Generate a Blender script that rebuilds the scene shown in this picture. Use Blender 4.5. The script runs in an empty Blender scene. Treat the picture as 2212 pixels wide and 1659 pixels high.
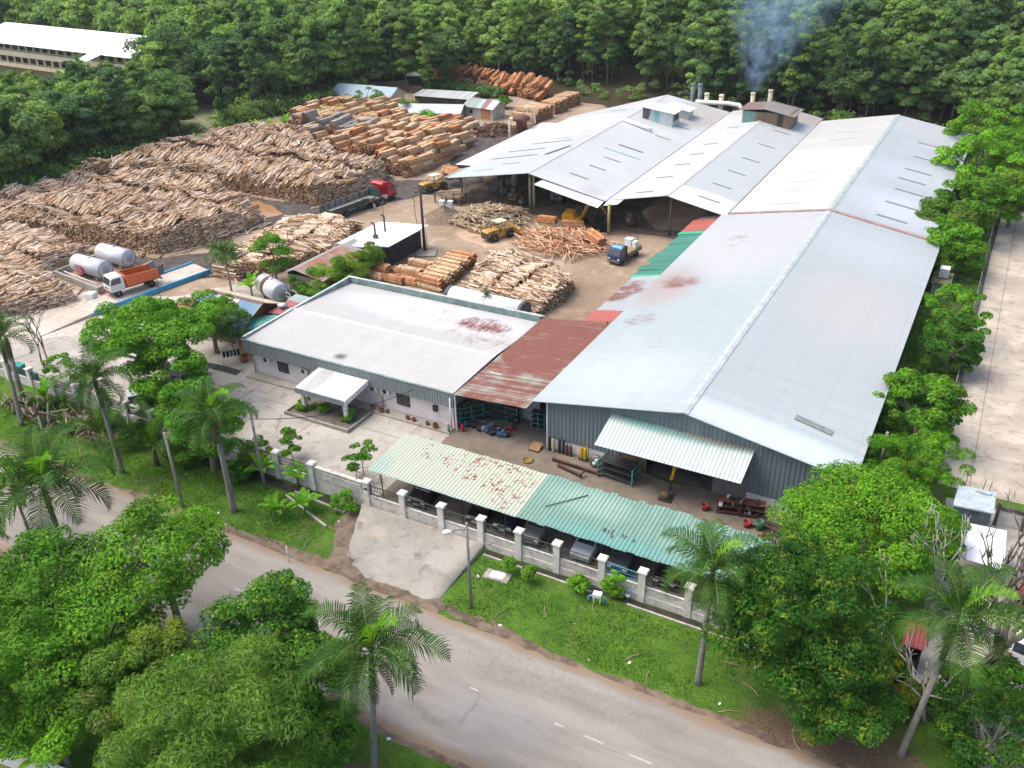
import bpy, bmesh, math, random
import numpy as np
from mathutils import Vector, Matrix, Euler
R = math.radians
rnd = random.Random(7)
NR = np.random.RandomState(7)
scene = bpy.context.scene
col = scene.collection

# ------------------------------------------------------------------ camera
CAM_H, FPX, PW, PH = 42.0, 1940.5, 2212.0, 1659.0
def _cam_matrix():
    p, r, y = R(29.273), R(-1.587), R(-29.422)
    f = Vector((math.sin(y)*math.cos(p), math.cos(y)*math.cos(p), -math.sin(p)))
    rt = Vector((math.cos(y), -math.sin(y), 0)); up = rt.cross(f)
    a = math.cos(r)*rt + math.sin(r)*up; b = -math.sin(r)*rt + math.cos(r)*up
    return a, b, f
CA, CB, CF = _cam_matrix()
def ray(px, py): return (CA*((px-PW/2)/FPX) - CB*((py-PH/2)/FPX) + CF)
def at(px, py, z=0.0):
    """measured photo point -> world point on the horizontal plane z (used to survey the site)"""
    v = ray(px, py); t = (z-CAM_H)/v.z
    return Vector((v.x*t, v.y*t, z))
def dist(p): return (Vector((p[0], p[1], p[2]))-Vector((0, 0, CAM_H))).dot(CF)

# ------------------------------------------------------------------ mesh builder
class MB:
    def __init__(s): s.v = []; s.f = []; s.m = []; s.sm = []
    def add(s, vs, fs, mi=0, smooth=False):
        o = len(s.v); s.v.extend([tuple(x) for x in vs])
        for f in fs: s.f.append(tuple(i+o for i in f)); s.m.append(mi); s.sm.append(smooth)
        return s
    def box(s, x0, y0, z0, x1, y1, z1, mi=0):
        v = [(x0,y0,z0),(x1,y0,z0),(x1,y1,z0),(x0,y1,z0),(x0,y0,z1),(x1,y0,z1),(x1,y1,z1),(x0,y1,z1)]
        return s.add(v, [(0,3,2,1),(4,5,6,7),(0,1,5,4),(1,2,6,5),(2,3,7,6),(3,0,4,7)], mi)
    def cbox(s, c, d, mi=0, rz=0, ry=0, rx=0):
        M = Euler((rx, ry, rz)).to_matrix(); v = []
        for z in (-1, 1):
            for x, y in ((-1,-1),(1,-1),(1,1),(-1,1)): v.append(Vector(c)+M@Vector((x*d[0]/2, y*d[1]/2, z*d[2]/2)))
        return s.add(v, [(0,3,2,1),(4,5,6,7),(0,1,5,4),(1,2,6,5),(2,3,7,6),(3,0,4,7)], mi)
    def prism(s, poly, z0, z1, mi=0, top=None):
        """poly in xy; z0/z1 numbers, or z1 as list per vertex"""
        n = len(poly); zt = z1 if isinstance(z1, (list, tuple)) else [z1]*n
        zb = z0 if isinstance(z0, (list, tuple)) else [z0]*n
        v = [(p[0],p[1],zb[i]) for i, p in enumerate(poly)]+[(p[0],p[1],zt[i]) for i, p in enumerate(poly)]
        f = [tuple(range(n-1,-1,-1)), tuple(range(n,2*n))]+[(i,(i+1)%n,n+(i+1)%n,n+i) for i in range(n)]
        return s.add(v, f, mi)
    def extr(s, prof, a, b, axis='x', mi=0, smooth=False):
        """profile (2D) swept between a and b along axis: x->(y,z), y->(x,z)"""
        n = len(prof)
        if axis == 'x': v = [(a,p[0],p[1]) for p in prof]+[(b,p[0],p[1]) for p in prof]
        else: v = [(p[0],a,p[1]) for p in prof]+[(p[0],b,p[1]) for p in prof]
        return s.add(v, [tuple(range(n)), tuple(range(2*n-1,n-1,-1))]+[(i,n+i,n+(i+1)%n,(i+1)%n) for i in range(n)], mi, smooth)
    def slab(s, q, t, mi=0):
        """four corners of the upper side, thickness t downward along the normal"""
        q = [Vector(p) for p in q]; n = (q[1]-q[0]).cross(q[3]-q[0]).normalized()
        if n.z < 0: n = -n
        lo = [p-n*t for p in q]; return s.add(q+lo, [(0,1,2,3),(7,6,5,4),(0,4,5,1),(1,5,6,2),(2,6,7,3),(3,7,4,0)], mi)
    def tube(s, pts, r, n=8, mi=0, smooth=True, cap=True):
        pts = [Vector(p) for p in pts]; k = len(pts)
        rr = r if isinstance(r, (list, tuple)) else [r]*k
        v = []
        for i, p in enumerate(pts):
            d = (pts[min(i+1,k-1)]-pts[max(i-1,0)]).normalized()
            u = d.cross(Vector((0,0,1)) if abs(d.z) < .95 else Vector((1,0,0))).normalized(); w = d.cross(u)
            for j in range(n):
                a = 2*math.pi*j/n; v.append(p+(u*math.cos(a)+w*math.sin(a))*rr[i])
        f = [(i*n+j, i*n+(j+1)%n, (i+1)*n+(j+1)%n, (i+1)*n+j) for i in range(k-1) for j in range(n)]
        s.add(v, f, mi, smooth)
        if cap:
            o = len(s.v)-len(v)
            s.f.append(tuple(o+j for j in range(n-1,-1,-1))); s.m.append(mi); s.sm.append(False)
            s.f.append(tuple(o+(k-1)*n+j for j in range(n))); s.m.append(mi); s.sm.append(False)
        return s
    def lathe(s, prof, c=(0,0,0), n=16, mi=0, axis='z'):
        """prof: list of (radius, height)"""
        v = []
        for r, h in prof:
            for j in range(n):
                a = 2*math.pi*j/n; x, y = r*math.cos(a), r*math.sin(a)
                p = (x,y,h) if axis == 'z' else ((h,x,y) if axis == 'x' else (y,h,x))
                v.append((p[0]+c[0],p[1]+c[1],p[2]+c[2]))
        k = len(prof)
        f = [(i*n+j, i*n+(j+1)%n, (i+1)*n+(j+1)%n, (i+1)*n+j) for i in range(k-1) for j in range(n)]
        f += [tuple(range(n-1,-1,-1)), tuple((k-1)*n+j for j in range(n))]
        return s.add(v, f, mi, True)
    def poly(s, pts, mi=0): return s.add(pts, [tuple(range(len(pts)))], mi)
    def mesh(s, name, mats):
        me = bpy.data.meshes.new(name); me.from_pydata(s.v, [], s.f)
        for m in (mats if isinstance(mats, (list, tuple)) else [mats]): me.materials.append(m)
        me.polygons.foreach_set('material_index', s.m); me.polygons.foreach_set('use_smooth', s.sm)
        me.update(); return me
    def build(s, name, mats, parent=None, kind=None, world=False, fix=True):
        me = s.mesh(name, mats)
        if fix:
            bm = bmesh.new(); bm.from_mesh(me); bmesh.ops.recalc_face_normals(bm, faces=bm.faces); bm.to_mesh(me); bm.free()
        return link(name, me, parent, kind, world)
def link(name, me, parent=None, kind=None, world=False):
    o = bpy.data.objects.new(name, me); col.objects.link(o)
    if parent is not None:
        o.parent = parent
        if world:   # vertices were written in site coordinates
            q = parent; off = Vector((0,0,0))
            while q is not None: off += q.location; q = q.parent
            o.location = -off
    if kind: o['kind'] = kind
    return o
def thing(name, label, cat, loc=(0,0,0), rz=0, group=None):
    o = bpy.data.objects.new(name, None); col.objects.link(o); o.empty_display_size = .3
    o.location = loc; o.rotation_euler = (0,0,rz)
    return tag(o, label, cat, group)
def tag(o, label, cat, group=None):
    o['label'] = label; o['category'] = cat
    if group: o['group'] = group
    return o
def copy_tree(o, loc=None, rz=None, label=None, parent=None, scale=None):
    c = o.copy(); col.objects.link(c)
    if parent is not None: c.parent = parent
    for ch in list(o.children): copy_tree(ch, parent=c)
    if loc is not None: c.location = loc
    if rz is not None: c.rotation_euler = (0,0,rz)
    if scale is not None: c.scale = (scale,)*3 if not isinstance(scale, (tuple, list)) else scale
    if label: c['label'] = label
    return c

# ------------------------------------------------------------------ materials
class NT:
    def __init__(s, name):
        s.m = bpy.data.materials.new(name); s.m.use_nodes = True
        s.t = s.m.node_tree; s.t.nodes.clear()
        s.out = s.n('ShaderNodeOutputMaterial'); s.b = s.n('ShaderNodeBsdfPrincipled')
        s.l(s.b.outputs[0], s.out.inputs[0]); s._pos = s._obj = None
    def n(s, t, **k):
        n = s.t.nodes.new(t)
        for a, v in k.items(): setattr(n, a, v)
        return n
    def l(s, a, b): s.t.links.new(a, b)
    def put(s, v, sock):
        if v is None: return
        if isinstance(v, (int, float)): sock.default_value = v
        elif isinstance(v, (tuple, list)):
            sock.default_value = tuple(v)+((1,) if len(v) == 3 and len(sock.default_value) == 4 else ())
        else: s.l(v, sock)
    @property
    def pos(s):
        if not s._pos: s._pos = s.n('ShaderNodeNewGeometry').outputs['Position']
        return s._pos
    @property
    def obj(s):
        if not s._obj: s._obj = s.n('ShaderNodeTexCoord').outputs['Object']
        return s._obj
    def vec(s, v, sc=(1,1,1), off=(0,0,0)):
        m = s.n('ShaderNodeMapping'); s.l(v, m.inputs[0]); m.inputs['Scale'].default_value = sc; m.inputs['Location'].default_value = off
        return m.outputs[0]
    def noise(s, v, scale=1, detail=4, rough=.55, dist=0):
        n = s.n('ShaderNodeTexNoise'); s.l(v, n.inputs['Vector']); n.inputs['Scale'].default_value = scale
        n.inputs['Detail'].default_value = detail; n.inputs['Roughness'].default_value = rough; n.inputs['Distortion'].default_value = dist
        return n.outputs['Fac']
    def voro(s, v, scale, feature='F1', out='Distance'):
        n = s.n('ShaderNodeTexVoronoi', feature=feature); s.l(v, n.inputs['Vector']); n.inputs['Scale'].default_value = scale
        return n.outputs[out]
    def math(s, op, a, b=None, clamp=False):
        n = s.n('ShaderNodeMath', operation=op, use_clamp=clamp); s.put(a, n.inputs[0])
        if b is not None: s.put(b, n.inputs[1])
        return n.outputs[0]
    def ramp(s, v, lo, hi, a=0.0, b=1.0):
        n = s.n('ShaderNodeMapRange', interpolation_type='SMOOTHSTEP'); s.put(v, n.inputs[0])
        for i, x in enumerate((lo, hi, a, b)): n.inputs[i+1].default_value = x
        return n.outputs[0]
    def mix(s, f, a, b, mode='MIX'):
        n = s.n('ShaderNodeMix', data_type='RGBA', blend_type=mode); s.put(f, n.inputs[0])
        s.put(a, n.inputs[6]); s.put(b, n.inputs[7]); return n.outputs[2]
    def sep(s, v):
        n = s.n('ShaderNodeSeparateXYZ'); s.l(v, n.inputs[0]); return n.outputs
    def bump(s, h, strength=.3, dist=.05):
        n = s.n('ShaderNodeBump'); n.inputs['Strength'].default_value = strength; n.inputs['Distance'].default_value = dist
        s.l(h, n.inputs['Height']); s.l(n.outputs[0], s.b.inputs['Normal'])
    def near(s, c, r, soft=.5):
        """1 inside an ellipsoid at site point c with radii r, fading to 0 outside"""
        m = s.n('ShaderNodeVectorMath', operation='SUBTRACT'); s.l(s.pos, m.inputs[0]); m.inputs[1].default_value = c
        d = s.n('ShaderNodeVectorMath', operation='DIVIDE'); s.l(m.outputs[0], d.inputs[0]); d.inputs[1].default_value = r
        e = s.n('ShaderNodeVectorMath', operation='LENGTH'); s.l(d.outputs[0], e.inputs[0])
        return s.ramp(e.outputs['Value'], soft, 1.0, 1.0, 0.0)
    def done(s, color, rough=.7, metal=0, spec=.3):
        s.put(color, s.b.inputs['Base Color']); s.put(rough, s.b.inputs['Roughness']); s.put(metal, s.b.inputs['Metallic'])
        s.b.inputs['Specular IOR Level'].default_value = spec
        return s.m
MATS = {}
def plain(name, c, var=.25, scale=1.5, rough=.6, metal=0, spec=.3, dirt=None, dirt_amt=.4, bump=0, bscale=20, objrand=0, local=False):
    if name in MATS: return MATS[name]
    t = NT(name); p = t.obj if local else t.pos
    n = t.noise(p, scale, 5, .6)
    c1 = tuple(x*(1-var) for x in c); c2 = tuple(min(1, x*(1+var)) for x in c)
    k = t.mix(t.ramp(n, .3, .7), c1, c2)
    if dirt: k = t.mix(t.ramp(t.noise(p, scale*2.7, 6, .65), .5, .72, 0, dirt_amt), k, dirt)
    if objrand:
        oi = t.n('ShaderNodeObjectInfo').outputs['Random']
        k = t.mix(1, k, t.mix(oi, (1-objrand,)*3, (1+objrand*.6,)*3), 'MULTIPLY')
    if bump: t.bump(t.noise(p, bscale, 4), bump, .03)
    MATS[name] = t.done(k, rough, metal, spec); return MATS[name]
ROOF_TONE = (.93,.935,.91)
def ribbed(name, c, axis=1, pitch=.3, amp=.5, var=.12, lap=6.0, rust=(), rustc=(.16,.055,.035), streak=(6,1,1), thr=(.48,.62), flake=0, rsc=(.8,8.0), patches=(), rough=.45, dirt=(.25,.24,.22), dirt_amt=.3, spec=.4):
    """corrugated sheet: ribs repeat along the given site axis (0 x, 1 y, 2 z), sheet-to-sheet tone, dirt, rust fields"""
    if name in MATS: return MATS[name]
    t = NT(name); xyz = t.sep(t.pos); a = xyz[axis]
    ang = t.math('MULTIPLY', a, 2*math.pi/pitch); h = t.math('SINE', ang)
    cell = t.n('ShaderNodeTexWhiteNoise', noise_dimensions='1D'); t.l(t.math('FLOOR', t.math('DIVIDE', a, .93)), cell.inputs['W'])
    other = xyz[0] if axis == 1 else xyz[1]
    if axis == 2: other = xyz[2]
    k = t.mix(cell.outputs['Value'], tuple(x*(1-var*.7) for x in c), tuple(min(1,x*(1+var*.4)) for x in c))
    k = t.mix(t.ramp(t.noise(t.pos, .09, 3), .35, .65, 0, .8), k, tuple(x*(1-var) for x in c))
    if axis != 2: k = t.mix(1, k, ROOF_TONE, 'MULTIPLY')
    for cc, ctr, rad, soft in patches: k = t.mix(t.near(ctr, rad, soft), k, cc)
    sc = [.35]*3; sc[axis] = 2.6
    st = t.noise(t.vec(t.pos, tuple(sc)), 1.6, 6, .65)
    k = t.mix(t.ramp(st, .5, .75, 0, dirt_amt), k, dirt)
    k = t.mix(t.ramp(h, .2, .95, 0, .16), k, tuple(x*.45 for x in c))
    if axis != 2:
        f = t.math('ABSOLUTE', t.math('SUBTRACT', t.math('FRACT', t.math('DIVIDE', t.math('ADD', other, t.math('MULTIPLY', cell.outputs['Value'], .04)), lap*.55)), .5))
        k = t.mix(t.ramp(f, .004, .018, .22, 0), k, tuple(x*.4 for x in c))
        k = t.mix(t.ramp(t.noise(t.vec(t.pos, tuple(sc), (9,4,2)), 3.1, 5, .7), .52, .72, 0, dirt_amt*.7), k, dirt)
    rf = None
    for ctr, rad, amt, soft in rust:
        s2 = [rsc[0]]*3; s2[axis] = rsc[1]
        nz = t.math('ADD', t.math('MULTIPLY', t.noise(t.vec(t.pos, tuple(s2)), 1.0, 6, .7), .6), t.math('MULTIPLY', t.noise(t.pos, .55, 5, .6), .4))
        if flake: nz = t.math('ADD', t.math('MULTIPLY', t.noise(t.vec(t.pos,(1,1.3,1)), flake, 2, .5, 1.2), .8), t.math('MULTIPLY', t.noise(t.pos, .8, 3), .2))
        g = t.math('MULTIPLY', t.near(ctr, rad, soft), amt)
        r1 = t.ramp(t.math('ADD', nz, g), thr[0]+.42, thr[1]+.42)
        rf = r1 if rf is None else t.math('MAXIMUM', rf, r1)
    if rf is not None:
        rc = t.mix(t.noise(t.pos, 3, 4), tuple(x*.6 for x in rustc), tuple(x*1.5 for x in rustc))
        k = t.mix(rf, k, rc)
    t.bump(h, amp, .035)
    MATS[name] = t.done(k, rough if rf is None else t.math('ADD', t.math('MULTIPLY', rf, .35), rough, True), 0, spec); return MATS[name]
def leafmat(name, c1, c2, c3=None, hi=.12, scale=.5, rand=.3, trans=.3):
    """foliage: clump-sized tone from noise, per-leaf tone, per-plant tone; some light passes through"""
    if name in MATS: return MATS[name]
    t = NT(name)
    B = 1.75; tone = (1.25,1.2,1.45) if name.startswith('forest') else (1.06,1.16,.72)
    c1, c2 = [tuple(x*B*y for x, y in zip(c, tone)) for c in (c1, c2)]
    if c3: c3 = tuple(x*1.35 for x in c3)
    n = t.noise(t.pos, scale, 3, .6)
    k = t.mix(t.ramp(n, .3, .7), c1, c2)
    if c3: k = t.mix(t.ramp(t.noise(t.vec(t.pos, off=(31,7,3)), scale*1.7, 3), .54, .64, 0, hi*6), k, c3)
    fine = t.noise(t.pos, scale*9, 2)
    k = t.mix(1, k, t.mix(t.ramp(fine, .3, .7), (.62,.66,.6), (1.3,1.28,1.2)), 'MULTIPLY')
    oi = t.n('ShaderNodeObjectInfo').outputs['Random']
    k = t.mix(1, k, t.mix(oi, (1-rand,1-rand*.8,1-rand*.6), (1+rand*.8,1+rand*.5,1+rand*.1)), 'MULTIPLY')
    t.done(k, .6, 0, .12)
    tr = t.n('ShaderNodeBsdfTranslucent'); t.l(t.mix(1, k, (1.25,1.3,.6), 'MULTIPLY'), tr.inputs[0])
    ms = t.n('ShaderNodeMixShader'); ms.inputs[0].default_value = trans
    t.l(t.b.outputs[0], ms.inputs[1]); t.l(tr.outputs[0], ms.inputs[2]); t.l(ms.outputs[0], t.out.inputs[0])
    MATS[name] = t.m; return t.m

# ------------------------------------------------------------------ camera, world, sun
cam = bpy.data.objects.new('camera', bpy.data.cameras.new('camera')); col.objects.link(cam)
mw = Matrix(((CA.x,CB.x,-CF.x,0),(CA.y,CB.y,-CF.y,0),(CA.z,CB.z,-CF.z,CAM_H),(0,0,0,1)))
cam.matrix_world = mw
cam.data.sensor_width = 36; cam.data.lens = 36*FPX/PW; cam.data.clip_start = .5; cam.data.clip_end = 4000
scene.camera = cam
SUN_EL, SUN_AZ = R(62), R(248)      # azimuth measured clockwise from +Y
w = bpy.data.worlds.new('World'); scene.world = w; w.use_nodes = True
wt = w.node_tree; bg = wt.nodes['Background']
sk = wt.nodes.new('ShaderNodeTexSky'); sk.sky_type = 'NISHITA'; sk.sun_disc = False
sk.sun_elevation = SUN_EL; sk.sun_rotation = SUN_AZ; sk.air_density = 1.0; sk.dust_density = 5.0; sk.ozone_density = 1.0
wt.links.new(sk.outputs[0], bg.inputs[0]); bg.inputs[1].default_value = 0.15
sl = bpy.data.lights.new('sun', 'SUN'); sl.energy = 0.85; sl.angle = R(32); sl.color = (1,.975,.92)
so = bpy.data.objects.new('sun', sl); col.objects.link(so)
sd = Vector((math.sin(SUN_AZ)*math.cos(SUN_EL), math.cos(SUN_AZ)*math.cos(SUN_EL), math.sin(SUN_EL)))
so.rotation_euler = sd.to_track_quat('Z', 'Y').to_euler(); so.location = (0,0,80)
vs = scene.view_settings; vs.view_transform = 'Standard'; vs.look = 'None'; vs.gamma = 1; vs.exposure = 1.0; vs.use_curve_mapping = False
scene.cycles.max_bounces = 6; scene.cycles.diffuse_bounces = 3; scene.cycles.glossy_bounces = 2; scene.cycles.transmission_bounces = 3
scene.cycles.transparent_max_bounces = 6; scene.cycles.volume_bounces = 2
scene.cycles.use_adaptive_sampling = True; scene.cycles.adaptive_threshold = .02
scene.cycles.use_denoising = True
# ================================================================== GROUND
def hill(x, y):
    d0 = 186 + max(0, -x-90)*.30
    h = max(0.0, y-d0); z = .17*h + .0007*h*h if h < 200 else .17*200+28+.3*(h-200)
    # low mound in the wood left of the yard
    return min(z, 120)
def ground_z(x, y):
    z = hill(x, y)
    if y < 43.3 and x < 60: z = -.4
    if y < 18: z = -.4
    return z
def ragged(poly, step=1.0, amp=.3, seed=1):
    g = random.Random(seed); out = []
    n = len(poly)
    for i in range(n):
        a, b = Vector(poly[i][:2]), Vector(poly[(i+1)%n][:2]); L = (b-a).length; k = max(1, int(L/step))
        d = (b-a).normalized(); nn = Vector((-d.y, d.x)); ph = g.random()*6
        for j in range(k):
            t = j/k; off = amp*(math.sin(t*L*.9+ph)*.5+g.uniform(-.6,.6)) if 0 < j else 0
            out.append((a+d*(t*L)+nn*off)[:])
    return out
def sheet(name, poly, z, mat, amp=.25, step=1.0, seed=1, parent=None, zf=None):
    p = ragged(poly, step, amp, seed) if amp else poly
    mb = MB().poly([(q[0], q[1], z if zf is None else zf(q[0], q[1])) for q in p])
    me = mb.mesh(name, mat); bm = bmesh.new(); bm.from_mesh(me)
    bmesh.ops.triangulate(bm, faces=bm.faces); bmesh.ops.recalc_face_normals(bm, faces=bm.faces)
    for f in bm.faces:
        if f.normal.z < 0: f.normal_flip()
    bm.to_mesh(me); bm.free()
    return link(name, me, parent, 'structure')

def m_ground():
    t = NT('ground_soil'); p = t.pos; y = t.sep(p)[1]
    big = t.noise(p, .12, 5, .6); mid = t.noise(p, .7, 5, .65); fine = t.noise(p, 9, 4, .7)
    g = t.mix(t.ramp(mid, .3, .7), (.058,.128,.016), (.115,.218,.028))
    g = t.mix(t.ramp(fine, .35, .7, 0, .7), g, (.022,.058,.008))
    soil = t.mix(t.ramp(fine, .3, .7), (.10,.065,.04), (.20,.14,.09))
    bare = t.math('MULTIPLY', t.ramp(big, .5, .62), t.ramp(mid, .4, .6))
    fr = t.math('MAXIMUM', t.near((-1,36,0),(9,6.5,9),.35), t.near((-22,22,0),(9,4.5,9),.3))
    fr = t.math('MAXIMUM', fr, t.near((-70,42,0),(14,3.0,9),.3))
    bare = t.math('MAXIMUM', t.math('MULTIPLY', bare, .55), t.ramp(t.math('ADD', t.math('MULTIPLY', fr, .55), t.math('MULTIPLY', mid, .6)), .5, .75))
    k = t.mix(bare, g, soil)
    # leaf litter under the wood
    lit = t.mix(mid, (.03,.022,.013), (.08,.058,.035))
    k = t.mix(t.ramp(y, 120, 150), k, t.mix(t.ramp(mid, .45, .75), lit, (.03,.055,.015)))
    t.bump(t.math('ADD', fine, mid), .6, .12); return t.done(k, .95, 0, .1)
M_GROUND = m_ground()
def m_dirt():
    t = NT('yard_dirt'); p = t.pos
    a = t.noise(p, .11, 5, .6); b = t.noise(p, .55, 6, .65, .4); c = t.noise(p, 4, 5, .7)
    tr = t.noise(t.vec(p, (.9,.12,1)), 1.2, 5, .65, .5)
    k = t.mix(t.ramp(a, .3, .7), (.255,.185,.125), (.375,.295,.215))
    k = t.mix(t.ramp(b, .5, .68, 0, .45), k, (.48,.405,.32))
    k = t.mix(t.ramp(tr, .5, .72, 0, .5), k, (.22,.155,.105))
    k = t.mix(t.ramp(c, .55, .75, 0, .35), k, (.19,.14,.10))
    for ctr, rad in (((-43,84,0),(9,11,3)), ((-60,88,0),(9,7,3)), ((-48,112,0),(14,8,3)), ((-36,80,0),(4,8,3))):
        k = t.mix(t.math('MULTIPLY', t.near(ctr, rad, .2), t.ramp(b, .35, .62, .2, .8)), k, (.17,.115,.075))
    t.bump(t.math('ADD', b, c), .5, .1); return t.done(k, .95, 0, .1)
def m_concrete(name, c1, c2, stain=(.2,.17,.13), amt=.5, slab=None, cracks=.8, warm=None):
    t = NT(name); p = t.pos
    a = t.noise(p, .22, 5, .62); b = t.noise(p, 1.1, 6, .65, .6); c = t.noise(p, 7, 5, .7)
    k = t.mix(t.ramp(a, .3, .7), c1, c2)
    k = t.mix(t.ramp(b, .5, .72, 0, amt), k, stain)
    k = t.mix(t.ramp(c, .5, .75, 0, amt*.5), k, tuple(x*.6 for x in c1))
    if warm: k = t.mix(t.ramp(t.noise(p, .35, 4), .5, .7, 0, .6), k, warm)
    cr = t.voro(t.vec(t.mix(.12, p, t.n('ShaderNodeTexNoise').outputs['Color'])), .16, 'DISTANCE_TO_EDGE')
    crn = t.math('MULTIPLY', t.ramp(cr, .002, .010, .55, 0), t.ramp(b, .45, .62, 0, cracks))
    k = t.mix(crn, k, (.10,.085,.07))
    if slab:
        xyz = t.sep(p)
        for ax, s in ((0, slab[0]), (1, slab[1])):
            f = t.math('ABSOLUTE', t.math('SUBTRACT', t.math('FRACT', t.math('DIVIDE', xyz[ax], s)), .5))
            k = t.mix(t.ramp(f, .004, .009, .6, 0), k, (.12,.10,.085))
    t.bump(t.math('ADD', b, c), .25, .03); return t.done(k, .9, 0, .15)
def m_road():
    t = NT('asphalt'); p = t.pos; xyz = t.sep(p)
    a = t.noise(t.vec(p, (.12,.6,1)), 1, 5, .6); b = t.noise(p, .5, 5, .65); c = t.noise(p, 12, 4, .7)
    k = t.mix(t.ramp(a, .3, .7), (.225,.205,.178), (.33,.305,.27))
    k = t.mix(t.ramp(c, .35, .7, 0, .45), k, (.19,.175,.16))
    k = t.mix(t.ramp(b, .52, .7, 0, .4), k, (.30,.26,.21))
    k = t.mix(t.math('MULTIPLY', t.near((-19.5,30.6,0),(4.2,2.0,3),.75), t.ramp(b, .3, .6, .2, .5)), k, (.24,.24,.24))
    k = t.mix(t.math('MULTIPLY', t.near((-22.5,29.3,0),(2.6,.9,3),.3), t.ramp(b, .35, .6, .2, .7)), k, (.14,.135,.13))
    # crazed cracking along the verge side
    w1 = t.n('ShaderNodeTexNoise'); t.l(p, w1.inputs['Vector']); w1.inputs['Scale'].default_value = 1.2
    pv = t.mix(.18, p, w1.outputs['Color'])
    cr = t.voro(pv, 1.9, 'DISTANCE_TO_EDGE')
    band = t.math('MULTIPLY', t.near((-17,34.4,0),(11,1.9,3),.55), t.ramp(b, .3, .5, .3, 1))
    k = t.mix(t.math('MULTIPLY', t.ramp(cr, .006, .03, .32, 0), band), k, (.08,.07,.06))
    cr2 = t.voro(t.vec(pv, (.3,1,1)), .22, 'DISTANCE_TO_EDGE')
    k = t.mix(t.math('MULTIPLY', t.ramp(cr2, .001, .006, .4, 0), t.ramp(b, .45, .6)), k, (.12,.105,.09))
    # dusty brown edges
    e = t.ramp(t.math('ADD', t.math('ABSOLUTE', t.math('SUBTRACT', xyz[1], 31.8)), t.math('MULTIPLY', b, 1.2)), 4.3, 5.1)
    k = t.mix(e, k, (.24,.175,.12))
    t.bump(c, .3, .02); return t.done(k, .9, 0, .15)
M_DIRT = m_dirt()
M_CONC = m_concrete('yard_concrete', (.32,.297,.255), (.435,.405,.355), (.19,.17,.145), .75, (9,7), .8)
M_CONC2 = m_concrete('lot_concrete', (.36,.31,.245), (.475,.42,.345), (.17,.15,.125), .6, (6,5.3), .9, (.62,.55,.46))
M_CONC3 = m_concrete('weighyard_concrete', (.41,.355,.295), (.55,.49,.42), (.30,.22,.165), .5, (5.2,4.3), .9)
M_APRON = m_concrete('apron_concrete', (.25,.235,.205), (.375,.35,.305), (.15,.14,.125), .8, None, .9, (.40,.34,.27))
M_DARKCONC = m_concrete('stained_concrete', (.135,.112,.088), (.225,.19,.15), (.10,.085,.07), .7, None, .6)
M_MUD = plain('black_mud', (.075,.062,.055), .45, .9, .85, bump=.6, bscale=2.5, dirt=(.17,.13,.10), dirt_amt=.5)
M_SAND = plain('sandy_soil', (.42,.30,.20), .2, .8, .95)

# one terrain sheet reaching the horizon
def grid_axis(a, b, fine): return list(np.linspace(a, b, fine))
xs = [-2500,-1200,-700,-480]+list(np.arange(-400,221,10))+[300,500,1200,2500]
ys = [-1500,-400,-100,-40,0,10,20,30,38,42,43.60,43.78,46,60,80,100,120,140,160]+list(np.arange(170,481,10))+[600,900,1500,2600]
mb = MB(); nx = len(xs)
for y in ys:
    for x in xs: mb.v.append((x, y, (-.4 if y <= 43.7 else 0)+(hill(x, y) if y > 43.7 else 0)))
for j in range(len(ys)-1):
    for i in range(nx-1):
        mb.f.append((j*nx+i, j*nx+i+1, (j+1)*nx+i+1, (j+1)*nx+i)); mb.m.append(0); mb.sm.append(True)
mb.build('ground', M_GROUND, kind='structure', fix=False)

sheet('yard', [(-30.2,73),(-62,73),(-66,78),(-72,72),(-76,66),(-92,52),(-140,58),(-142,135),(-150,170),(-130,190),(-90,192),(-70,172),(-6,172),(-6,108),(-30.2,108)], .004, M_DIRT, .5, 2.5, 3)
sheet('forecourt', [(-28.6,43.85),(-37.6,43.85),(-84,44.6),(-96,48),(-92,54),(-80,62),(-66,66),(-61.4,66),(-61.4,73),(-28.6,73)], .008, M_CONC, .0)
sheet('weigh_yard', [(-92,47),(-122,50),(-122,62),(-91,62.5),(-83,66),(-76,76),(-70,70),(-66,66),(-80,58)], .013, M_CONC3, .35, 1.5, 5)
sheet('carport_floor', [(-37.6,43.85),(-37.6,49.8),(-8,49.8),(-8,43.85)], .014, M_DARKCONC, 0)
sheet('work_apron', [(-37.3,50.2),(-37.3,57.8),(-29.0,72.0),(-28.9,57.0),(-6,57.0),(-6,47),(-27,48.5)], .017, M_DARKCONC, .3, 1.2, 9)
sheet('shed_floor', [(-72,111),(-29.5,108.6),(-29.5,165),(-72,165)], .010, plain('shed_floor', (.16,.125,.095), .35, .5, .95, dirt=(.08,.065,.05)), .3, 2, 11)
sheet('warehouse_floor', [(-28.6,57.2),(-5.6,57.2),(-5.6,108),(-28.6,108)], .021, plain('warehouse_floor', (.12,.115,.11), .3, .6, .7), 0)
sheet('mud_track', [(-104,90.5),(-92.5,82.5),(-88,95),(-83,97.5),(-78,111),(-72.6,121),(-79,131),(-82,149),(-78,158),(-83,160),(-91,150),(-84.5,131),(-80,119),(-86,116),(-91,119),(-98,119),(-89,101),(-104,99)], .016, M_MUD, .6, 1.6, 13)
sheet('mud_patch', [(-103,73.5),(-95,74),(-88,80.5),(-85.5,84),(-79,77),(-87,68.5),(-92,71.5),(-101,71)], .020, M_MUD, .4, 1.2, 14)
def m_puddle():
    t = NT('muddy_water'); k = t.mix(t.noise(t.pos, .5, 3), (.30,.15,.07), (.40,.22,.11)); return t.done(k, .12, 0, .5)
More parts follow.
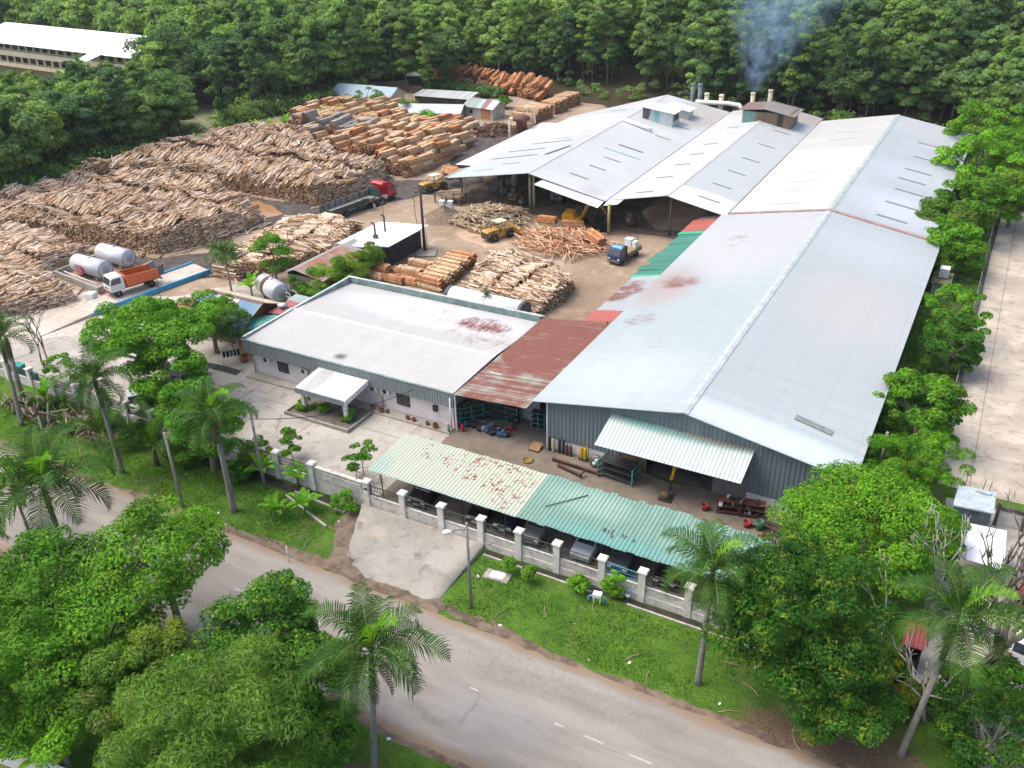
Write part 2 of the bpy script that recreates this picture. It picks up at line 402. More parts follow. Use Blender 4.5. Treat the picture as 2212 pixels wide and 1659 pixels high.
sheet('puddle', [(-100.5,96),(-96,92.3),(-92.6,92.6),(-91.6,95.2),(-95,97.2),(-99.5,98.6)], .024, m_puddle(), .25, .8, 15)
sheet('sawdust_patch', [(-64,98.5),(-57.5,95.5),(-55,98),(-57,101),(-63,101)], .014, M_SAND, .5, .8, 16)
sheet('lot', [(.8,66),(.9,120),(1.4,152),(2.4,175),(60,175),(60,66)], .006, M_CONC2, 0)
sheet('side_yard', [(1.6,43.8),(1.6,64.4),(40,64.4),(40,43.8)], .006, m_concrete('side_concrete', (.34,.31,.27), (.45,.41,.36), (.2,.17,.14), .6), 0)
sheet('lane', [(8,38),(1.5,43.7),(40,43.7),(40,38)], -.39, MATS.get('x') or m_concrete('lane_concrete', (.36,.32,.27), (.47,.42,.36), (.2,.17,.14), .6), .3, 1.5, 4)
sheet('road', [(-160,27.1),(60,27.1),(60,36.5),(-160,36.0)], -.388, m_road(), .22, .8, 21)
M_EDGE = plain('roadside_soil', (.14,.105,.075), .4, 1.2, .95, bump=.7, bscale=6, dirt=(.24,.19,.135), dirt_amt=.6)
sheet('road_shoulder', [(-160,35.7),(-60,35.6),(-38,36.2),(-27,36.6),(-14,35.8),(10,35.9),(30,36),(30,36.5),(8,36.6),(-8,36.9),(-16,36.6),(-26,37.5),(-39,37.2),(-62,36.6),(-160,36.7)], -.392, M_EDGE, .22, .6, 22)
sheet('near_shoulder', [(-160,27.5),(40,27.5),(40,26.6),(-20,26.7),(-160,26.5)], -.393, M_EDGE, .2, .7, 23)
def apz(x, y): return -.376+.38*max(0, min(1, (y-38.2)/5.0))
mb = MB(); N = 10
a0, a1, b0, b1 = Vector((-38.2,43.5)), Vector((-27.2,43.5)), Vector((-35.0,36.7)), Vector((-27.3,36.5))
for j in range(N+1):
    for i in range(N+1):
        u, v = i/N, j/N; q = (b0.lerp(b1,u)).lerp(a0.lerp(a1,u), v)
        jx = .06*math.sin(j*2.3+1) if i == 0 else 0; jy = .10*math.sin(i*2.9) if j == 0 else 0
        mb.v.append((q.x+jx, q.y+jy, apz(q.x, q.y)))
for j in range(N):
    for i in range(N): mb.f.append((j*(N+1)+i, j*(N+1)+i+1, (j+1)*(N+1)+i+1, (j+1)*(N+1)+i)); mb.m.append(0); mb.sm.append(True)
o = len(mb.v)
for i in range(N+1):
    k = i*(N+1)+N; x, y, z = mb.v[k]; mb.v.append((x+.01, y, -.45))
for i in range(N): mb.f.append((i*(N+1)+N, o+i, o+i+1, (i+1)*(N+1)+N)); mb.m.append(0); mb.sm.append(False)
mb.build('driveway_apron', M_APRON, kind='structure', fix=False)
sheet('driveway_soil', [(-36.2,36.3),(-26.6,36.2),(-26.9,37.6),(-28.3,37.0),(-30.5,37.2),(-33,36.9),(-34.8,37.6),(-35.6,39.6),(-37.3,42.2),(-38.6,43.2),(-38.9,41),(-37,38.4)], -.366, M_EDGE, .18, .4, 55)
M_LINE = plain('road_paint', (.42,.40,.375), .1, 2, .7, dirt=(.32,.30,.27), dirt_amt=.9)
mb = MB()
for x0, x1 in ((-21.5,-20.9),(-15.8,-15.2),(-13.9,-12.7),(-11.2,-9.9),(-8.2,-7.0),(-5.2,-4.0),(-27.5,-26.6),(-34,-33),(-40.5,-39.3)):
    mb.add([(x0,31.85,-.381),(x1,31.85,-.381),(x1,31.97,-.381),(x0,31.97,-.381)], [(0,1,2,3)])
mb.build('lane_marking', M_LINE, kind='structure', fix=False)
# ================================================================== BUILDINGS
WHITE = plain('white_paint', (.72,.70,.69), .08, 1.2, .6, dirt=(.42,.34,.27), dirt_amt=.35)
PINKW = plain('pinkish_white_wall', (.72,.655,.66), .06, .8, .7, dirt=(.45,.36,.28), dirt_amt=.35)
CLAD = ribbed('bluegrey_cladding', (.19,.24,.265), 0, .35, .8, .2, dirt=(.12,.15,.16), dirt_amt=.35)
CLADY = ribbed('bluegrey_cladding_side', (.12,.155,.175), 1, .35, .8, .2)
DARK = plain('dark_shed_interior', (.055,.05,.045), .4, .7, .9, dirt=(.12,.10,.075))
STEEL = plain('dull_steel', (.17,.165,.16), .25, 2, .5, .5, dirt=(.16,.08,.045))
DSTEEL = plain('dark_steel', (.05,.048,.05), .3, 2, .5, .3)
CREAMP = plain('cream_paint', (.62,.57,.42), .1, 2, .6, dirt=(.3,.22,.14), dirt_amt=.4)
GREENW = plain('green_paint', (.06,.27,.21), .2, 2, .5, dirt=(.12,.10,.07), dirt_amt=.4)
GLASS = plain('dark_glass', (.03,.035,.04), .2, 1, .12, 0, .6)
SKYL = plain('grey_skylight', (.20,.215,.20), .25, 3, .5)
FLASH = plain('roof_flashing', (.40,.44,.45), .15, 1, .5, dirt=(.2,.2,.19))
PINKF = plain('pink_flashing', (.37,.25,.23), .2, 1.5, .6, dirt=(.22,.10,.07), dirt_amt=.6)

def ridge_cap(parent, x, y0, y1, z, slope, mat, w=.28):
    MB().extr([(x-w, z-w*slope+.05), (x, z+.07), (x+w, z-w*slope+.05), (x, z+.035)], y0, y1, 'y').build('ridge_cap', mat, parent, world=True)
def on_slope(x, xr, zr, s): return zr-abs(x-xr)*s
def skylight(parent, x0, x1, y, wd, xr, zr, s, mat=None, up=.035):
    z0, z1 = on_slope(x0, xr, zr, s)+up, on_slope(x1, xr, zr, s)+up
    MB().slab([(x0,y,z0),(x1,y,z1),(x1,y+wd,z1),(x0,y+wd,z0)], .02).build('skylight', mat or SKYL, parent, world=True)

# ---- front warehouse -------------------------------------------------
wh = thing('warehouse', 'long white roofed warehouse with blue-grey gable front and a wide awning over its open door', 'warehouse', (-17.1,57,0))
XL, XR, XM, ZE, ZM = -28.8, -5.4, -17.1, 4.5, 6.62
def gz(x): return ZM-(ZM-ZE)*abs(x-XM)/11.7
mb = MB()
def gable_wall(mb, x0, x1, z0, y0, y1):
    pts = [(x0,z0),(x1,z0),(x1,gz(x1))]+([(XM,ZM)] if x0 < XM < x1 else [])+[(x0,gz(x0))]
    mb.extr(pts, y0, y1, 'y')
gable_wall(mb, XL, -22.4, 1.0, 57.0, 57.12); gable_wall(mb, -22.4, -11.9, 3.35, 57.0, 57.12); gable_wall(mb, -11.9, XR, .9, 57.0, 57.12)
mb.build('front_cladding', CLAD, wh, world=True)
mb = MB(); mb.box(XL, 57.03, 0, -22.4, 57.2, .997); mb.box(-11.9, 57.03, 0, XR, 57.2, .897); mb.box(-28.92, 56.93, 0, -28.803, 57.05, 4.4)
mb.build('white_plinth', WHITE, wh, world=True)
BROWNW = plain('brown_boards', (.16,.105,.07), .3, 1, .8, dirt=(.07,.05,.04)); 
MB().box(-22.4,57.05,0,-20.0,57.11,3.34).build('sliding_door', BROWNW, wh, world=True)
MB().box(-14.6,57.05,0,-11.9,57.11,3.34).build('sliding_door', plain('grey_door_sheet', (.19,.18,.165), .2, 1, .7), wh, world=True)
mb = MB(); mb.box(XL,57.12,0,XL+.12,108.4,ZE-.01); mb.box(XR-.12,57.12,0,XR,108.4,ZE-.01); mb.build('side_wall', CLADY, wh, world=True)
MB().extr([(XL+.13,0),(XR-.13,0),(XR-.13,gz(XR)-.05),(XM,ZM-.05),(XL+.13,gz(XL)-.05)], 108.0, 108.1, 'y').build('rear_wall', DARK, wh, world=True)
SL = (6.83-4.55)/12.85
RL = ribbed('warehouse_roof_left', (.405,.465,.485), 1, .32, .35, .10, rough=.4, patches=(((.44,.45,.45),(-23,98,5),(12,16,9),.5),((.36,.31,.29),(-28.5,83,5),(5,9,5),.2),((.43,.48,.505),(-24,62,5),(12,9,9),.1)),
   rust=(((-27,84,5),(6.5,5.5,4),.60,.0),((-24.5,98,5),(7,10,4),.46,0),((-27.5,74,5),(5,6,4),.50,0),((-23.5,68,5),(6,5,4),.44,0)), thr=(.47,.72), dirt_amt=.4)
RR = ribbed('warehouse_roof_right', (.43,.475,.495), 1, .32, .3, .09, rough=.4, patches=(((.44,.43,.42),(-10,84,5),(9,14,9),.1),((.43,.46,.485),(-11,100,5),(10,9,9),.1),((.52,.60,.63),(-11,58,5),(14,2.5,9),.3)))
MB().slab([(-30,56.4,4.55),(XM,56.4,6.83),(XM,108.4,6.83),(-30,108.4,4.55)], .06).build('roof', RL, wh, world=True)
MB().slab([(XM,56.4,6.83),(-4.4,56.4,4.58),(-4.4,108.4,4.58),(XM,108.4,6.83)], .06).build('roof', RR, wh, world=True)
ridge_cap(wh, XM, 56.4, 108.4, 6.83, SL, FLASH, .34)
MB().slab([(-9.9,61.3,5.63),(-7.0,61.0,5.12),(-7.0,61.7,5.12),(-9.9,62.0,5.63)], .02).build('skylight', SKYL, wh, world=True)
AW = ribbed('awning_sheet', (.52,.60,.60), 0, .3, .7, .06, rough=.35, patches=(((.18,.33,.29),(-17.5,57.0,4.7),(9,1.0,1.2),.35),((.22,.185,.15),(-14.5,57.1,4.7),(5,.75,1.0),.3)))
MB().slab([(-23.3,54.0,3.62),(-11.75,54.0,3.62),(-11.65,57.0,4.85),(-23.1,57.0,4.85)], .04).build('awning', AW, wh, world=True)
mb = MB()
for x in (-22.6,-20,-17.4,-14.8,-12.3): mb.tube([(x,57.0,3.4),(x,54.2,3.62)], .03, 6)
mb.build('awning_bracket', STEEL, wh, world=True)
mb = MB(); mb.box(-5.38,57,ZE-.05,-4.5,108.4,ZE-.0); mb.build('eave_gutter', STEEL, wh, world=True)

# ---- rear warehouse --------------------------------------------------
rw = thing('warehouse', 'white roofed rear warehouse with green ridge capping and pink edge flashing', 'warehouse', (-17.3,135,0))
RZ = 6.95; RS = .178
def slope2(mat, x, y0, y1, dz=0):
    z = RZ-abs(x-XM)*RS
    MB().slab([(XM,y0,RZ+dz),(x,y0,z+dz),(x,y1,z+dz),(XM,y1,RZ+dz)], .06).build('roof', mat, rw, world=True)
RW1 = ribbed('rear_roof_near', (.64,.665,.68), 1, .32, .3, .06, rough=.4)
RW2 = ribbed('rear_roof_far', (.53,.52,.505), 1, .32, .3, .1, rough=.45, dirt=(.3,.28,.26))
RW3 = ribbed('rear_roof_right', (.46,.505,.54), 1, .32, .3, .14, rough=.4, patches=(((.44,.475,.51),(-11,132,5),(9,7,5),.3),((.44,.46,.48),(-12,156,5),(10,8,5),.4),((.49,.535,.565),(-10,116,5),(10,9,5),.1)))  # right slope grey-blue, left slope whiter: sun from the left put into the colour
slope2(RW1, -29.1, 108.55, 141); slope2(RW2, -29.1, 141, 161.6, .05); slope2(RW3, -5.3, 108.55, 161.6)
ridge_cap(rw, XM, 108.6, 128, RZ, RS, plain('green_capping', (.34,.40,.37), .2, 1, .6), .38); ridge_cap(rw, XM, 128.02, 135, RZ, RS, FLASH, .38); ridge_cap(rw, XM, 135.02, 161.6, RZ, RS, MATS['green_capping'], .38)
mb = MB()
for s in (-1, 1):
    xe = -29.1 if s < 0 else -5.3
    mb.slab([(XM,108.2,RZ+.03),(xe,108.2,RZ+.03-abs(xe-XM)*RS),(xe,108.75,RZ+.05-abs(xe-XM)*RS),(XM,108.75,RZ+.05)], .3)
mb.build('edge_flashing', PINKF, rw, world=True)
for i, y in enumerate((111.5,117.5,122,127,146,151)): skylight(rw, -25.0+.2*(i%2), -21.4+.1*i, y, .42, XM, RZ+(.05 if y > 141 else 0), RS, plain('faded_skylight', (.40,.40,.37), .15, 3, .5))
for i, y in enumerate((111.3,117,123,128,133,140,148)): skylight(rw, -12.2+.2*(i%3), -8.6+.2*(i%3), y, .5, XM, RZ, RS)
mb = MB(); mb.box(-28.9,108.6,0,-28.78,161.5,4.6); mb.box(-5.7,108.6,0,-5.58,161.5,4.7); mb.extr([(-28.7,0),(-5.8,0),(-5.8,4.7),(XM,6.6),(-28.7,4.6)], 161.3, 161.45, 'y'); mb.build('wall', CLADY, rw, world=True)

# ---- mid sawmill shed -----------------------------------------------
ms = thing('sawmill_shed', 'open fronted middle sawmill shed with white roof and a boarded vent house on its ridge', 'shed', (-37.4,136,0))
XM2, Z2, S2 = -37.3, 6.15, .205
MR1 = ribbed('mid_shed_roof_left', (.55,.565,.565), 1, .3, .3, .06, rough=.4, patches=(((.40,.36,.33),(-37,163,5),(11,6,5),.4),))
MR2 = ribbed('mid_shed_roof_right', (.50,.525,.535), 1, .3, .3, .06, rough=.4, patches=(((.68,.70,.71),(-33,110,5),(9,4.5,5),.7),((.36,.33,.31),(-33,163,5),(9,6,5),.4)))
for mat, xe in ((MR1,-45.45),(MR2,-29.45)):
    z = Z2-abs(xe-XM2)*S2
    MB().slab([(XM2,108.0,Z2),(xe,108.0,z),(xe,165,z),(XM2,165,Z2)], .06).build('roof', mat, ms, world=True)
ridge_cap(ms, XM2, 108, 165, Z2, S2, plain('pale_flashing', (.48,.47,.45), .12, 1, .6), .3)
for i, y in enumerate((110.5,118,125,131,137.5,149)): skylight(ms, -42.6+.15*i, -40.2+.1*i, y, .4, XM2, Z2, S2)
for i, y in enumerate((111.3,117.5,124.3,131.5,140.2,149.5)): skylight(ms, -34.2, -31.6+(.3 if i == 0 else 0), y, .42, XM2, Z2, S2)
MB().slab([(-45.6,106.9,4.02),(-43.6,106.9,4.45),(-43.2,108.0,4.85),(-45.5,108.0,4.40)], .03).build('eave_panel', RW1, ms, world=True)
mb = MB()
for x in (-29.6,-37.3):
    for y in (110,122,134,146,158): mb.tube([(x,y,0),(x,y,4.2 if x > -30 else 6.0)], .16, 8)
mb.build('post', STEEL, ms, world=True)
MB().tube([(-44.8,107.0,0),(-44.8,107.0,4.35)], .2, 12).build('post', plain('mossy_yellow_paint', (.34,.30,.11), .3, 3, .7, dirt=(.12,.13,.05), dirt_amt=.6), ms, world=True)
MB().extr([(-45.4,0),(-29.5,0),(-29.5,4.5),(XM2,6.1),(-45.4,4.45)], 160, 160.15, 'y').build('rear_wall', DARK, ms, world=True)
VW = ribbed('vent_house_boards', (.20,.135,.10), 0, .5, .4, .3, patches=(((.16,.30,.26),(-39.6,152.5,7),(2.0,3,3),.6),), dirt=(.08,.06,.045), dirt_amt=.6)
MB().box(-40.3,152.4,5.1,-32.2,157.5,7.55).build('vent_house', VW, ms, world=True)
vr = ribbed('vent_house_roof', (.26,.235,.215), 1, .3, .4, .2, patches=(((.20,.125,.10),(-39.5,154,8),(3,5,3),.6),), dirt=(.15,.12,.1))
mb = MB(); mb.slab([(-40.9,151.8,7.75),(-36.6,151.8,8.25),(-36.6,158.1,8.25),(-40.9,158.1,7.75)], .06); mb.slab([(-36.6,151.75,8.25),(-31.5,151.75,7.35),(-31.5,158.1,7.35),(-36.6,158.1,8.25)], .06)
mb.build('vent_house_roof', vr, ms, world=True)
MB().box(-34.4,152.3,5.6,-33.6,152.38,7.4).build('vent_opening', DARK, ms, world=True)

# ---- left sawmill shed ----------------------------------------------
ls = thing('sawmill_shed', 'open fronted left sawmill shed with patched white roof and two tin roof boxes', 'shed', (-58,136,0))
XM3, Z3 = -57.3, 6.85; SA, SB = .20, .205
LR1 = ribbed('left_shed_roof_left', (.52,.545,.54), 1, .3, .35, .12, rough=.45, patches=(((.70,.70,.69),(-66,140,5),(9,12,5),.5),((.42,.49,.47),(-69,112,5),(5,3,5),.3)), dirt=(.28,.31,.29), dirt_amt=.5)
LR2 = ribbed('left_shed_roof_right', (.55,.57,.57), 1, .3, .3, .08, rough=.4, patches=(((.42,.395,.37),(-49,157,5),(7,10,5),.5),((.46,.46,.44),(-48.5,109.5,5),(2.5,2.5,5),.3)))
zl, zr = Z3-14.4*SA, Z3-11.7*SB
MB().slab([(XM3,107.6,Z3),(-71.7,109.4,zl),(-71.7,152,zl),(XM3,163,Z3)], .06).build('roof', LR1, ls, world=True)
MB().slab([(XM3,107.6,Z3),(-45.6,107.6,zr),(-45.6,164,zr),(XM3,163,Z3)], .06).build('roof', LR2, ls, world=True)
ridge_cap(ls, XM3, 107.6, 162.5, Z3, SB, MATS['pale_flashing'], .25)
MB().slab([(-55.6,106.1,5.9),(-46.0,105.9,3.95),(-45.9,108.0,4.35),(-55.0,108.2,6.15)], .03).build('eave_panel', WHITE, ls, world=True)
GS = plain('green_strip', (.20,.37,.34), .2, 2, .5); DS = plain('dark_strip', (.10,.10,.095), .3, 2, .6)
for x0, x1, y, m_ in ((-69,-65.5,112.2,GS),(-65.5,-62.5,115,SKYL),(-70,-62,119.5,DS),(-69.5,-63,124,DS),(-67.5,-60.5,128.5,DS),(-65,-62,131,SKYL),(-62.5,-59.8,134.5,GS),(-68,-64.5,138,SKYL),(-66,-63,145,SKYL),(-64,-61,152,SKYL)):
    skylight(ls, x0, x1, y, .32, XM3, Z3, SA, m_)
for x0, x1, y, m_ in ((-53.2,-50.4,112.4,SKYL),(-52.6,-50,117.6,SKYL),(-52.4,-49.8,122.5,SKYL),(-54,-48.2,126.2,GS),(-53,-49,129.5,DS),(-50.6,-48,139,SKYL),(-50,-47.4,147,SKYL)):
    skylight(ls, x0, x1, y, .38, XM3, Z3, SB, m_)
MB().slab([(-60.6,119,Z3-.55),(-60.1,119,Z3-.45),(-58.2,123.6,Z3-.05),(-58.6,123.6,Z3-.13)], .03).build('loose_sheet', DS, ls, world=True)
mb = MB()
for x in (-70.9,-64): mb.tube([(x,112,0),(x,112,on_slope(x,XM3,Z3,SA)-.07)], .13, 8); mb.tube([(x,135,0),(x,135,on_slope(x,XM3,Z3,SA)-.07)], .13, 8)
for y in (122,134,146,158): mb.tube([(-57.3,y,0),(-57.3,y,6.7)], .13, 8); mb.tube([(-45.8,y,0),(-45.8,y,4.3)], .13, 8)
mb.build('post', STEEL, ls, world=True)
mb = MB()
for x in (-60.15,-59.5): mb.tube([(x,113.6,0),(x,113.6,5.9)], .2, 10)
mb.build('post', CREAMP, ls, world=True)
MB().tube([(-70.6,112.4,0),(-70.6,112.4,3.95)], .14, 10).build('post', CREAMP, ls, world=True)
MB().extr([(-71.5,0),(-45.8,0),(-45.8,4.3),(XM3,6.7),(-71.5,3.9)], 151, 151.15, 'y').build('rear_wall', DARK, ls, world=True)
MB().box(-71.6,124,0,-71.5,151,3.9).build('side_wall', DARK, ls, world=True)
MB().slab([(-71.75,110.8,3.7),(-74.2,112.3,3.0),(-74.2,117.5,3.0),(-71.75,117.5,3.7)], .04).build('side_awning', ribbed('grey_tin', (.34,.36,.35), 1, .3, .4, .2), ls, world=True)
tin = ribbed('roof_box_tin', (.50,.545,.56), 0, .4, .4, .15, patches=(((.075,.065,.06),(-54.9,148,8),(1.3,4,3),.85),((.17,.43,.42),(-52.9,147,8),(.7,3,3),.8)))
for (x0,y0,x1,y1,z0,z1) in ((-55.4,145.6,-50.1,149.2,5.0,8.3),(-53.4,152,-49.6,155,5.0,7.4)):
    MB().prism([(x0,y0),(x1,y0),(x1,y1),(x0,y1)], z0, [z1,z1-.7,z1-.7,z1]).build('roof_box', tin, ls, world=True)
    MB().slab([(x0-.3,y0-.4,z1+.12),(x1+.5,y0-.4,z1-.68),(x1+.5,y1+.4,z1-.68),(x0-.3,y1+.4,z1+.12)], .06).build('roof_box_cover', RW1, ls, world=True)
MB().box(-50.05,146.2,6.2,-50.0,148.4,7.4).build('vent_opening', DARK, ls, world=True)
MB().tube([(-57,141,7.05),(-51.5,139.8,6.1)], .28, 8).build('duct', WHITE, ls, world=True)
lt = thing('lean_to', 'narrow white lean-to roof against the left side of the left sawmill shed', 'shed', (-73.6,128,0))
MB().slab([(-75.6,118,3.35),(-71.75,118,3.55),(-71.75,148,3.55),(-75.6,148,3.35)], .05).build('roof', plain('lean_to_white', (.70,.69,.68), .06, .6, .5), lt, world=True)
mb = MB()
for y in (118.5,128,138,147): mb.tube([(-75.3,y,0),(-75.3,y,3.3)], .08, 8)
mb.build('post', STEEL, lt, world=True)
MB().box(-75.4,118.3,2.6,-71.8,118.4,3.3).build('fascia', plain('maroon_paint', (.13,.05,.045), .3, 2, .6), lt, world=True)
# machinery under the sheds
def machine(label, x, y, sx, sy, sz, mat, cat='machine'):
    t = thing('saw_machine', label, cat, (x,y,0))
    MB().box(-sx/2,-sy/2,.35,sx/2,sy/2,sz*.62).build('body', mat, t)
    MB().box(-sx*.3,-sy*.3,sz*.62,sx*.25,sy*.3,sz).build('motor_cover', STEEL, t)
    mb = MB()
    for a in (-1,1):
        for b in (-1,1): mb.box(a*sx*.42-.06,b*sy*.4-.06,0,a*sx*.42+.06,b*sy*.4+.06,.35)
    mb.build('leg', DSTEEL, t); MB().lathe([(.0,-.12),(.45,-.12),(.45,.12),(0,.12)], (0,-sy/2-.14,sz*.55), 14, axis='y').build('wheel', STEEL, t)
    return t
machine('grey peeling lathe in the dark mouth of the left shed', -67.2, 117, 3.2, 1.6, 2.0, STEEL)
machine('ochre machine beside the white columns under the left shed', -63.3, 114.6, 1.4, 1.4, 2.2, plain('ochre_paint', (.32,.19,.06), .3, 2, .6))
machine('dark green pump at the foot of the two white columns', -61.2, 113.4, 1.0, 1.2, 1.3, plain('pump_green', (.03,.12,.10), .3, 2, .5))
machine('rusty feed machine behind the yellow column of the mid shed', -43.5, 111.6, 1.5, 1.2, 1.9, plain('rust_paint', (.16,.07,.04), .4, 2, .8))
t = thing('dust_hopper', 'grey upright dust hopper standing inside the left shed', 'hopper', (-64.8,117.5,0))
MB().lathe([(.15,0.9),(.55,1.8),(.55,3.6),(.3,3.9)], n=14).build('drum', plain('hopper_grey', (.33,.34,.34), .15, 2, .5), t)
mb = MB(); [mb.tube([(a*.5,b*.5,0),(a*.5,b*.5,1.9)], .05, 6) for a in (-1,1) for b in (-1,1)]; mb.build('leg', STEEL, t)
t = thing('feed_table', 'timber feed table on legs at the left shed corner with bark strips on it', 'table', (-72,110.2,0))
mb = MB(); mb.box(-2.2,-1.2,1.15,2.4,1.2,1.3); mb.build('table_top', plain('old_wood', (.19,.145,.10), .35, 1.5, .9), t)
mb = MB(); [mb.box(x-.09,y-.09,0,x+.09,y+.09,1.15) for x in (-2,0,2.2) for y in (-1,1)]; mb.build('leg', MATS['old_wood'], t)
mb = MB(); [mb.tube([(.9,-1.25-.0*i,1.2),(.9,-1.75,0)], .04, 6) for i in (0,)]; mb.tube([(1.35,-1.25,1.2),(1.35,-1.75,0)], .04, 6)
for i in range(5): mb.tube([(.9,-1.3-.08*i,1.05-.22*i),(1.35,-1.3-.08*i,1.05-.22*i)], .03, 6)
mb.build('ladder', MATS['old_wood'], t)
t = thing('dust_cyclone', 'dark red cyclone drum with cream pipes at the left edge of the shed roofs', 'cyclone', (-77.2,143,0))
MB().lathe([(.35,1.2),(1.0,2.6),(1.0,4.6),(1.5,4.7),(1.5,5.3),(.4,5.5)], n=18).build('drum', plain('oxide_red', (.11,.045,.04), .3, 1.5, .6), t)
mb = MB(); [mb.tube([(a*.8,b*.8,0),(a*.8,b*.8,3.2)], .08, 6) for a in (-1,1) for b in (-1,1)]; mb.build('leg', MATS['oxide_red'], t)
MB().tube([(-2.3,-.3,0),(-2.3,-.3,4.4),(-2.1,-.25,4.9),(-1.4,-.1,5.0)], .24, 10).build('pipe', CREAMP, t)
MB().tube([(.2,.3,5.4),(.4,.6,6.6),(.9,1.1,6.9),(1.5,1.7,6.3),(1.6,1.9,4)], .28, 10).build('pipe', CREAMP, t)
for i, (px, py, h, m_, lb) in enumerate(((-54.5,169.1,8.0,0,'dark grey steel chimney, left of the tall pair behind the sheds'),(-52.9,168.4,8.15,0,'dark grey steel chimney, right of the tall pair behind the sheds'),(-51.2,167.4,6.8,1,'short cream chimney beside the pair of dark grey chimneys'),(-48.5,167.6,6.7,1,'short cream chimney over the end of the white roof duct'),(-44.6,175,5.95,1,'stubby cream chimney behind the left end of the ridge vent house'),(-41.6,176,6.5,1,'cream chimney behind the middle of the ridge vent house'))):
    c = thing('chimney', lb, 'chimney', (px,py,hill(px,py)), 0, 'boiler chimneys behind the sheds')
    mm = plain('chimney_grey', (.14,.165,.175), .2, 1, .5) if m_ == 0 else CREAMP
    MB().lathe([(.42,0),(.42,h),(.34,h),(.34,h-.5)], n=14).build('flue', mm, c); MB().lathe([(.5,h-.35),(.5,h-.12)], n=14).build('collar', mm, c)
t = thing('roof_duct', 'white horizontal duct bending down at the rear edge of the shed roofs', 'duct', (-46,166,0))
MB().tube([(-53,166.6,5.2),(-47,166.9,5.3),(-44.9,166.8,5.2),(-44.3,166.7,4.6),(-44.2,166.7,0)], .4, 10).build('pipe', WHITE, t, world=True)

# ---- patchwork lean-to roofs along the left side of the front warehouse
pw = thing('lean_to', 'patchwork lean-to of green, red and rusty tin along the front warehouse', 'shed', (-31.5,90,0))
GT = ribbed('green_tin', (.055,.24,.17), 1, .32, .6, .25, rust=(((-33,96,3),(3,6,3),.30,.2),), dirt=(.22,.36,.31), dirt_amt=.35)
GT2 = ribbed('bright_green_tin', (.06,.42,.25), 1, .32, .6, .1); RT = ribbed('red_tin', (.44,.115,.09), 1, .32, .6, .12, dirt=(.5,.25,.2))
RT2 = ribbed('rusted_tin', (.40,.43,.46), 1, .32, .5, .15, rust=(((-32.5,83,3),(5,7,3),.52,.3),), rustc=(.17,.07,.06))
def ptch(y0, y1, xa, xb, m_, z0=3.15, z1=3.9, n='roof_sheet'):
    MB().slab([(xa,y0,z0),(xb,y0,z1),(xb,y1,z1),(xa,y1,z0)], .035).build(n, m_, pw, world=True)
ptch(74.5,77.4,-33.7,-30.3,RT,3.35,4.0); ptch(77.2,87.4,-33.6,-29.7,RT2,3.25,4.2); ptch(87.3,88.2,-33.9,-30.1,GT2,3.2,3.95)
for i in range(6): ptch(88.1+i*1.45, 89.7+i*1.45, -33.7-.35*math.sin(i*2.3), -30.0, GT, 3.22+.04*(i%3), 4.0+.03*(i%2))
for i in range(3): ptch(96.8+i*1.9, 98.8+i*1.9, -33.5-.3*math.sin(i*3.1), -30.0, GT, 3.2+.05*(i%2), 4.0)
ptch(102.4,103.6,-33.7,-30.2,GT2,3.26,4.0); ptch(103.5,108.3,-33.6,-30.0,RT,3.3,4.1); ptch(108.0,109.6,-33.2,-30.0,RT2,3.3,4.1)
mb = MB(); [mb.tube([(-33.3,y,0),(-33.3,y,3.15)], .07, 6) for y in (75,80,85,90,95,100,105,109)]; mb.build('post', STEEL, pw, world=True)

# ---- office ----------------------------------------------------------
of = thing('office_building', 'low pinkish white office with blue-grey fascia band and broad pale roof', 'office', (-49.2,56,0))
mb = MB(); mb.box(-60.8,56.1,0,-37.6,56.3,2.5); mb.box(-60.8,56.3,0,-60.6,72,2.5); mb.box(-37.8,56.3,0,-37.6,72,2.5); mb.box(-60.6,71.8,0,-37.8,72,2.5); mb.build('wall', PINKW, of, world=True)
MB().box(-61.0,54.9,.0,-37.4,56.08,.14).build('plinth', M_APRON, of, world=True)
FA = ribbed('fascia_sheet', (.25,.285,.30), 0, .28, .8, .15, dirt=(.2,.26,.25), patches=()); FAY = ribbed('fascia_sheet_side', (.22,.26,.27), 1, .28, .8, .15)
MB().box(-61.4,55.6,2.38,-37.25,55.68,3.74).build('fascia', FA, of, world=True)
MB().box(-61.4,55.68,2.38,-61.32,72.7,3.95).build('fascia', FAY, of, world=True); MB().box(-37.33,55.68,2.38,-37.25,72.7,3.62).build('fascia', FAY, of, world=True)
MB().box(-61.32,72.62,2.38,-37.33,72.7,3.95).build('fascia', FA, of, world=True)
CAP = plain('weathered_green_cap', (.17,.24,.22), .3, .8, .6, dirt=(.36,.38,.36), dirt_amt=.5)
mb = MB(); mb.box(-61.5,55.55,3.742,-37.2,55.75,3.80); mb.build('edge_trim', CAP, of, world=True)
mb = MB(); mb.box(-61.46,55.76,3.952,-61.2,72.45,4.0); mb.box(-61.46,72.46,3.952,-37.2,72.76,4.0); mb.build('edge_trim', plain('pale_green_cap', (.42,.48,.46), .2, .8, .6), of, world=True)
OR = ribbed('office_roof', (.505,.495,.49), 0, .3, .45, .07, rough=.5, rust=(((-42.0,69.0,3.4),(6.2,4.2,3),.56,.25),((-41,66.0,3.5),(7,5,3),.44,.4),((-48,69,3.4),(6,4,3),.42,.4)), thr=(.49,.69),
   patches=(((.54,.545,.55),(-48,69,3),(14,4,3),.6),((.10,.085,.07),(-50.4,57.0,3.7),(1.0,.8,1),.1)), streak=(1,6,1))
MB().slab([(-61.2,55.76,3.70),(-37.3,55.76,3.70),(-37.3,63.2,3.90),(-61.2,63.2,3.90)], .05).build('roof', OR, of, world=True)
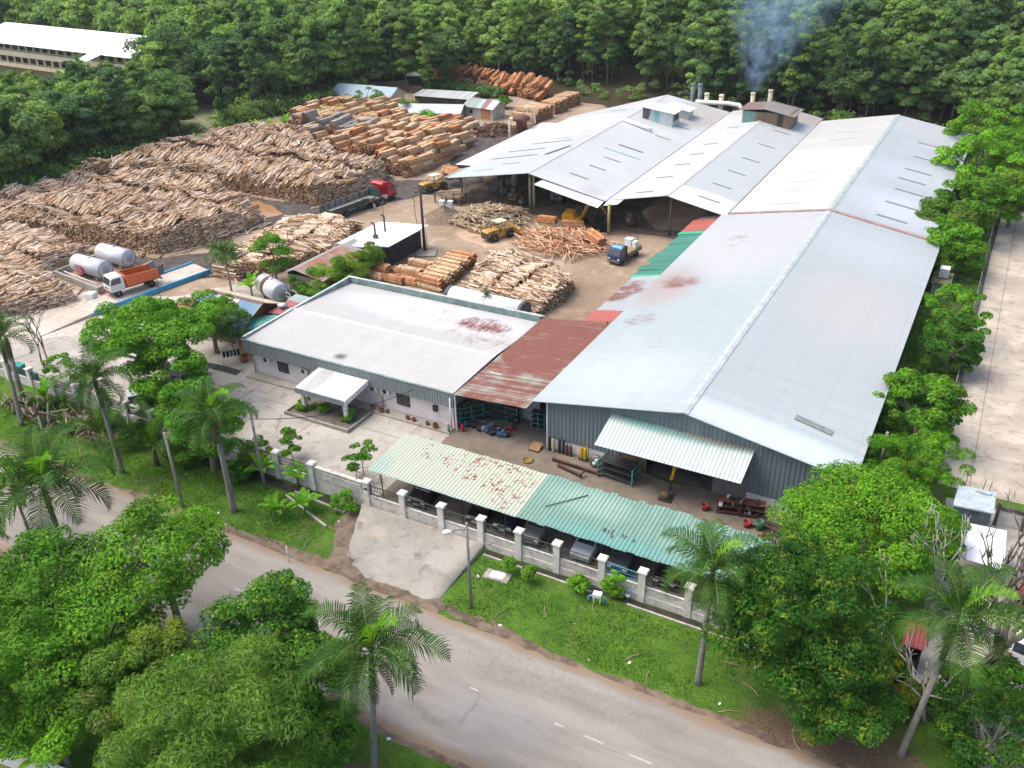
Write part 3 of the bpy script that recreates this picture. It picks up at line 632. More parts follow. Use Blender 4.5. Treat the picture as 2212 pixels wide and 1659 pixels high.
MB().slab([(-61.2,63.2,3.90),(-37.3,63.2,3.90),(-37.3,72.4,3.30),(-61.2,72.4,3.30)], .05).build('roof', OR, of, world=True)
MB().extr([(63.0,3.90),(63.2,3.945),(63.4,3.90)], -61.2, -37.3, 'x').build('ridge_cap', plain('white_cap', (.70,.69,.68), .05, 1, .5), of, world=True)
MB().box(-61.31,55.9,3.4,-61.2,72.3,3.93).build('parapet_inside', plain('parapet_grey', (.26,.30,.31), .25, 1, .7, dirt=(.14,.16,.16)), of, world=True)
MB().box(-61.2,72.45,3.2,-37.4,72.6,3.93).build('parapet_inside', MATS['weathered_green_cap'], of, world=True)
for x0, x1, z0, z1 in ((-57.6,-56.3,.95,2.1),(-43.6,-42.2,.9,2.15)):
    f = MB().box(x0,56.02,z0,x1,56.098,z1).build('window', DSTEEL, of, world=True)
    mb = MB(); mb.box(x0+.06,56.0,z0+.06,x1-.06,56.018,z1-.06); mb.build('pane', GLASS, f, world=True)
    mb = MB(); [mb.box(x0+k*(x1-x0)/4-.02,55.97,z0,x0+k*(x1-x0)/4+.02,55.995,z1) for k in range(1,4)]; mb.build('grille', STEEL, f, world=True)
for i, (x, z) in enumerate(((-58.8,2.0),(-54.1,1.85),(-48.0+3.4,2.05),(-46.0,2.0),(-47.3,1.95))):
    f = MB().box(x-.42,55.75,z-.28,x+.42,56.09,z+.28).build('air_conditioner', plain('ac_white', (.62,.62,.60), .08, 3, .5), of, world=True)
    MB().lathe([(.0,0),(.22,0),(.22,.03),(0,.03)], (x-.08,55.72,z), 14, axis='y').build('fan_grille', DSTEEL, f, world=True)
for x in (-60.7,-52.6,-45.2): MB().tube([(x,56.02,0.14),(x,56.02,2.4)], .06, 8).build('downpipe', plain('pipe_tan', (.48,.38,.27), .15, 2, .6), of, world=True)
MB().tube([(-37.5,55.52,.14),(-37.5,55.52,3.3)], .07, 8).build('downpipe', WHITE, of, world=True)
MB().box(-50.5,56.0,.14,-48.9,56.095,2.2).build('door', DSTEEL, of, world=True)
MB().box(-39.6,55.85,1.3,-39.2,56.09,1.85).build('meter_box', DSTEEL, of, world=True)
po = thing('porch', 'white tin porch roof over a planted landing at the office entrance', 'porch', (-49,53.5,0))
PR = ribbed('porch_roof', (.62,.665,.66), 0, .3, .6, .06, patches=(((.45,.44,.42),(-50.6,54,3),(.9,3,2),.7),))
MB().slab([(-51.9,52.1,2.55),(-46.2,52.1,2.55),(-46.2,55.55,2.95),(-51.9,55.55,2.95)], .05).build('roof', PR, po, world=True)
MB().box(-51.9,52.0,2.05,-46.3,52.08,2.56).build('fascia', FA, po, world=True); MB().prism([(-46.28,52.0),(-46.2,52.0),(-46.2,55.55),(-46.28,55.55)], [2.05,2.05,2.5,2.5], [2.56,2.56,2.96,2.96]).build('fascia', WHITE, po, world=True)
for x in (-46.6,-51.4): MB().box(x-.16,52.3,.3,x+.16,52.62,2.05).build('pillar', WHITE, po, world=True)
MB().box(-52.6,51.3,0,-45.6,55.0,.16).build('landing', plain('dark_tile', (.13,.11,.095), .25, 1.5, .6), po, world=True)
mb = MB(); mb.box(-52.75,51.1,0,-45.45,51.3,.34); mb.box(-52.75,51.3,0,-52.6,54.6,.34); mb.box(-45.6,51.3,0,-45.45,54.6,.34); mb.build('planter_kerb', plain('kerb_grey', (.30,.28,.24), .25, 1.5, .9, dirt=(.09,.08,.06), dirt_amt=.7), po, world=True)
# ---- rusty link roof -------------------------------------------------
lk = thing('link_shed', 'rust brown tin roof bridging the office and the big warehouse, open at the front', 'shed', (-33.6,64,0))
LKR = ribbed('link_roof', (.36,.42,.355), 1, .32, .6, .15, rust=(((-33.5,69,4),(6,9.5,3),.62,.75),((-33.5,59.5,4),(7,7,3),.53,.6)), rustc=(.17,.062,.045), rsc=(.10,3.2), thr=(.46,.66), dirt=(.27,.13,.09), dirt_amt=.5)
MB().slab([(-37.15,55.7,3.72),(-33.6,55.6,3.98),(-33.6,73.0,4.08),(-37.15,72.5,3.82)], .04).build('roof', LKR, lk, world=True)
MB().slab([(-33.6,55.6,4.0),(-30.1,55.6,4.25),(-30.1,73.2,4.3),(-33.6,73.0,4.1)], .04).build('roof', LKR, lk, world=True)
MB().box(-36.2,60.2,0,-31.2,60.35,3.9).build('rear_wall', plain('lilac_wall', (.52,.47,.52), .08, 1, .7, dirt=(.25,.2,.2)), lk, world=True)
mb = MB(); mb.box(-37.2,55.72,0,-37.08,55.84,3.65); mb.box(-31.35,60.0,0,-31.2,60.15,4.0); mb.build('post', WHITE, lk, world=True)

# ---- carport ---------------------------------------------------------
cp = thing('carport', 'long carport behind the front wall, half cream and half green tin, rust-spotted', 'carport', (-23,47,0))
CC = ribbed('carport_cream', (.47,.505,.40), 0, .3, .9, .06, rough=.5, patches=(((.32,.42,.35),(-37.5,45,2.6),(1.6,3,1.5),.2),((.38,.455,.385),(-30,44.4,2.6),(9,.8,1.5),.1)),
   rust=(((-29,48,3),(7.5,2.6,3),.42,.55),((-26.5,46.5,3),(3,3.2,3),.42,.5),((-34.5,48.3,3),(3.8,1.8,3),.37,.5)), thr=(.55,.60), flake=2.6, rustc=(.22,.075,.055), dirt=(.34,.36,.28))
# peeling paint flakes: round-edged patches
def peel(m):
    t = m.node_tree
CG = ribbed('carport_green', (.185,.325,.265), 0, .3, .9, .12, rough=.45, patches=(((.13,.30,.265),(-18,44.8,2.6),(7,1.6,1.5),.3),((.24,.37,.31),(-21,48,3),(5,2,2),.3)), dirt=(.34,.43,.37), dirt_amt=.35)
def wavy(x0, x1, mat, jag):
    g = random.Random(5); mb = MB(); n = int((x1-x0)/.55); xs_ = [x0+(x1-x0)*i/n for i in range(n+1)]
    for i in range(n):
        f = g.uniform(-.02,.10)*jag; b = g.uniform(-.22,.12)*jag
        mb.slab([(xs_[i],44.4+f,2.6),(xs_[i+1],44.4+f,2.6),(xs_[i+1],49.65+b,3.0),(xs_[i],49.65+b,3.0)], .03)
    mb.build('roof', mat, cp, world=True)
wavy(-38.1, -25.05, CC, .3); wavy(-25.05, -8.2, CG, 1.0)
mb = MB()
for x in (-37.2,-33.6,-29.9,-26.2,-22.6,-18.6,-14.8,-11): mb.tube([(x,44.9,0),(x,44.9,2.6)], .05, 8); mb.tube([(x,49.2,0),(x,49.2,2.93)], .05, 8)
mb.build('post', DSTEEL, cp, world=True)
mb = MB()
for y, z in ((44.6,2.54),(47,2.72),(49.4,2.9)): mb.box(-37.9,y-.04,z-.03,-8.4,y+.04,z+.0)
mb.build('purlin', DSTEEL, cp, world=True)
MB().box(-37,49.5,.02,-22,49.58,.9).build('low_screen', DARK, cp, world=True) if False else None
MB().tube([(-23.6,46.2,2.82),(-21.3,48.6,3.0)], .035, 6).build('loose_pipe', DSTEEL, cp, world=True)
mb = MB()
g = random.Random(3)
for i in range(9): 
    x = -17.6+g.uniform(-1.3,1.5); y = 45.6+g.uniform(-.25,.3); mb.cbox((x,y,2.6+(y-44.4)*.0762+.012), (.10,.34,.008), 0, g.uniform(-.1,.1), 0, .076)
mb.build('roof_hole', DARK, cp, world=True)

# ---- compound wall ---------------------------------------------------
WALLM = plain('weathered_wall', (.56,.53,.485), .18, .9, .9, dirt=(.13,.125,.115), dirt_amt=.75, bump=.3, bscale=5)
POSTM = plain('wall_post', (.66,.625,.57), .12, 1.3, .85, dirt=(.22,.2,.18), dirt_amt=.5)
RAILG = plain('railing_dark', (.055,.065,.06), .3, 3, .5); RAILB = plain('railing_blue', (.07,.26,.33), .2, 3, .5)
cw = thing('compound_wall', 'weathered white compound wall with square posts and barred openings along the grass verge', 'wall', (-40,43.7,0))
pxs = [-85.5,-82,-78.3,-74.9,-71.5,-68,-64.6,-61.2,-57.6,-54.1,-50.7,-46.8,-43.1,-37.7,-34.35,-30.9,-27.5,-24.4,-21.4,-18.0,-15.1,-11.9,-8.8]
def fy(x): return 43.7 if x > -60 else 43.7+(-60-x)*.02
for i, x in enumerate(pxs):
    y = fy(x); mb = MB(); mb.box(x-.24,y-.24,-.42,x+.24,y+.24,2.05)
    p = mb.build('post', POSTM, cw, world=True)
    mb = MB(); mb.box(x-.32,y-.32,2.052,x+.32,y+.32,2.16); mb.prism([(x-.26,y-.26),(x+.26,y-.26),(x+.26,y+.26),(x-.26,y+.26)], 2.162, 2.2); mb.build('cap', POSTM, p, world=True)
    if i+1 < len(pxs):
        a, b = x+.245, pxs[i+1]-.245; solid = abs(x+43.1) < .1
        top = 1.85 if solid else .95
        mb = MB(); mb.box(a,y-.11,-.42,b,y+.11,top-.002)
        if not solid: mb.box(a,y-.15,top-.06,b,y+.15,top+.0)
        else:
            mb.box(a,y-.16,top,b,y+.16,top+.08); mb.box(a+.25,y-.16,.9,b-.25,y-.112,1.65)
        if x > -28: mb.box(a,y-.17,-.42,b,y-.115,.18)
        mb.build('wall_panel', WALLM, cw, world=True)
        if not solid:
            mb = MB(); blue = abs(x+18.0) < .1
            mb.box(a,y-.03,1.0,b,y+.03,1.05); mb.box(a,y-.03,1.78,b,y+.03,1.83); mb.box(a,y-.02,1.4,b,y+.02,1.43)
            mb.box(a,y-.03,1.05,a+.05,y+.03,1.78); mb.box(b-.05,y-.03,1.05,b,y+.03,1.78)
            n = int((b-a)/.15)
            for k in range(1,n): mb.box(a+(b-a)*k/n-.012,y-.012,1.05,a+(b-a)*k/n+.012,y+.012,1.78)
            rl = mb.build('railing', RAILB if blue else RAILG, cw, world=True)
            if blue: rl['label'] = 'light blue barred railing'
MB().box(-37.85,43.43,1.45,-37.5,43.455,1.62).build('number_plate', DSTEEL, cw, world=True)
DRAIN = plain('drain_dark', (.035,.03,.025), .4, 2, .9)
sheet('drain', [(-26.9,42.95),(2,42.9),(2,43.42),(-26.9,43.42)], -.386, DRAIN, .08, .8, 31); sheet('drain', [(-66,42.3),(-43.2,42.4),(-38.6,43.0),(-38.6,43.4),(-66,43.4)], -.386, DRAIN, .12, .8, 32)
KERB = plain('drain_edge', (.44,.40,.36), .2, 2, .9, dirt=(.2,.17,.12), dirt_amt=.7)
t = thing('drain_kerb', 'thin pale concrete drain edging along the grass right of the driveway', 'kerb', (-18,42.4,-.4))
MB().box(-26.9,42.78,-.4,-18.4,42.9,-.3).build('edging', KERB, t, world=True); MB().box(-15.8,42.78,-.4,1.8,42.9,-.32).build('edging', KERB, t, world=True)
for i, (a, b, lb) in enumerate((((-44.6,41.9),(-39.2,40.2),'pale concrete drain strip lying in the grass left of the driveway, nearer the road'),((-44.3,42.6),(-39.0,42.2),'pale concrete drain strip left of the driveway, nearer the wall'))):
    t = thing('kerb_strip', lb, 'kerb', (0,0,0)); A, B = Vector((a[0],a[1],0)), Vector((b[0],b[1],0)); d = (B-A)
    MB().cbox(((A+B)/2+Vector((0,0,-.33)))[:], (d.length,.16,.16), 0, math.atan2(d.y,d.x)).build('slab', KERB, t)

# ---- boiler house (white roof, black walls) and rusty lean shed ------
bh = thing('boiler_house', 'black walled hut with flat white roof and two bent flue pipes in the yard', 'hut', (-67.5,87.5,0))
BLK = plain('sooty_wall', (.028,.028,.032), .4, 1.2, .7, dirt=(.07,.05,.04), dirt_amt=.5)
mb = MB(); mb.box(-70.4,84.3,0,-65.1,84.4,2.85); mb.box(-65.2,84.4,0,-65.1,92.2,2.85); mb.box(-70.4,84.4,0,-70.3,92.2,2.85); mb.box(-70.3,92.1,0,-65.2,92.2,2.85); mb.build('wall', BLK, bh, world=True)
MB().prism([(-71.0,82.4),(-70.9,91.2),(-64.2,92.9),(-64.3,84.1),(-66.9,83.3),(-67.2,82.6)], 2.98, 3.08).build('roof', plain('hut_white_roof', (.76,.755,.75), .04, 1, .6), bh, world=True)
for x, y, h in ((-67.6,85.9,1.7),(-67.9,88.4,1.9)):
    MB().tube([(x,y,3.08),(x,y,3.08+h),(x-.12,y,3.3+h),(x-.45,y,3.38+h)], .13, 10).build('flue_pipe', plain('flue_dark', (.10,.085,.10), .3, 3, .5, .3), bh, world=True)
MB().box(-67.85,85.65,3.08,-67.35,86.15,3.5).build('flue_box', MATS['flue_dark'], bh, world=True)
MB().box(-65.75,83.9,0,-65.45,84.29,2.7).build('corner_sheet', plain('turquoise_tin', (.22,.50,.47), .15, 2, .5), bh, world=True)
MB().tube([(-69.8,90.8,3.08),(-69.75,90.8,5.6)], .03, 6).build('lamp_mast', DSTEEL, bh, world=True); MB().box(-69.95,90.6,5.6,-69.55,91.0,5.95).build('lamp_head', DSTEEL, bh, world=True)
rs = thing('tin_shed', 'shed with rust streaked tin gable roof between the log stack and the office', 'shed', (-68.2,78,0))
RST = ribbed('rust_streaked_tin', (.36,.33,.30), 1, .3, .6, .2, rust=(((-68,76,3),(4,9,3),.50,.6),((-67,80,3),(3,5,3),.45,.6)), rustc=(.27,.12,.075), dirt=(.25,.30,.33))
MB().slab([(-69.7,72.8,3.25),(-69.7,84.4,3.25),(-66.0,82.5,2.55),(-65.5,72.8,2.5)], .04).build('roof', RST, rs, world=True)
MB().slab([(-71.3,72.8,2.7),(-71.0,83.2,2.7),(-69.7,84.4,3.25),(-69.7,72.8,3.25)], .04).build('roof', ribbed('grey_tin2', (.36,.34,.31), 1, .3, .4, .15), rs, world=True)
mb = MB(); mb.box(-66.2,73,0,-66.1,82.2,2.5); mb.box(-70.9,73,0,-70.8,83,2.65); mb.box(-70.8,73,0,-66.2,73.1,2.5); mb.build('wall', plain('dull_boards', (.21,.17,.14), .3, 1, .9), rs, world=True)

# ---- small houses west of the office ---------------------------------
gh = thing('guard_house', 'small brown house with a blue and cream tin gable roof beside the office', 'house', (-67.5,61.5,0))
BLT = ribbed('blue_tin', (.13,.26,.40), 0, .3, .7, .12); CRT = ribbed('cream_tin', (.62,.55,.42), 0, .35, .4, .08, dirt=(.4,.3,.22))
BRW = plain('brown_wall', (.14,.06,.04), .25, 1, .7, dirt=(.07,.04,.03))
mb = MB(); mb.box(-71.2,59.9,0,-65.7,60.0,2.6); mb.extr([(60.0,0),(65.4,0),(65.4,2.6),(62.7,3.9),(60.0,2.6)], -65.7, -65.6, 'x'); mb.box(-71.2,60.0,0,-71.1,65.4,2.6); mb.box(-71.1,65.3,0,-65.7,65.4,2.6); mb.build('wall', BRW, gh, world=True)
for x0, x1, m_ in ((-68.0,-65.0,BLT),(-71.0,-68.0,CRT),(-73.2,-71.0,BLT)):
    MB().slab([(x0,59.3,2.55),(x1,59.3,2.55),(x1,62.7,4.1),(x0,62.7,4.1)], .05).build('roof', m_, gh, world=True)
MB().slab([(-73.2,62.7,4.1),(-65.0,62.7,4.1),(-65.0,66.0,2.6),(-73.2,66.0,2.6)], .05).build('roof', CRT, gh, world=True)
MB().extr([(62.4,4.0),(62.7,4.16),(63.0,4.0)], -73.2, -65.0, 'x').build('ridge_cap', plain('ridge_brown', (.13,.08,.07), .2, 2, .6), gh, world=True)
mb = MB(); mb.tube([(-65,59.3,2.5),(-65,62.7,4.05),(-65,66,2.55)], .06, 6); mb.build('barge_board', plain('yellow_board', (.50,.36,.14), .1, 2, .6), gh, world=True)
MB().lathe([(.03,0),(.45,.12),(.55,.25)], (-64.2,64.6,3.0), 16).build('satellite_dish', plain('dish_grey', (.55,.55,.55), .05, 2, .5), gh, world=True)
ca = thing('canteen_shed', 'dark open kitchen shed with turquoise and red tin roofs tight against the office', 'shed', (-64,61.5,0))
TQ = ribbed('turquoise_awning', (.075,.33,.27), 1, .3, .7, .15)
MB().slab([(-66.0,57.8,2.25),(-63.9,60.6,2.35),(-64.7,62.6,2.75),(-66.6,60.2,2.65)], .04).build('roof', TQ, ca, world=True)
MB().slab([(-64.0,60.8,2.35),(-62.0,62.5,2.35),(-62.8,64.2,2.7),(-64.8,62.5,2.7)], .04).build('roof', TQ, ca, world=True)
MB().slab([(-64.9,63.0,2.85),(-62.0,63.6,2.75),(-62.0,66.4,2.8),(-64.9,66.4,2.95)], .04).build('roof', ribbed('faded_red_tin', (.42,.12,.12), 1, .3, .5, .2, patches=(((.66,.64,.62),(-62.8,64.6,2.8),(.9,.9,1),.7),)), ca, world=True)
MB().slab([(-65.2,66.4,2.9),(-62.4,66.4,2.85),(-62.4,68.0,2.9),(-65.2,68.0,2.95)], .04).build('roof', ribbed('pale_green_tin', (.36,.46,.42), 1, .3, .5, .2), ca, world=True)
mb = MB(); mb.box(-65.5,62.4,0,-62.2,62.5,2.3); mb.box(-65.5,62.5,0,-65.4,67.5,2.6); mb.build('wall', DARK, ca, world=True)
mb = MB(); [mb.tube([(x,y,0),(x,y,2.3)], .05, 6) for x, y in ((-65.7,58.2),(-64.2,60.5),(-62.3,62.3),(-66.4,60.0))]; mb.build('post', STEEL, ca, world=True)
MB().box(-65.4,58.6,0,-62.6,59.2,.75).build('counter', plain('orange_counter', (.42,.20,.04), .2, 1, .6), ca, world=True)
# ---- sheds behind the bundles ---------------------------------------
def gabled(name, label, cat, base, L, W, hw, hr, rz, rm, wm, front=None, over=.5):
    """gable along local x, walls and two roof sides"""
    t = thing(name, label, cat, base, rz)
    mb = MB(); mb.box(-L/2,-W/2,0,L/2,-W/2+.1,hw); mb.box(-L/2,W/2-.1,0,L/2,W/2,hw)
    for s in (-1,1): mb.extr([(-W/2+.1,0),(W/2-.1,0),(W/2-.1,hw),(0,hr-.08),(-W/2+.1,hw)], s*L/2-.05, s*L/2+.05, 'x')
    mb.build('wall', wm, t)
    d = (hr-hw)/(W/2)*over
    for s in (-1,1): MB().slab([(-L/2-over,s*(W/2+over),hw-d),(L/2+over,s*(W/2+over),hw-d),(L/2+over,0,hr),(-L/2-over,0,hr)], .05).build('roof', rm, t)
    return t
PB = ribbed('pale_blue_tin', (.36,.47,.55), 0, .4, .5, .1); SV = ribbed('silver_tin', (.56,.60,.60), 0, .4, .5, .15, dirt=(.35,.36,.34)); 
BW = plain('pale_boards', (.50,.48,.40), .15, .6, .8, dirt=(.3,.22,.15))
t = gabled('workers_house', 'long pale blue roofed house behind the stacked bundles', 'house', (-125,161.5,0), 14.5, 6.2, 2.6, 4.0, R(3), PB, BW)
MB().box(2.5,-3.16,.3,6.8,-3.105,2.3).build('board_panel', plain('orange_boards', (.42,.20,.09), .2, 1, .8), t); MB().box(7.2,-3.15,.6,7.26,-2.2,2.2).build('door', DSTEEL, t)
t = gabled('storage_shed', 'low silver roofed shed with grey end wall beside the green roofed hut', 'shed', (-104.5,154.5,0), 13.5, 5.5, 2.1, 3.1, R(18), SV, plain('grey_boards', (.27,.25,.24), .2, .8, .8))
MB().box(3,-2.85,.5,4.2,-2.76,1.8).build('window', DSTEEL, t)
t = thing('lean_shed', 'low shed with tin roof sagging between the silver shed and the hedge', 'shed', (-108,166.5,0), R(6))
MB().slab([(-7,-2.6,2.3),(6.5,-2.6,2.2),(6.5,2.4,2.8),(-7,2.4,2.7)], .05).build('roof', ribbed('mixed_tin', (.44,.47,.47), 0, .9, .5, .35, dirt=(.25,.16,.12), dirt_amt=.6), t); mb = MB(); mb.box(-6.6,-2.0,0,6.2,-1.9,2.25); mb.build('wall', DARK, t)
t = gabled('tin_hut', 'small cream hut with green and rust striped tin roof near the rear bundles', 'hut', (-95.2,160.8,0), 6.6, 4.6, 2.5, 3.5, R(-4), ribbed('striped_tin', (.40,.50,.46), 0, .93, .4, .5, patches=(((.22,.10,.075),(-94,160,3),(.8,6,2),.7),((.50,.55,.57),(-92,160,3),(1.2,6,2),.6)), dirt=(.3,.4,.36)), BW)
MB().box(.6,-2.36,.2,2.9,-2.305,2.2).build('board_panel', MATS['orange_boards'], t); MB().box(-2.2,-2.36,1.0,-1.5,-2.305,1.7).build('window', DSTEEL, t)
t = gabled('latrine_hut', 'tiny dark hut at the foot of the wooded hill behind the blue roofed house', 'hut', (-127.6,183.5,0), 2.6, 2.6, 2.5, 3.0, R(20), SV, plain('dark_teal', (.03,.07,.08), .2, 1, .8))
t = gabled('roadside_hut', 'orange sided hut half hidden by trees near the terraces', 'hut', (-160,158,0), 4, 3, 2.2, 3, R(20), SV, MATS['orange_boards'])
# ---- school ----------------------------------------------------------
sc = thing('school_building', 'two storey cream building with a long white roof beyond the trees', 'school')
E0, E1 = at(-60, 82, 6.5), at(291, 123, 6.5)
dE = (E1-E0).normalized(); nE = Vector((-dE.y, dE.x, 0)); sc.location = (E0.x, E0.y, 0); sc.rotation_euler = (0,0,math.atan2(dE.y,dE.x)); LE = (E1-E0).length
WR = plain('school_roof', (.78,.78,.80), .04, .3, .5); CRW = plain('school_cream', (.66,.58,.38), .08, .6, .8, dirt=(.4,.33,.2))
MB().slab([(-2,-1.5,6.4),(LE,-1.5,6.4),(LE,12,9.2),(-2,12,9.2)], .12).build('roof', WR, sc)
MB().slab([(-2,12,9.2),(LE,12,9.2),(LE,24,6.4),(-2,24,6.4)], .12).build('roof', WR, sc)
mb = MB(); mb.box(0,2,0,LE-2,2.2,6.3); mb.box(LE-2.2,2.2,0,LE-2,22,6.3); mb.build('wall', CRW, sc)
MB().box(-1,-.2,2.9,LE-2,1.99,3.2).build('gallery_floor', CRW, sc); MB().box(-1,-.2,3.2,LE-2,-.05,4.3).build('balustrade', plain('balustrade_cream', (.72,.66,.48), .06, .5, .8), sc); MB().box(-1,-.2,0,LE-2,-.05,1.0).build('balustrade', CRW, sc)
n = int(LE/3.6)
for i in range(n):
    x = 1+i*3.6
    MB().box(x,-.04,0,x+.35,.25,6.2).build('pillar', CRW, sc)
    for z in (1.0,4.4): MB().box(x+.8,1.9,z,x+3.1,1.995,z+1.5).build('window', GLASS, sc)
MB().slab([(LE-16,-6,5.6),(LE-11,-6,5.6),(LE-11,-1.4,6.6),(LE-16,-1.4,6.6)], .1).build('roof', WR, sc)
# ---- right hand side -------------------------------------------------
ws = thing('tank_stand', 'mossy concrete stand between the warehouse and the lot fence', 'stand', (-3.3,105,0))
MB().box(-.9,-1.6,0,.7,1.4,1.75).build('base', plain('stand_concrete', (.34,.33,.31), .15, 1, .9, dirt=(.15,.15,.13)), ws); MB().box(-1.1,-1.9,1.752,.95,1.8,1.95).build('slab', plain('mossy_slab', (.16,.15,.08), .4, 2, .9, dirt=(.25,.22,.18)), ws)
wt_ = thing('water_tank', 'white caged plastic tank standing on the mossy concrete stand', 'tank', (-3.3,105.2,1.95))
MB().box(-.5,-.6,.12,.5,.6,1.15).build('bottle', plain('tank_white', (.68,.70,.70), .06, 3, .4), wt_)
mb = MB()
for z in (.15,.45,.75,1.05): mb.box(-.54,-.64,z,.54,-.61,z+.03); mb.box(.51,-.64,z,.54,.64,z+.03); mb.box(-.54,-.64,z,-.51,.64,z+.03)
for k in range(5): mb.box(-.54+k*.26,-.65,0,-.51+k*.26,-.62,1.2)
mb.build('cage', STEEL, wt_); MB().box(-.55,-.65,0,.55,.65,.11).build('pallet', MATS['old_wood'], wt_)
lf = thing('lot_fence', 'low grey wall with green wire fence between the side trees and the concrete lot', 'fence', (.4,110,0))
MB().box(.55,66,0,.75,174,.55).build('kerb_wall', plain('fence_base', (.10,.095,.085), .4, .8, .9, dirt=(.3,.28,.25), dirt_amt=.5), lf, world=True)
for k in range(37):
    y = 66.2+k*3; MB().box(.35,y,0,.47,y+.12,2.0).build('post', plain('fence_post', (.36,.36,.33), .2, 1, .8), lf, world=True)
WM = NT('green_wire'); tc = WM.sep(WM.pos)
fr = WM.math('MAXIMUM', WM.ramp(WM.math('ABSOLUTE', WM.math('SUBTRACT', WM.math('FRACT', WM.math('MULTIPLY', WM.math('ADD', tc[1], tc[2]), 7)), .5)), .36, .44), WM.ramp(WM.math('ABSOLUTE', WM.math('SUBTRACT', WM.math('FRACT', WM.math('MULTIPLY', WM.math('SUBTRACT', tc[1], tc[2]), 7)), .5)), .36, .44))
WM.put(fr, WM.b.inputs['Alpha']); WM.done((.03,.16,.10), .5)
MB().add([(.41,66.2,.1),(.41,174,.1),(.41,174,1.9),(.41,66.2,1.9)], [(0,1,2,3)]).build('wire_mesh', WM.m, lf, world=True)
bx = thing('storage_container', 'blue-grey flat topped metal box beside the concrete lot', 'container', (3.4,61.3,0))
MB().prism([(-1.3,-1.5),(1.1,-1.3),(1.1,1.3),(-1.2,1.1)], 0, 2.45).build('body', plain('bluegrey_steel', (.10,.125,.145), .25, 1.2, .5, dirt=(.3,.32,.34)), bx); MB().prism([(-1.4,-1.6),(1.2,-1.4),(1.2,1.4),(-1.3,1.2)], 2.452, 2.58).build('top', plain('dusty_blue_top', (.38,.44,.48), .15, 1.5, .5, dirt=(.6,.62,.64)), bx)
MB().cbox((.35,.85,2.66), (1.0,.35,.14), 0, -.1).build('hatch', MATS['dusty_blue_top'], bx)
mb = MB(); [mb.tube([(x,1.2,2.5),(x+.05,1.2,3.5)], .025, 6) for x in (-.9,.3,.7)]; mb.build('rod', DSTEEL, bx)
wr = thing('side_shed', 'flat white roofed shed behind the bare trees on the right', 'shed', (3.9,56,0))
MB().slab([(2.3,54.1,2.4),(5.6,54.0,2.4),(5.5,58.2,2.6),(2.9,57.9,2.6)], .06).build('roof', plain('side_white_roof', (.78,.78,.79), .03, 1, .5), wr, world=True)
mb = MB(); [mb.tube([(x,y,0),(x,y,2.4)], .07, 6) for x, y in ((2.5,54.3),(5.3,54.3),(5.2,57.9),(3.0,57.7))]; mb.build('post', STEEL, wr, world=True); MB().box(2.7,57.5,0,5.2,57.6,2.3).build('rear_wall', DARK, wr, world=True)
MB().slab([(-.4,53.0,2.2),(2.4,53.2,2.3),(2.4,54.6,2.4),(-.2,54.4,2.3)], .05).build('annex_roof', plain('grey_sheet_roof', (.42,.43,.42), .15, 1, .6), wr, world=True)
cf = thing('concrete_fence', 'old concrete fence of dark posts and stained panels behind the blue-grey box', 'wall', (6,62,0))
for k in range(6):
    x = 4.9+k*1.75; p = MB().box(x,62.3,0,x+.22,62.55,2.0).build('post', plain('dark_concrete', (.10,.09,.08), .3, 1, .9), cf, world=True)
    MB().box(x+.22,62.38,.2,x+1.75,62.46,1.35).build('panel', WALLM, cf, world=True); MB().box(x+.22,62.34,1.36,x+1.75,62.5,1.7).build('rail', MATS['dark_concrete'], cf, world=True)
rr = thing('red_roof_hut', 'hut with a small red tiled roof under the right hand palm', 'hut', (1.5,45.5,0))
MB().slab([(.8,44.5,2.2),(2.0,44.5,2.2),(2.0,46.2,2.6),(.8,46.2,2.6)], .06).build('roof', ribbed('red_tile', (.30,.06,.055), 0, .25, .9, .12), rr, world=True)
mb = MB(); mb.box(.9,44.7,0,1.0,46.1,2.15); mb.box(1.8,44.7,0,1.9,46.1,2.15); mb.box(1.0,46.0,0,1.8,46.1,2.3); mb.build('wall', DARK, rr, world=True)
t = thing('red_gate', 'red painted metal panel at the right edge beside the stained lane', 'gate', (7.0,53.6,0))
MB().box(-.1,-1.5,0,.1,1.7,2.0).build('panel', plain('faded_red', (.26,.07,.07), .2, 1, .6), t); MB().box(-.14,-1.62,0,.14,-1.502,2.1).build('post', DSTEEL, t)
t = thing('white_wall', 'low white wall at the bottom left corner under the trees', 'wall', (0,0,0))
a, b = at(-20, 1612, .4), at(115, 1668, .4)
d = b-a; MB().cbox(((a+b)/2-Vector((0,0,.4)))[:], (d.length+2,.5,1.6), 0, math.atan2(d.y,d.x)).build('panel', WHITE, t)
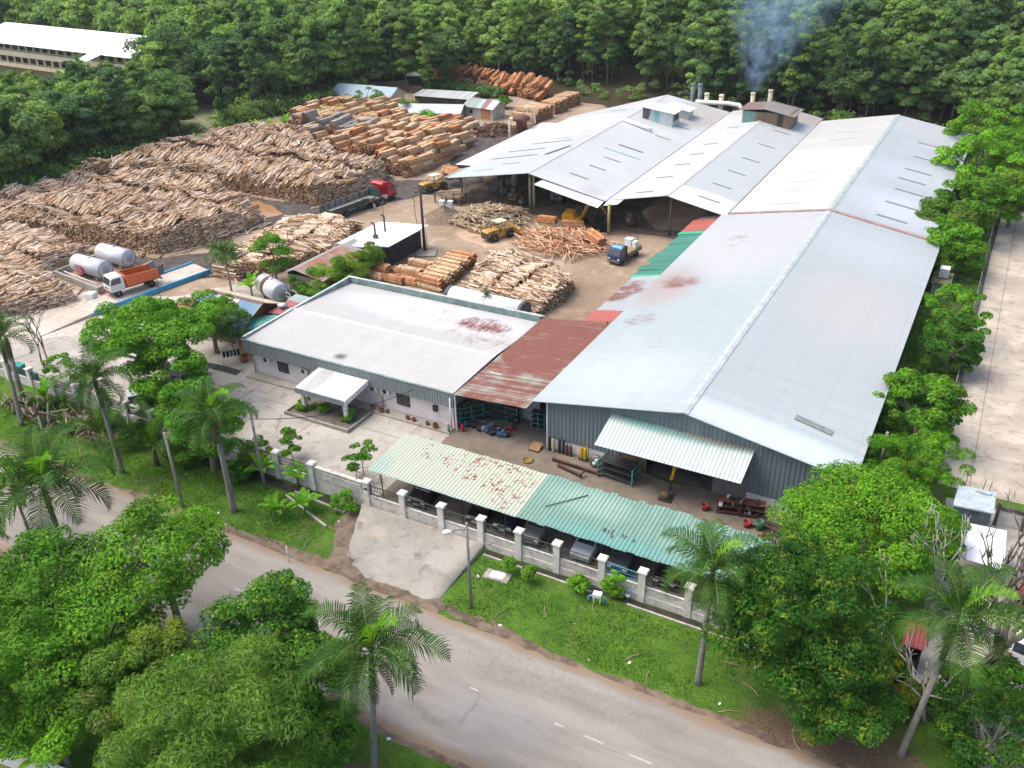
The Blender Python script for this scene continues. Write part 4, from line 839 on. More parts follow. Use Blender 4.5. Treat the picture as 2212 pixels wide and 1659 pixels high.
# ================================================================== VEHICLES (local x forward, y left, z up)
RUB = plain('rubber', (.03,.029,.028), .3, 6, .85, dirt=(.13,.11,.09), dirt_amt=.5, local=True)
RIM = plain('rim_steel', (.34,.33,.31), .15, 6, .45, .3, local=True); CHROME = plain('bright_rim', (.55,.55,.56), .05, 5, .3, .6)
LAMPW = plain('lamp_glass', (.62,.62,.60), .05, 4, .15, 0, .6); LAMPR = plain('lamp_red', (.35,.02,.015), .1, 4, .3)
WGLASS = plain('vehicle_glass', (.035,.045,.055), .3, 2, .08, 0, .8, local=True)
def paint(name, c, rough=.45, dirt=.5): return plain(name, c, .06, 2, rough, 0, .5, dirt=tuple(x*.5+.08 for x in c), dirt_amt=dirt, local=True)
_wh = {}
def wheel(p, x, y, r, w, rim=None, lug=False):
    key = (r, w, lug)
    if key not in _wh:
        a = MB().lathe([(r*.55,-w/2),(r*.86,-w/2),(r,-w*.34),(r,w*.34),(r*.86,w/2),(r*.55,w/2)], n=24, axis='y')
        if lug:
            for k in range(18):
                t = 2*math.pi*k/18; a.cbox((math.sin(t)*r,(-1)**k*w*.18,math.cos(t)*r), (r*.12,w*.5,r*.08), 0, 0, t)
        b = MB().lathe([(.02,-w*.5),(r*.2,-w*.52),(r*.25,-w*.36),(r*.5,-w*.36),(r*.56,-w*.49),(r*.56,w*.49),(r*.5,w*.36),(r*.25,w*.36),(r*.2,w*.52),(.02,w*.5)], n=20, axis='y')
        _wh[key] = (a.mesh('tyre', RUB), b)
    o = link('wheel', _wh[key][0], p); o.location = (x, y, r)
    rm = _wh[key][1].mesh('rim', rim or RIM); link('rim', rm, o); return o

# ---- cab-over lorry cab
def cab(p, x0, L, W, z0, H, mat, band=None):
    """x0 = rear of cab, front at x0+L; tapered windscreen"""
    h1 = z0+H*.48
    prof = [(x0,z0),(x0+L,z0),(x0+L+.03,z0+H*.42),(x0+L-.02,h1),(x0+L-.30,z0+H*.96),(x0+L-.5,z0+H),(x0+.08,z0+H),(x0,z0+H*.94)]
    b = MB().extr(prof, -W/2, W/2, 'y'); c = b.build('cab', mat, p)
    bv = c.modifiers.new('bevel', 'BEVEL'); bv.width = .05; bv.segments = 2
    f0 = (x0+L+.0,h1+.03); f1 = (x0+L-.275,z0+H*.92)
    MB().add([(f0[0]+.012,-W/2+.12,f0[1]),(f0[0]+.012,W/2-.12,f0[1]),(f1[0]+.025,W/2-.18,f1[1]),(f1[0]+.025,-W/2+.18,f1[1])], [(0,1,2,3)]).build('windscreen', WGLASS, c)
    for s in (-1,1):
        y = s*(W/2+.006)
        MB().add([(x0+L*.22,y,h1+.04),(x0+L-.12,y,h1+.04),(x0+L-.33,y,z0+H*.90),(x0+L*.22,y,z0+H*.90)], [(0,1,2,3)]).build('side_window', WGLASS, c)
        MB().cbox((x0+L+.02,s*W*.36,z0+H*.20), (.08,.30,.16)).build('headlight', LAMPW, c)
        MB().cbox((x0+L+.10,s*(W/2+.16),z0+H*.66), (.06,.16,.34)).build('mirror', DSTEEL, c)
    MB().cbox((x0+L+.05,0,z0-.02), (.14,W*.98,.26)).build('bumper', band or DSTEEL, c)
    MB().cbox((x0+L+.035,0,z0+H*.26), (.03,W*.48,.14)).build('grille', DSTEEL, c)
    return c
# ---- orange tipper on the weighbridge
d = at(*(lambda x,y:(160/1.15732+x*440/2212/1.15732, 600/1.15732+y*440/2212/1.15732))(650,735), .42)
OR_ = paint('tipper_orange', (.62,.135,.03)); WPT = paint('lorry_white', (.66,.66,.66))
t = thing('tipper_lorry', 'white cabbed lorry with an orange tipper body on the blue weighbridge', 'lorry', (-88.55,63.55,.42), R(-107))
mb = MB(); mb.box(-4.6,-.45,.62,1.0,-.28,.86); mb.box(-4.6,.28,.62,1.0,.45,.86); mb.build('chassis', DSTEEL, t)
MB().box(-1.4,-.9,.55,-.4,-.46,.95).build('fuel_tank', STEEL, t); MB().cbox((-4.65,0,.75), (.1,2.0,.2)).build('rear_bumper', DSTEEL, t)
cab(t, -.2, 1.75, 2.05, .72, 1.75, WPT, paint('red_bumper', (.22,.04,.03)))
mb = MB(); mb.box(-4.4,-1.05,.95,-.45,1.05,1.02); mb.build('bed_floor', DSTEEL, t)
def side(name, pts, y0, y1, mat):
    return MB().extr(pts, y0, y1, 'y').build(name, mat, t)
for s in (-1,1): 
    o_ = side('bed_side', [(-4.35,1.0),(-.45,1.0),(-.25,2.35),(-4.35,2.15)], s*1.12-.04, s*1.12+.04, OR_)
    mb = MB(); [mb.box(x-.05,s*1.165,1.02,x+.05,s*1.2,2.1) for x in (-3.6,-2.7,-1.8,-.9)]; mb.box(-4.35,s*1.165,1.5,-.5,s*1.19,1.58); mb.build('rib', OR_, o_)
MB().prism([(-.47,-1.08),(-.39,-1.08),(-.39,1.08),(-.47,1.08)], 1.0, 2.4).build('headboard', OR_, t)
o_ = MB().cbox((-4.9,.55,1.58), (1.25,.06,1.15), 0, R(35)).build('tailgate', plain('dark_blue_steel', (.07,.085,.115), .3, 2, .5, dirt=(.12,.07,.05)), t)
for x, y in ((.75,-.88),(.75,.88),(-3.3,-.85),(-3.3,.85)): wheel(t, x, y, .46, .28 if x > 0 else .46)
# ---- weighbridge
wb = thing('weighbridge', 'long weighbridge deck with bright blue side beams under the orange tipper', 'weighbridge')
BLU = paint('bridge_blue', (.03,.27,.47), .4)
p0, p1, q0, q1 = Vector((-84.3,73.4)), Vector((-87.0,58.2)), Vector((-88.0,74.3)), Vector((-90.6,59.0))
MB().prism([p0,p1,q1,q0], .10, .40).build('deck', MATS['weighyard_concrete'] if 'weighyard_concrete' in MATS else M_CONC3, wb)
for a, b, s in ((p0,p1,1),(q0,q1,-1)):
    a2, b2 = (a,b) if s > 0 else (a, a.lerp(b,.42)); dd = (b2-a2).normalized(); nn = Vector((-dd.y,dd.x))*(.22 if s > 0 else -.22)
    if (nn.dot(p0-q0))*s < 0: nn = -nn
    mb = MB().prism([a2,b2,b2+nn,a2+nn], .05, .62); mb.build('side_beam', BLU, wb)
for (a,b,c_,e_) in ((p1,q1,q1+Vector((-.9,-7)),p1+Vector((-.9,-7))),):
    MB().prism([a,b,c_,e_], -.02, [.40,.40,.03,.03]).build('ramp', M_CONC3, wb)
# ---- lorry with long trailer
TG = paint('trailer_green', (.02,.055,.05), .5); RED = paint('tractor_red', (.46,.015,.025), .3)
PLK = plain('weathered_planks', (.23,.205,.18), .3, 2, .9, dirt=(.12,.10,.08), local=True)
dirv = Vector((-80.4,106.9))-Vector((-82.1,96.1))
t = thing('articulated_lorry', 'red tractor lorry with a long empty dark green flatbed trailer by the log pile', 'lorry', (-83.3,97.0,0), math.atan2(dirv.y,dirv.x))
# trailer: x from -1.6 to 8.2 ; tractor from 7.4 to 11.6
mb = MB(); mb.box(-1.6,-1.2,1.02,8.2,1.2,1.14); mb.build('trailer_floor', PLK, t)
mb = MB(); mb.box(-1.5,-.5,.78,8.0,-.35,1.02); mb.box(-1.5,.35,.78,8.0,.5,1.02); mb.build('trailer_chassis', DSTEEL, t)
MB().box(-1.6,-1.26,1.0,5.0,-1.2,1.72).build('drop_side', TG, t); MB().box(5.4,-1.26,1.0,7.3,-1.2,1.5).build('drop_side', PLK, t)
MB().box(-1.66,-1.26,1.0,-1.6,1.26,1.72).build('tail_board', TG, t)
o_ = MB().box(-1.6,1.2,1.0,8.0,1.26,2.05).build('plank_side', PLK, t)
mb = MB(); [mb.box(x-.05,1.14,1.14,x+.05,1.2,2.05) for x in (-1,.2,1.4,2.6,3.8,5,6.2,7.4)]; mb.build('stake', DSTEEL, o_)
MB().box(8.0,-1.2,1.1,8.08,1.2,2.25).build('headboard', TG, t); MB().box(3.6,-1.15,.45,4.9,-.7,.98).build('tool_box', TG, t)
MB().cbox((4.95,-1.45,1.45), (1.1,.06,.75), 0, R(-22)).build('hinged_side', TG, t)
mb = MB(); mb.cbox((-1.68,-.85,.85),(.05,.3,.14)); mb.cbox((-1.68,.85,.85),(.05,.3,.14)); mb.build('tail_light', LAMPR, t)
MB().cbox((-1.69,0,.82), (.03,.5,.14)).build('number_plate', LAMPW, t)
for x in (0.0,1.35): 
    for s in (-1,1): wheel(t, x, s*.98, .5, .5)
mb = MB(); mb.box(6.8,-.45,.72,11.2,-.3,.95); mb.box(6.8,.3,.72,11.2,.45,.95); mb.build('tractor_chassis', DSTEEL, t)
for x in (7.6,8.7):
    for s in (-1,1): wheel(t, x, s*.95, .5, .46)
for s in (-1,1): wheel(t, 10.9, s*1.0, .5, .3)
c = cab(t, 9.9, 1.75, 2.3, .78, 1.75, RED)
MB().extr([(8.9,2.5),(9.9,2.53),(11.0,2.54),(10.8,2.7),(10.1,2.98),(9.0,3.12),(8.75,2.9)], -1.1, 1.1, 'y').build('wind_deflector', RED, c)
MB().cbox((9.3,-.85,.85), (.9,.5,.55)).build('fuel_tank', CHROME, t); MB().tube([(9.55,.9,1.0),(9.55,.9,2.9)], .08, 8).build('exhaust', STEEL, t)
# ---- wheel loaders
YEL = paint('machine_yellow', (.42,.235,.04), .5, .5)
def loader(label, loc, rz, fork=False):
    t = thing('wheel_loader', label, 'loader', loc, rz)
    MB().extr([(-2.9,.75),(-.5,.75),(-.5,1.75),(-2.6,1.75),(-2.95,1.55)], -.75, .75, 'y').build('engine_housing', YEL, t)
    MB().box(-3.0,-.8,.55,-2.82,.8,1.5).build('counterweight', plain('dark_grille', (.07,.06,.045), .3, 4, .7), t)
    MB().box(-.7,-.9,.7,.5,.9,1.15).build('frame', YEL, t); MB().box(.4,-.55,.7,2.0,.55,1.35).build('front_frame', YEL, t)
    MB().box(-.65,-.5,1.16,-.1,.5,1.6).build('seat', DSTEEL, t)
    mb = MB(); [mb.tube([(x,y,1.1),(x,y,2.75)], .05, 6) for x in (-.6,.55) for y in (-.62,.62)]; mb.build('canopy_post', YEL, t)
    MB().prism([(-1.0,-.85),(.85,-.85),(.95,0),(.85,.85),(-1.0,.85)], 2.76, 2.86).build('canopy', plain('canopy_cream', (.55,.48,.35), .1, 2, .6, dirt=(.33,.25,.17), dirt_amt=.5), t)
    MB().tube([(-1.3,.35,1.75),(-1.3,.35,2.5)], .06, 6).build('exhaust', DSTEEL, t)
    up = .9 if fork else 0
    for s in (-1,1):
        MB().tube([(1.2,s*.5,1.5),(2.4,s*.5,1.4+up*.7),(3.1,s*.5,.75+up)], .10, 6).build('lift_arm', YEL, t)
        MB().tube([(.6,s*.35,1.2),(2.2,s*.5,1.15+up*.6)], .06, 6).build('ram', STEEL, t)
    if not fork:
        MB().extr([(2.95,.25),(4.0,.08),(4.02,.14),(3.15,.35),(3.05,1.0),(3.25,1.25),(3.12,1.28),(2.9,.9)], -1.35, 1.35, 'y').build('bucket', YEL, t)
    else:
        mb = MB(); [mb.box(3.1,y-.07,1.35,4.6,y+.07,1.47) for y in (-.6,.6)]; mb.box(3.0,-.9,1.3,3.12,.9,2.3); mb.build('fork', DSTEEL, t)
        for y in (-.7,.7): MB().tube([(3.05,y,2.3),(3.5,y,2.85),(4.3,y,2.8),(4.75,y,2.2)], .07, 6).build('clamp_arm', DSTEEL, t)
    for x in (-1.75,1.45):
        for s in (-1,1): wheel(t, x, s*.95, .68, .5, YEL, True)
    t.scale = (.87,)*3; return t
loader('dusty yellow wheel loader parked before the heap of pale crooked poles', (-57.6,99.9,0), math.atan2(3.2,1.3))
l2 = loader('yellow wheel loader lifting an orange bundle beside the stacked bundles', (-77.4,114.4,0), R(68), True)
# ---- excavator
t = thing('excavator', 'yellow excavator working at the edge of the orange offcut heap', 'excavator', (-50.6,109.0,0), R(8))
for s in (-1,1):
    prof = [(-1.5,.25),(-1.25,.02),(1.25,.02),(1.5,.25),(1.5,.45),(1.25,.66),(-1.25,.66),(-1.5,.45)]
    MB().extr(prof, s*.95-.22, s*.95+.22, 'y').build('track', RUB, t)
YEX = paint('excavator_yellow', (.58,.29,.02), .4, .3)
MB().box(-.8,-.7,.45,.8,.7,.85).build('undercarriage', DSTEEL, t)
MB().extr([(-1.6,.9),(1.1,.9),(1.1,1.25),(.2,1.3),(-.1,1.85),(-1.55,1.85),(-1.7,1.5)], -1.1, 1.1, 'y').build('engine_housing', YEX, t)
o_ = MB().extr([(-.1,1.3),(1.15,1.3),(1.1,2.1),(.85,2.7),(-.1,2.7)], .2, 1.1, 'y').build('cab', paint('cab_dark', (.05,.05,.045), .4), t)
MB().add([(1.16,.3,1.5),(1.16,1.0,1.5),(.9,1.0,2.6),(.9,.3,2.6)], [(0,1,2,3)]).build('windscreen', WGLASS, o_); MB().box(.0,1.105,1.75,.85,1.115,2.55).build('side_window', WGLASS, o_)
mb = MB(); mb.tube([(1.0,-.15,1.25),(1.7,-.15,2.9),(2.5,-.15,3.55),(3.0,-.15,3.6)], [.24,.25,.2,.16], 6); mb.build('boom', YEX, t)
MB().tube([(2.75,-.15,3.75),(3.6,-.15,3.1),(4.5,-.15,1.9)], [.12,.18,.12], 6).build('arm', YEX, t); MB().tube([(1.3,-.15,1.6),(2.0,-.15,2.9)], .08, 6).build('ram', STEEL, t)
MB().extr([(4.35,2.0),(4.8,1.9),(5.0,1.3),(4.6,.8),(4.1,.9),(4.5,1.2)], -.6, .3, 'y').build('bucket', plain('bucket_rust', (.14,.08,.05), .3, 3, .8), t)
# ---- dark blue lorry
DBL = paint('lorry_navy', (.02,.045,.13), .3); 
t = thing('flatbed_lorry', 'dark blue flatbed lorry loaded with sawdust facing the camera in the yard', 'lorry', (-39.55,99.6,0), R(-99))
mb = MB(); mb.box(-2.6,-.4,.5,1.6,-.28,.7); mb.box(-2.6,.28,.5,1.6,.4,.7); mb.build('chassis', DSTEEL, t)
c = cab(t, .95, 1.4, 1.85, .55, 1.55, DBL, STEEL)
MB().extr([(1.0,2.09),(1.75,2.09),(1.65,2.2),(1.1,2.28)], -.7, .7, 'y').build('roof_fairing', paint('lorry_sky', (.12,.34,.52), .3), c)
MB().box(-2.7,-1.0,.72,.8,1.0,.84).build('bed_floor', PLK, t)
for s in (-1,1): MB().box(-2.7,s*1.0-.03,.845,.8,s*1.0+.03,1.25).build('drop_side', plain('olive_boards', (.24,.20,.12), .3, 2, .9), t)
MB().box(-2.74,-1.0,.845,-2.68,1.0,1.25).build('tail_board', MATS['olive_boards'], t); MB().box(.8,-1.0,.84,.88,1.0,2.25).build('headboard', DSTEEL, t)
mb = MB(); g = random.Random(4); N = 10
for j in range(6):
    for i in range(N): mb.v.append((-2.62+3.3*i/(N-1), -.94+1.88*j/5, 1.18+.16*math.sin(i*1.7+j)*g.random()+.12*math.sin(math.pi*j/5)))
for j in range(5):
    for i in range(N-1): mb.f.append((j*N+i,j*N+i+1,(j+1)*N+i+1,(j+1)*N+i)); mb.m.append(0); mb.sm.append(True)
mb.build('sawdust_load', plain('sawdust', (.30,.22,.12), .3, 4, .95, bump=.6, bscale=9), t)
mb = MB(); [mb.tube([(-2.5,y,1.2),(-2.5,y,2.6)], .03, 6) for y in (-.6,.5)]; mb.build('stake', DSTEEL, t)
for x in (1.75,-1.7):
    for s in (-1,1): wheel(t, x, s*.8, .38, .24 if x > 0 else .36)
MB().cbox((2.4,0,.62), (.02,.42,.12)).build('number_plate', LAMPW, c)
t2 = thing('bulk_container', 'white plastic bulk container riding on the dark blue lorry behind its cab', 'container', (-39.3,101.4,1.2), R(-99))
MB().box(-.45,-.75,.0,.45,.2,.95).build('bottle', MATS['tank_white'], t2); MB().box(-.35,.3,0,.4,.85,.8).build('drum', MATS['tank_white'], t2)
mb = MB(); mb.box(-.47,-.77,.96,.47,.22,1.0); mb.build('lid', MATS['tank_white'], t2)
# ---- lorry inside the shed
t = thing('parked_lorry', 'dusty dark lorry standing in the shade inside the sawmill shed', 'lorry', (-57.0,118.6,0), R(-95))
cab(t, .9, 1.5, 2.0, .6, 1.7, paint('lorry_greyblue', (.10,.13,.16), .5, .5), STEEL); MB().box(-3,-1.0,.7,.8,1.0,1.5).build('bed', PLK, t)
for x in (1.7,-2.0):
    for s in (-1,1): wheel(t, x, s*.82, .42, .3)
# ---- skip under the shed
t = thing('waste_skip', 'black steel skip standing against the yellow column of the mid shed', 'skip', (-46.7,108.6,0), R(-62))
MB().extr([(-1.7,1.5),(-1.2,.15),(1.2,.15),(1.7,1.5),(1.6,1.5),(1.12,.22),(-1.12,.22),(-1.6,1.5)], -1.0, 1.0, 'y').build('body', plain('skip_black', (.02,.022,.028), .3, 2, .6), t)
for s in (-1,1): MB().extr([(-1.65,1.5),(-1.2,.16),(1.2,.16),(1.65,1.5)], s*1.03-.03, s*1.03+.03, 'y').build('end_plate', MATS['skip_black'], t)
# ---- parked cars
def car(label, loc, rz, col_, kind='hatch', group='cars parked under the carport'):
    t = thing('parked_car', label, 'car', loc, rz, group)
    L, W = (4.1, 1.68) if kind != 'pickup' else (4.9, 1.78)
    # body loft: stations along x, each a (half width, z) section
    if kind == 'pickup': roof = [(-2.45,.98,.0),(-.35,1.0,0),(-.15,1.05,1),(.05,1.68,1),(.9,1.7,1),(1.45,1.12,1),(1.5,1.08,0),(2.35,.92,0),(2.45,.75,0)]
    elif kind == 'suv': roof = [(-2.1,.85,0),(-2.05,1.0,1),(-1.85,1.62,1),(-.5,1.7,1),(.45,1.66,1),(1.05,1.12,1),(1.12,1.06,0),(1.95,.88,0),(2.1,.68,0)]
    else: roof = [(-2.0,.78,0),(-1.92,.95,1),(-1.5,1.4,1),(-.4,1.48,1),(.35,1.44,1),(1.0,1.02,1),(1.06,.97,0),(1.85,.8,0),(2.0,.62,0)]
    low = .96 if kind == 'pickup' else .9 if kind == 'suv' else .84
    mb = MB(); n = 0
    for x, z, gh_ in roof:
        hw = W/2*(1 if abs(x) < 1.6 else .93 if abs(x) < 2 else .86); zl = min(low, z-.02)
        tw = hw*.78 if z > low+.25 else hw*.9
        mb.v += [(x,-hw,.28),(x,-hw-.0,.55),(x,-hw*.99,zl),(x,-tw,z),(x,tw,z),(x,hw*.99,zl),(x,hw,.55),(x,hw,.28)]; n += 1
    for i in range(n-1):
        for j in range(7): mb.f.append((i*8+j,i*8+j+1,(i+1)*8+j+1,(i+1)*8+j)); mb.m.append(0); mb.sm.append(True)
        mb.f.append((i*8+7,i*8,(i+1)*8,(i+1)*8+7)); mb.m.append(0); mb.sm.append(False)
    mb.f += [tuple(range(8)), tuple(range((n-1)*8+7,(n-1)*8-1,-1))]; mb.m += [0,0]; mb.sm += [False,False]
    b = mb.build('body', col_, t); bv = b.modifiers.new('bevel','BEVEL'); bv.width = .04; bv.segments = 2; bv.limit_method = 'ANGLE'; bv.angle_limit = R(25)
    zs = {x: z for x, z, q in roof}; gx = [(x,z) for x, z, q in roof if q]
    tw = W/2*.78
    def pane(name, a, b_):   # glass between stations a and b_ (centre strip)
        off = Vector((b_[1]-a[1], 0, a[0]-b_[0])).normalized()*.03
        if off.z < 0: off = -off
        q = []
        for p, s in ((a,.12),(b_,.06)):
            for y in (-1,1): q.append(Vector((p[0],y*(tw*(.98 if p[1] > low+.25 else 1.08)-s),p[1]))+off)
        MB().add([q[0],q[1],q[3],q[2]], [(0,1,2,3)]).build(name, WGLASS, t)
    pane('windscreen', gx[-2], gx[-1]); pane('rear_window', gx[0], gx[1])
    for s in (-1,1):
        hw = W/2; top = gx[1:-1]; zt = top[0][1]-.1
        q = [(gx[0][0]+.3,s*(hw*.985+.01),low+.03),(gx[-1][0]-.15,s*(hw*.985+.01),low+.03),(top[-1][0]-.02,s*(tw+.05),top[-1][1]-.08),(top[0][0]+.12,s*(tw+.05),zt)]
        MB().add(q, [(0,1,2,3)]).build('side_window', WGLASS, t)
        fx = roof[-1][0]; MB().cbox((fx-.06,s*W*.34,.66), (.14,.34,.15)).build('headlight', LAMPW, t)
        MB().cbox((roof[0][0]+.03,s*W*.37,.74), (.08,.22,.2)).build('tail_light', LAMPR, t)
        for x in (1.28,-1.28) if kind != 'pickup' else (1.5,-1.5): wheel(t, x, s*(W/2-.12), .31 if kind == 'hatch' else .36, .2, CHROME)
    MB().cbox((roof[-1][0]+.0,0,.45), (.06,.5,.11)).build('number_plate', LAMPW, t)
    if kind == 'pickup': MB().box(-2.3,-.72,.985,-.45,.72,1.03).build('load_bed_cover', DSTEEL, t)
    return t
BLKP = paint('car_black', (.012,.012,.014), .22, .1); GRYP = paint('car_grey', (.14,.15,.16), .25, .15); SILP = paint('car_silver', (.42,.46,.50), .25, .1); WHTP = paint('car_white', (.68,.68,.68), .25, .1)
def cx(px, py, z=.8): return at(px, py, z)
car('black pickup under the left end of the cream carport roof', (-34.0,47.2,0), R(-90), BLKP, 'pickup')
car('black car behind the fourth fence bay from the driveway', (-28.9,46.9,0), R(-90), BLKP, 'hatch')
car('dark car in shadow left of the grey car under the carport', (-26.6,47.0,0), R(-90), paint('car_navy', (.012,.016,.03), .25, .1), 'hatch')
car('grey saloon under the joint of the cream and green roofs', (-24.2,46.8,0), R(-90), GRYP, 'suv')
car('silver-blue car under the green carport roof', (-20.2,46.7,0), R(-90), SILP, 'hatch')
car('black car with a pale bonnet right of the silver-blue car', (-17.4,46.8,0), R(-90), paint('car_charcoal', (.06,.065,.075), .2, .1), 'suv')
car('black car at the dark right end of the carport', (-14.0,46.9,0), R(-90), BLKP, 'suv')
car('white car parked in the shade beneath the big spreading tree', (-66.0,45.9,0), R(-42), WHTP, 'hatch', 'cars parked in the yard')
car('dark car mostly hidden under the spreading tree near the mats', (-66.6,52.6,0), R(20), paint('car_steel', (.10,.12,.14), .25, .1), 'hatch', 'cars parked in the yard')
car('white vehicle at the right edge beside the red panel', (7.6,50.2,0), R(80), WHTP, 'suv', 'cars parked in the yard')
q = at(962, 1690, 1.6)
car('pale car driving along the road, just entering at the bottom edge', (q.x,q.y,-.39), R(180), paint('car_iceblue', (.58,.64,.68), .25, .05), 'suv', 'cars on the road')
# ================================================================== TANKS, POLES, SMALL THINGS, PEOPLE
SILT = plain('tank_silver', (.58,.60,.62), .08, .8, .35, .25, .5, dirt=(.35,.36,.37), dirt_amt=.4)
def htank(label, c, L, r, rz, mat, bands=(), endmat=None, legs=True):
    t = thing('storage_tank', label, 'tank', c, rz)
    MB().lathe([(.02,-L/2-.12),(r*.7,-L/2-.1),(r,-L/2),(r,L/2),(r*.7,L/2+.1),(.02,L/2+.12)], (0,0,r+.35), 28, axis='x').build('shell', mat, t)
    for x, w_, m_ in bands: MB().lathe([(r+.02,x-w_/2),(r+.03,x-w_/2),(r+.03,x+w_/2),(r+.02,x+w_/2)], (0,0,r+.35), 28, axis='x').build('band', m_, t)
    if endmat: MB().lathe([(.02,L/2+.11),(r*.98,L/2+.02),(r*.98,L/2+.06),(.02,L/2+.15)], (0,0,r+.35), 28, axis='x').build('end_cap', endmat, t)
    for x in (-L*.3, L*.3): MB().box(x-.2,-r*.7,0,x+.2,r*.7,.6).build('cradle', plain('cradle_grey', (.28,.27,.25), .2, 1, .9), t)
    MB().lathe([(.22,2*r+.3),(.22,2*r+.5),(.02,2*r+.52)], (0,0,0), 12).build('manhole', mat, t)
    return t
ENDG = plain('tank_end_grey', (.36,.38,.41), .08, 1, .4)
htank('silver fuel tank with a red notice board on its side, near the weighbridge', (-96.9,66.2,0), 5.4, 1.12, R(-2), SILT, (), ENDG)
htank('second silver fuel tank with a pink flap on its end, standing behind the first', (-97.3,70.2,0), 5.2, 1.12, R(-2), SILT, (), ENDG)
t = thing('notice_board', 'red notice board with white lettering fixed before the nearer silver fuel tank', 'sign', (-97.6,64.9,.75), R(-4))
MB().box(-.7,-.03,0,.7,.03,1.15).build('panel', plain('sign_red', (.42,.015,.04), .06, 2, .5), t)
mb = MB(); g = random.Random(8)
for r_ in range(4):
    x = -.58
    while x < .5:
        w_ = g.uniform(.08,.2); mb.box(x,-.04,.12+.27*r_,min(x+w_,.6),-.031,.22+.27*r_); x += w_+.06
mb.build('lettering', LAMPW, t)
t = thing('bund_wall', 'low concrete bund wall with white pipe around the two silver fuel tanks', 'wall', (-96,66,0))
BUN = plain('bund_concrete', (.33,.31,.28), .15, .8, .9, dirt=(.18,.17,.15))
mb = MB(); mb.prism([(-101.4,64.0),(-91.6,62.6),(-91.6,62.85),(-101.4,64.25)], 0, .85); mb.prism([(-101.4,64.25),(-101.15,64.25),(-101.15,72),(-101.4,72)], 0, .85); mb.prism([(-91.8,62.87),(-91.6,62.87),(-92.6,72),(-92.8,72)], 0, .85); mb.build('panel', BUN, t, world=True)
MB().tube([(-99.6,64.25,1.0),(-92.4,63.3,1.0)], .06, 8).build('rail', WHITE, t, world=True)
t = thing('bulk_container', 'white plastic bulk container on the ground left of the tipper lorry', 'container', (-90.9,61.1,0), R(20))
MB().box(-.5,-.5,.12,.5,.5,1.0).build('bottle', MATS['tank_white'], t); MB().box(-.52,-.52,0,.52,.52,.11).build('pallet', MATS['old_wood'], t)
htank('silver tank with a rusty brown band beside the blue roofed guard house', (-71.3,70.6,0), 4.3, 1.15, R(-22), SILT, ((-.55,.75,plain('rust_band', (.13,.07,.045), .4, 1.5, .8)),), ENDG)
t = thing('fuel_pump_rack', 'white framed pump rack beside the rust banded silver tank', 'rack', (-68.2,70.3,0), R(-22))
mb = MB(); [mb.tube([(x,y,0),(x,y,1.7)], .04, 6) for x in (-.5,.5) for y in (-.4,.4)]; [mb.tube([(-.5,y,z),(.5,y,z)], .035, 6) for y in (-.4,.4) for z in (.7,1.2,1.7)]; mb.build('frame', WHITE, t)
MB().box(-.45,-.35,1.22,.0,.35,1.68).build('drum', DSTEEL, t); MB().box(.05,-.3,.72,.45,.3,1.1).build('pump', STEEL, t)
htank('big white tank with dark grey rims lying behind the office building', (-46.7,77.6,-.25), 9.6, 1.25, R(-2.5), plain('gloss_white', (.74,.74,.72), .04, 1, .35), ((-4.75,.45,plain('rim_dark', (.07,.08,.10), .2, 2, .5)),(4.75,.45,MATS['rim_dark'])), plain('end_green_grey', (.30,.34,.30), .1, 1, .3))
for x, y, h_, lb in ((-70.1,105.2,1.9,'tall white bin standing left of the dirt mound'),(-69.6,106.6,1.5,'squat white tank right behind the tall white bin')):
    t = thing('white_bin', lb, 'bin', (x,y,0), R(10)); MB().prism([(-.35,-.35),(.35,-.35),(.35,.35),(-.35,.35)], 0, h_).build('body', MATS['tank_white'], t); MB().box(-.38,-.38,h_+.002,.38,.38,h_+.08).build('lid', MATS['tank_white'], t)
# mounds
def mound(name, label, cat, c, rx, ry, h, mat, seed, rz=0):
    g = np.random.RandomState(seed); mb = MB(); nr, ns = 14, 40; ph = g.rand(6)*6
    for i in range(nr+1):
        f = i/nr
        for j in range(ns):
            a = 2*math.pi*j/ns; wob = 1+.13*math.sin(2*a+ph[0])+.08*math.sin(5*a+ph[1])
            z = h*(1-f)**1.15*(1-.12*math.sin(3*a+ph[2])) + (g.rand()-.5)*.12*h*(0 if i in (0,nr) else 1)
            x, y = rx*f*wob*math.cos(a), ry*f*wob*math.sin(a)
            mb.v.append((x, y, max(0.0, z) if i < nr else -.05))
    for i in range(nr):
        for j in range(ns): mb.f.append((i*ns+j,i*ns+(j+1)%ns,(i+1)*ns+(j+1)%ns,(i+1)*ns+j)); mb.m.append(0); mb.sm.append(True)
    o = mb.build(name, mat, fix=False); me = o.data; me.flip_normals() if hasattr(me,'flip_normals') else None
    o.location = c; o.rotation_euler = (0,0,rz); return tag(o, label, cat)
mound('dirt_mound', 'brown mound of bark dirt left of the pale pole heap', 'mound', (-69.0,103.8,0), 3.2, 3.6, 1.7, plain('bark_dirt', (.17,.12,.085), .35, 2.5, .95, bump=1, bscale=5, dirt=(.28,.22,.17)), 3)
mound('sawdust_mound', 'large brown sawdust mound in the shade of the mid shed', 'mound', (-36.8,119,0), 6.5, 8, 3.6, plain('sawdust_brown', (.34,.25,.18), .2, 1.5, .95, bump=.5, bscale=6), 5)
mound('sand_mound', 'low mound of yellow sawdust in front of the wheel loader', 'mound', (-60.3,98.6,0), 2.4, 1.5, .25, M_SAND, 8)
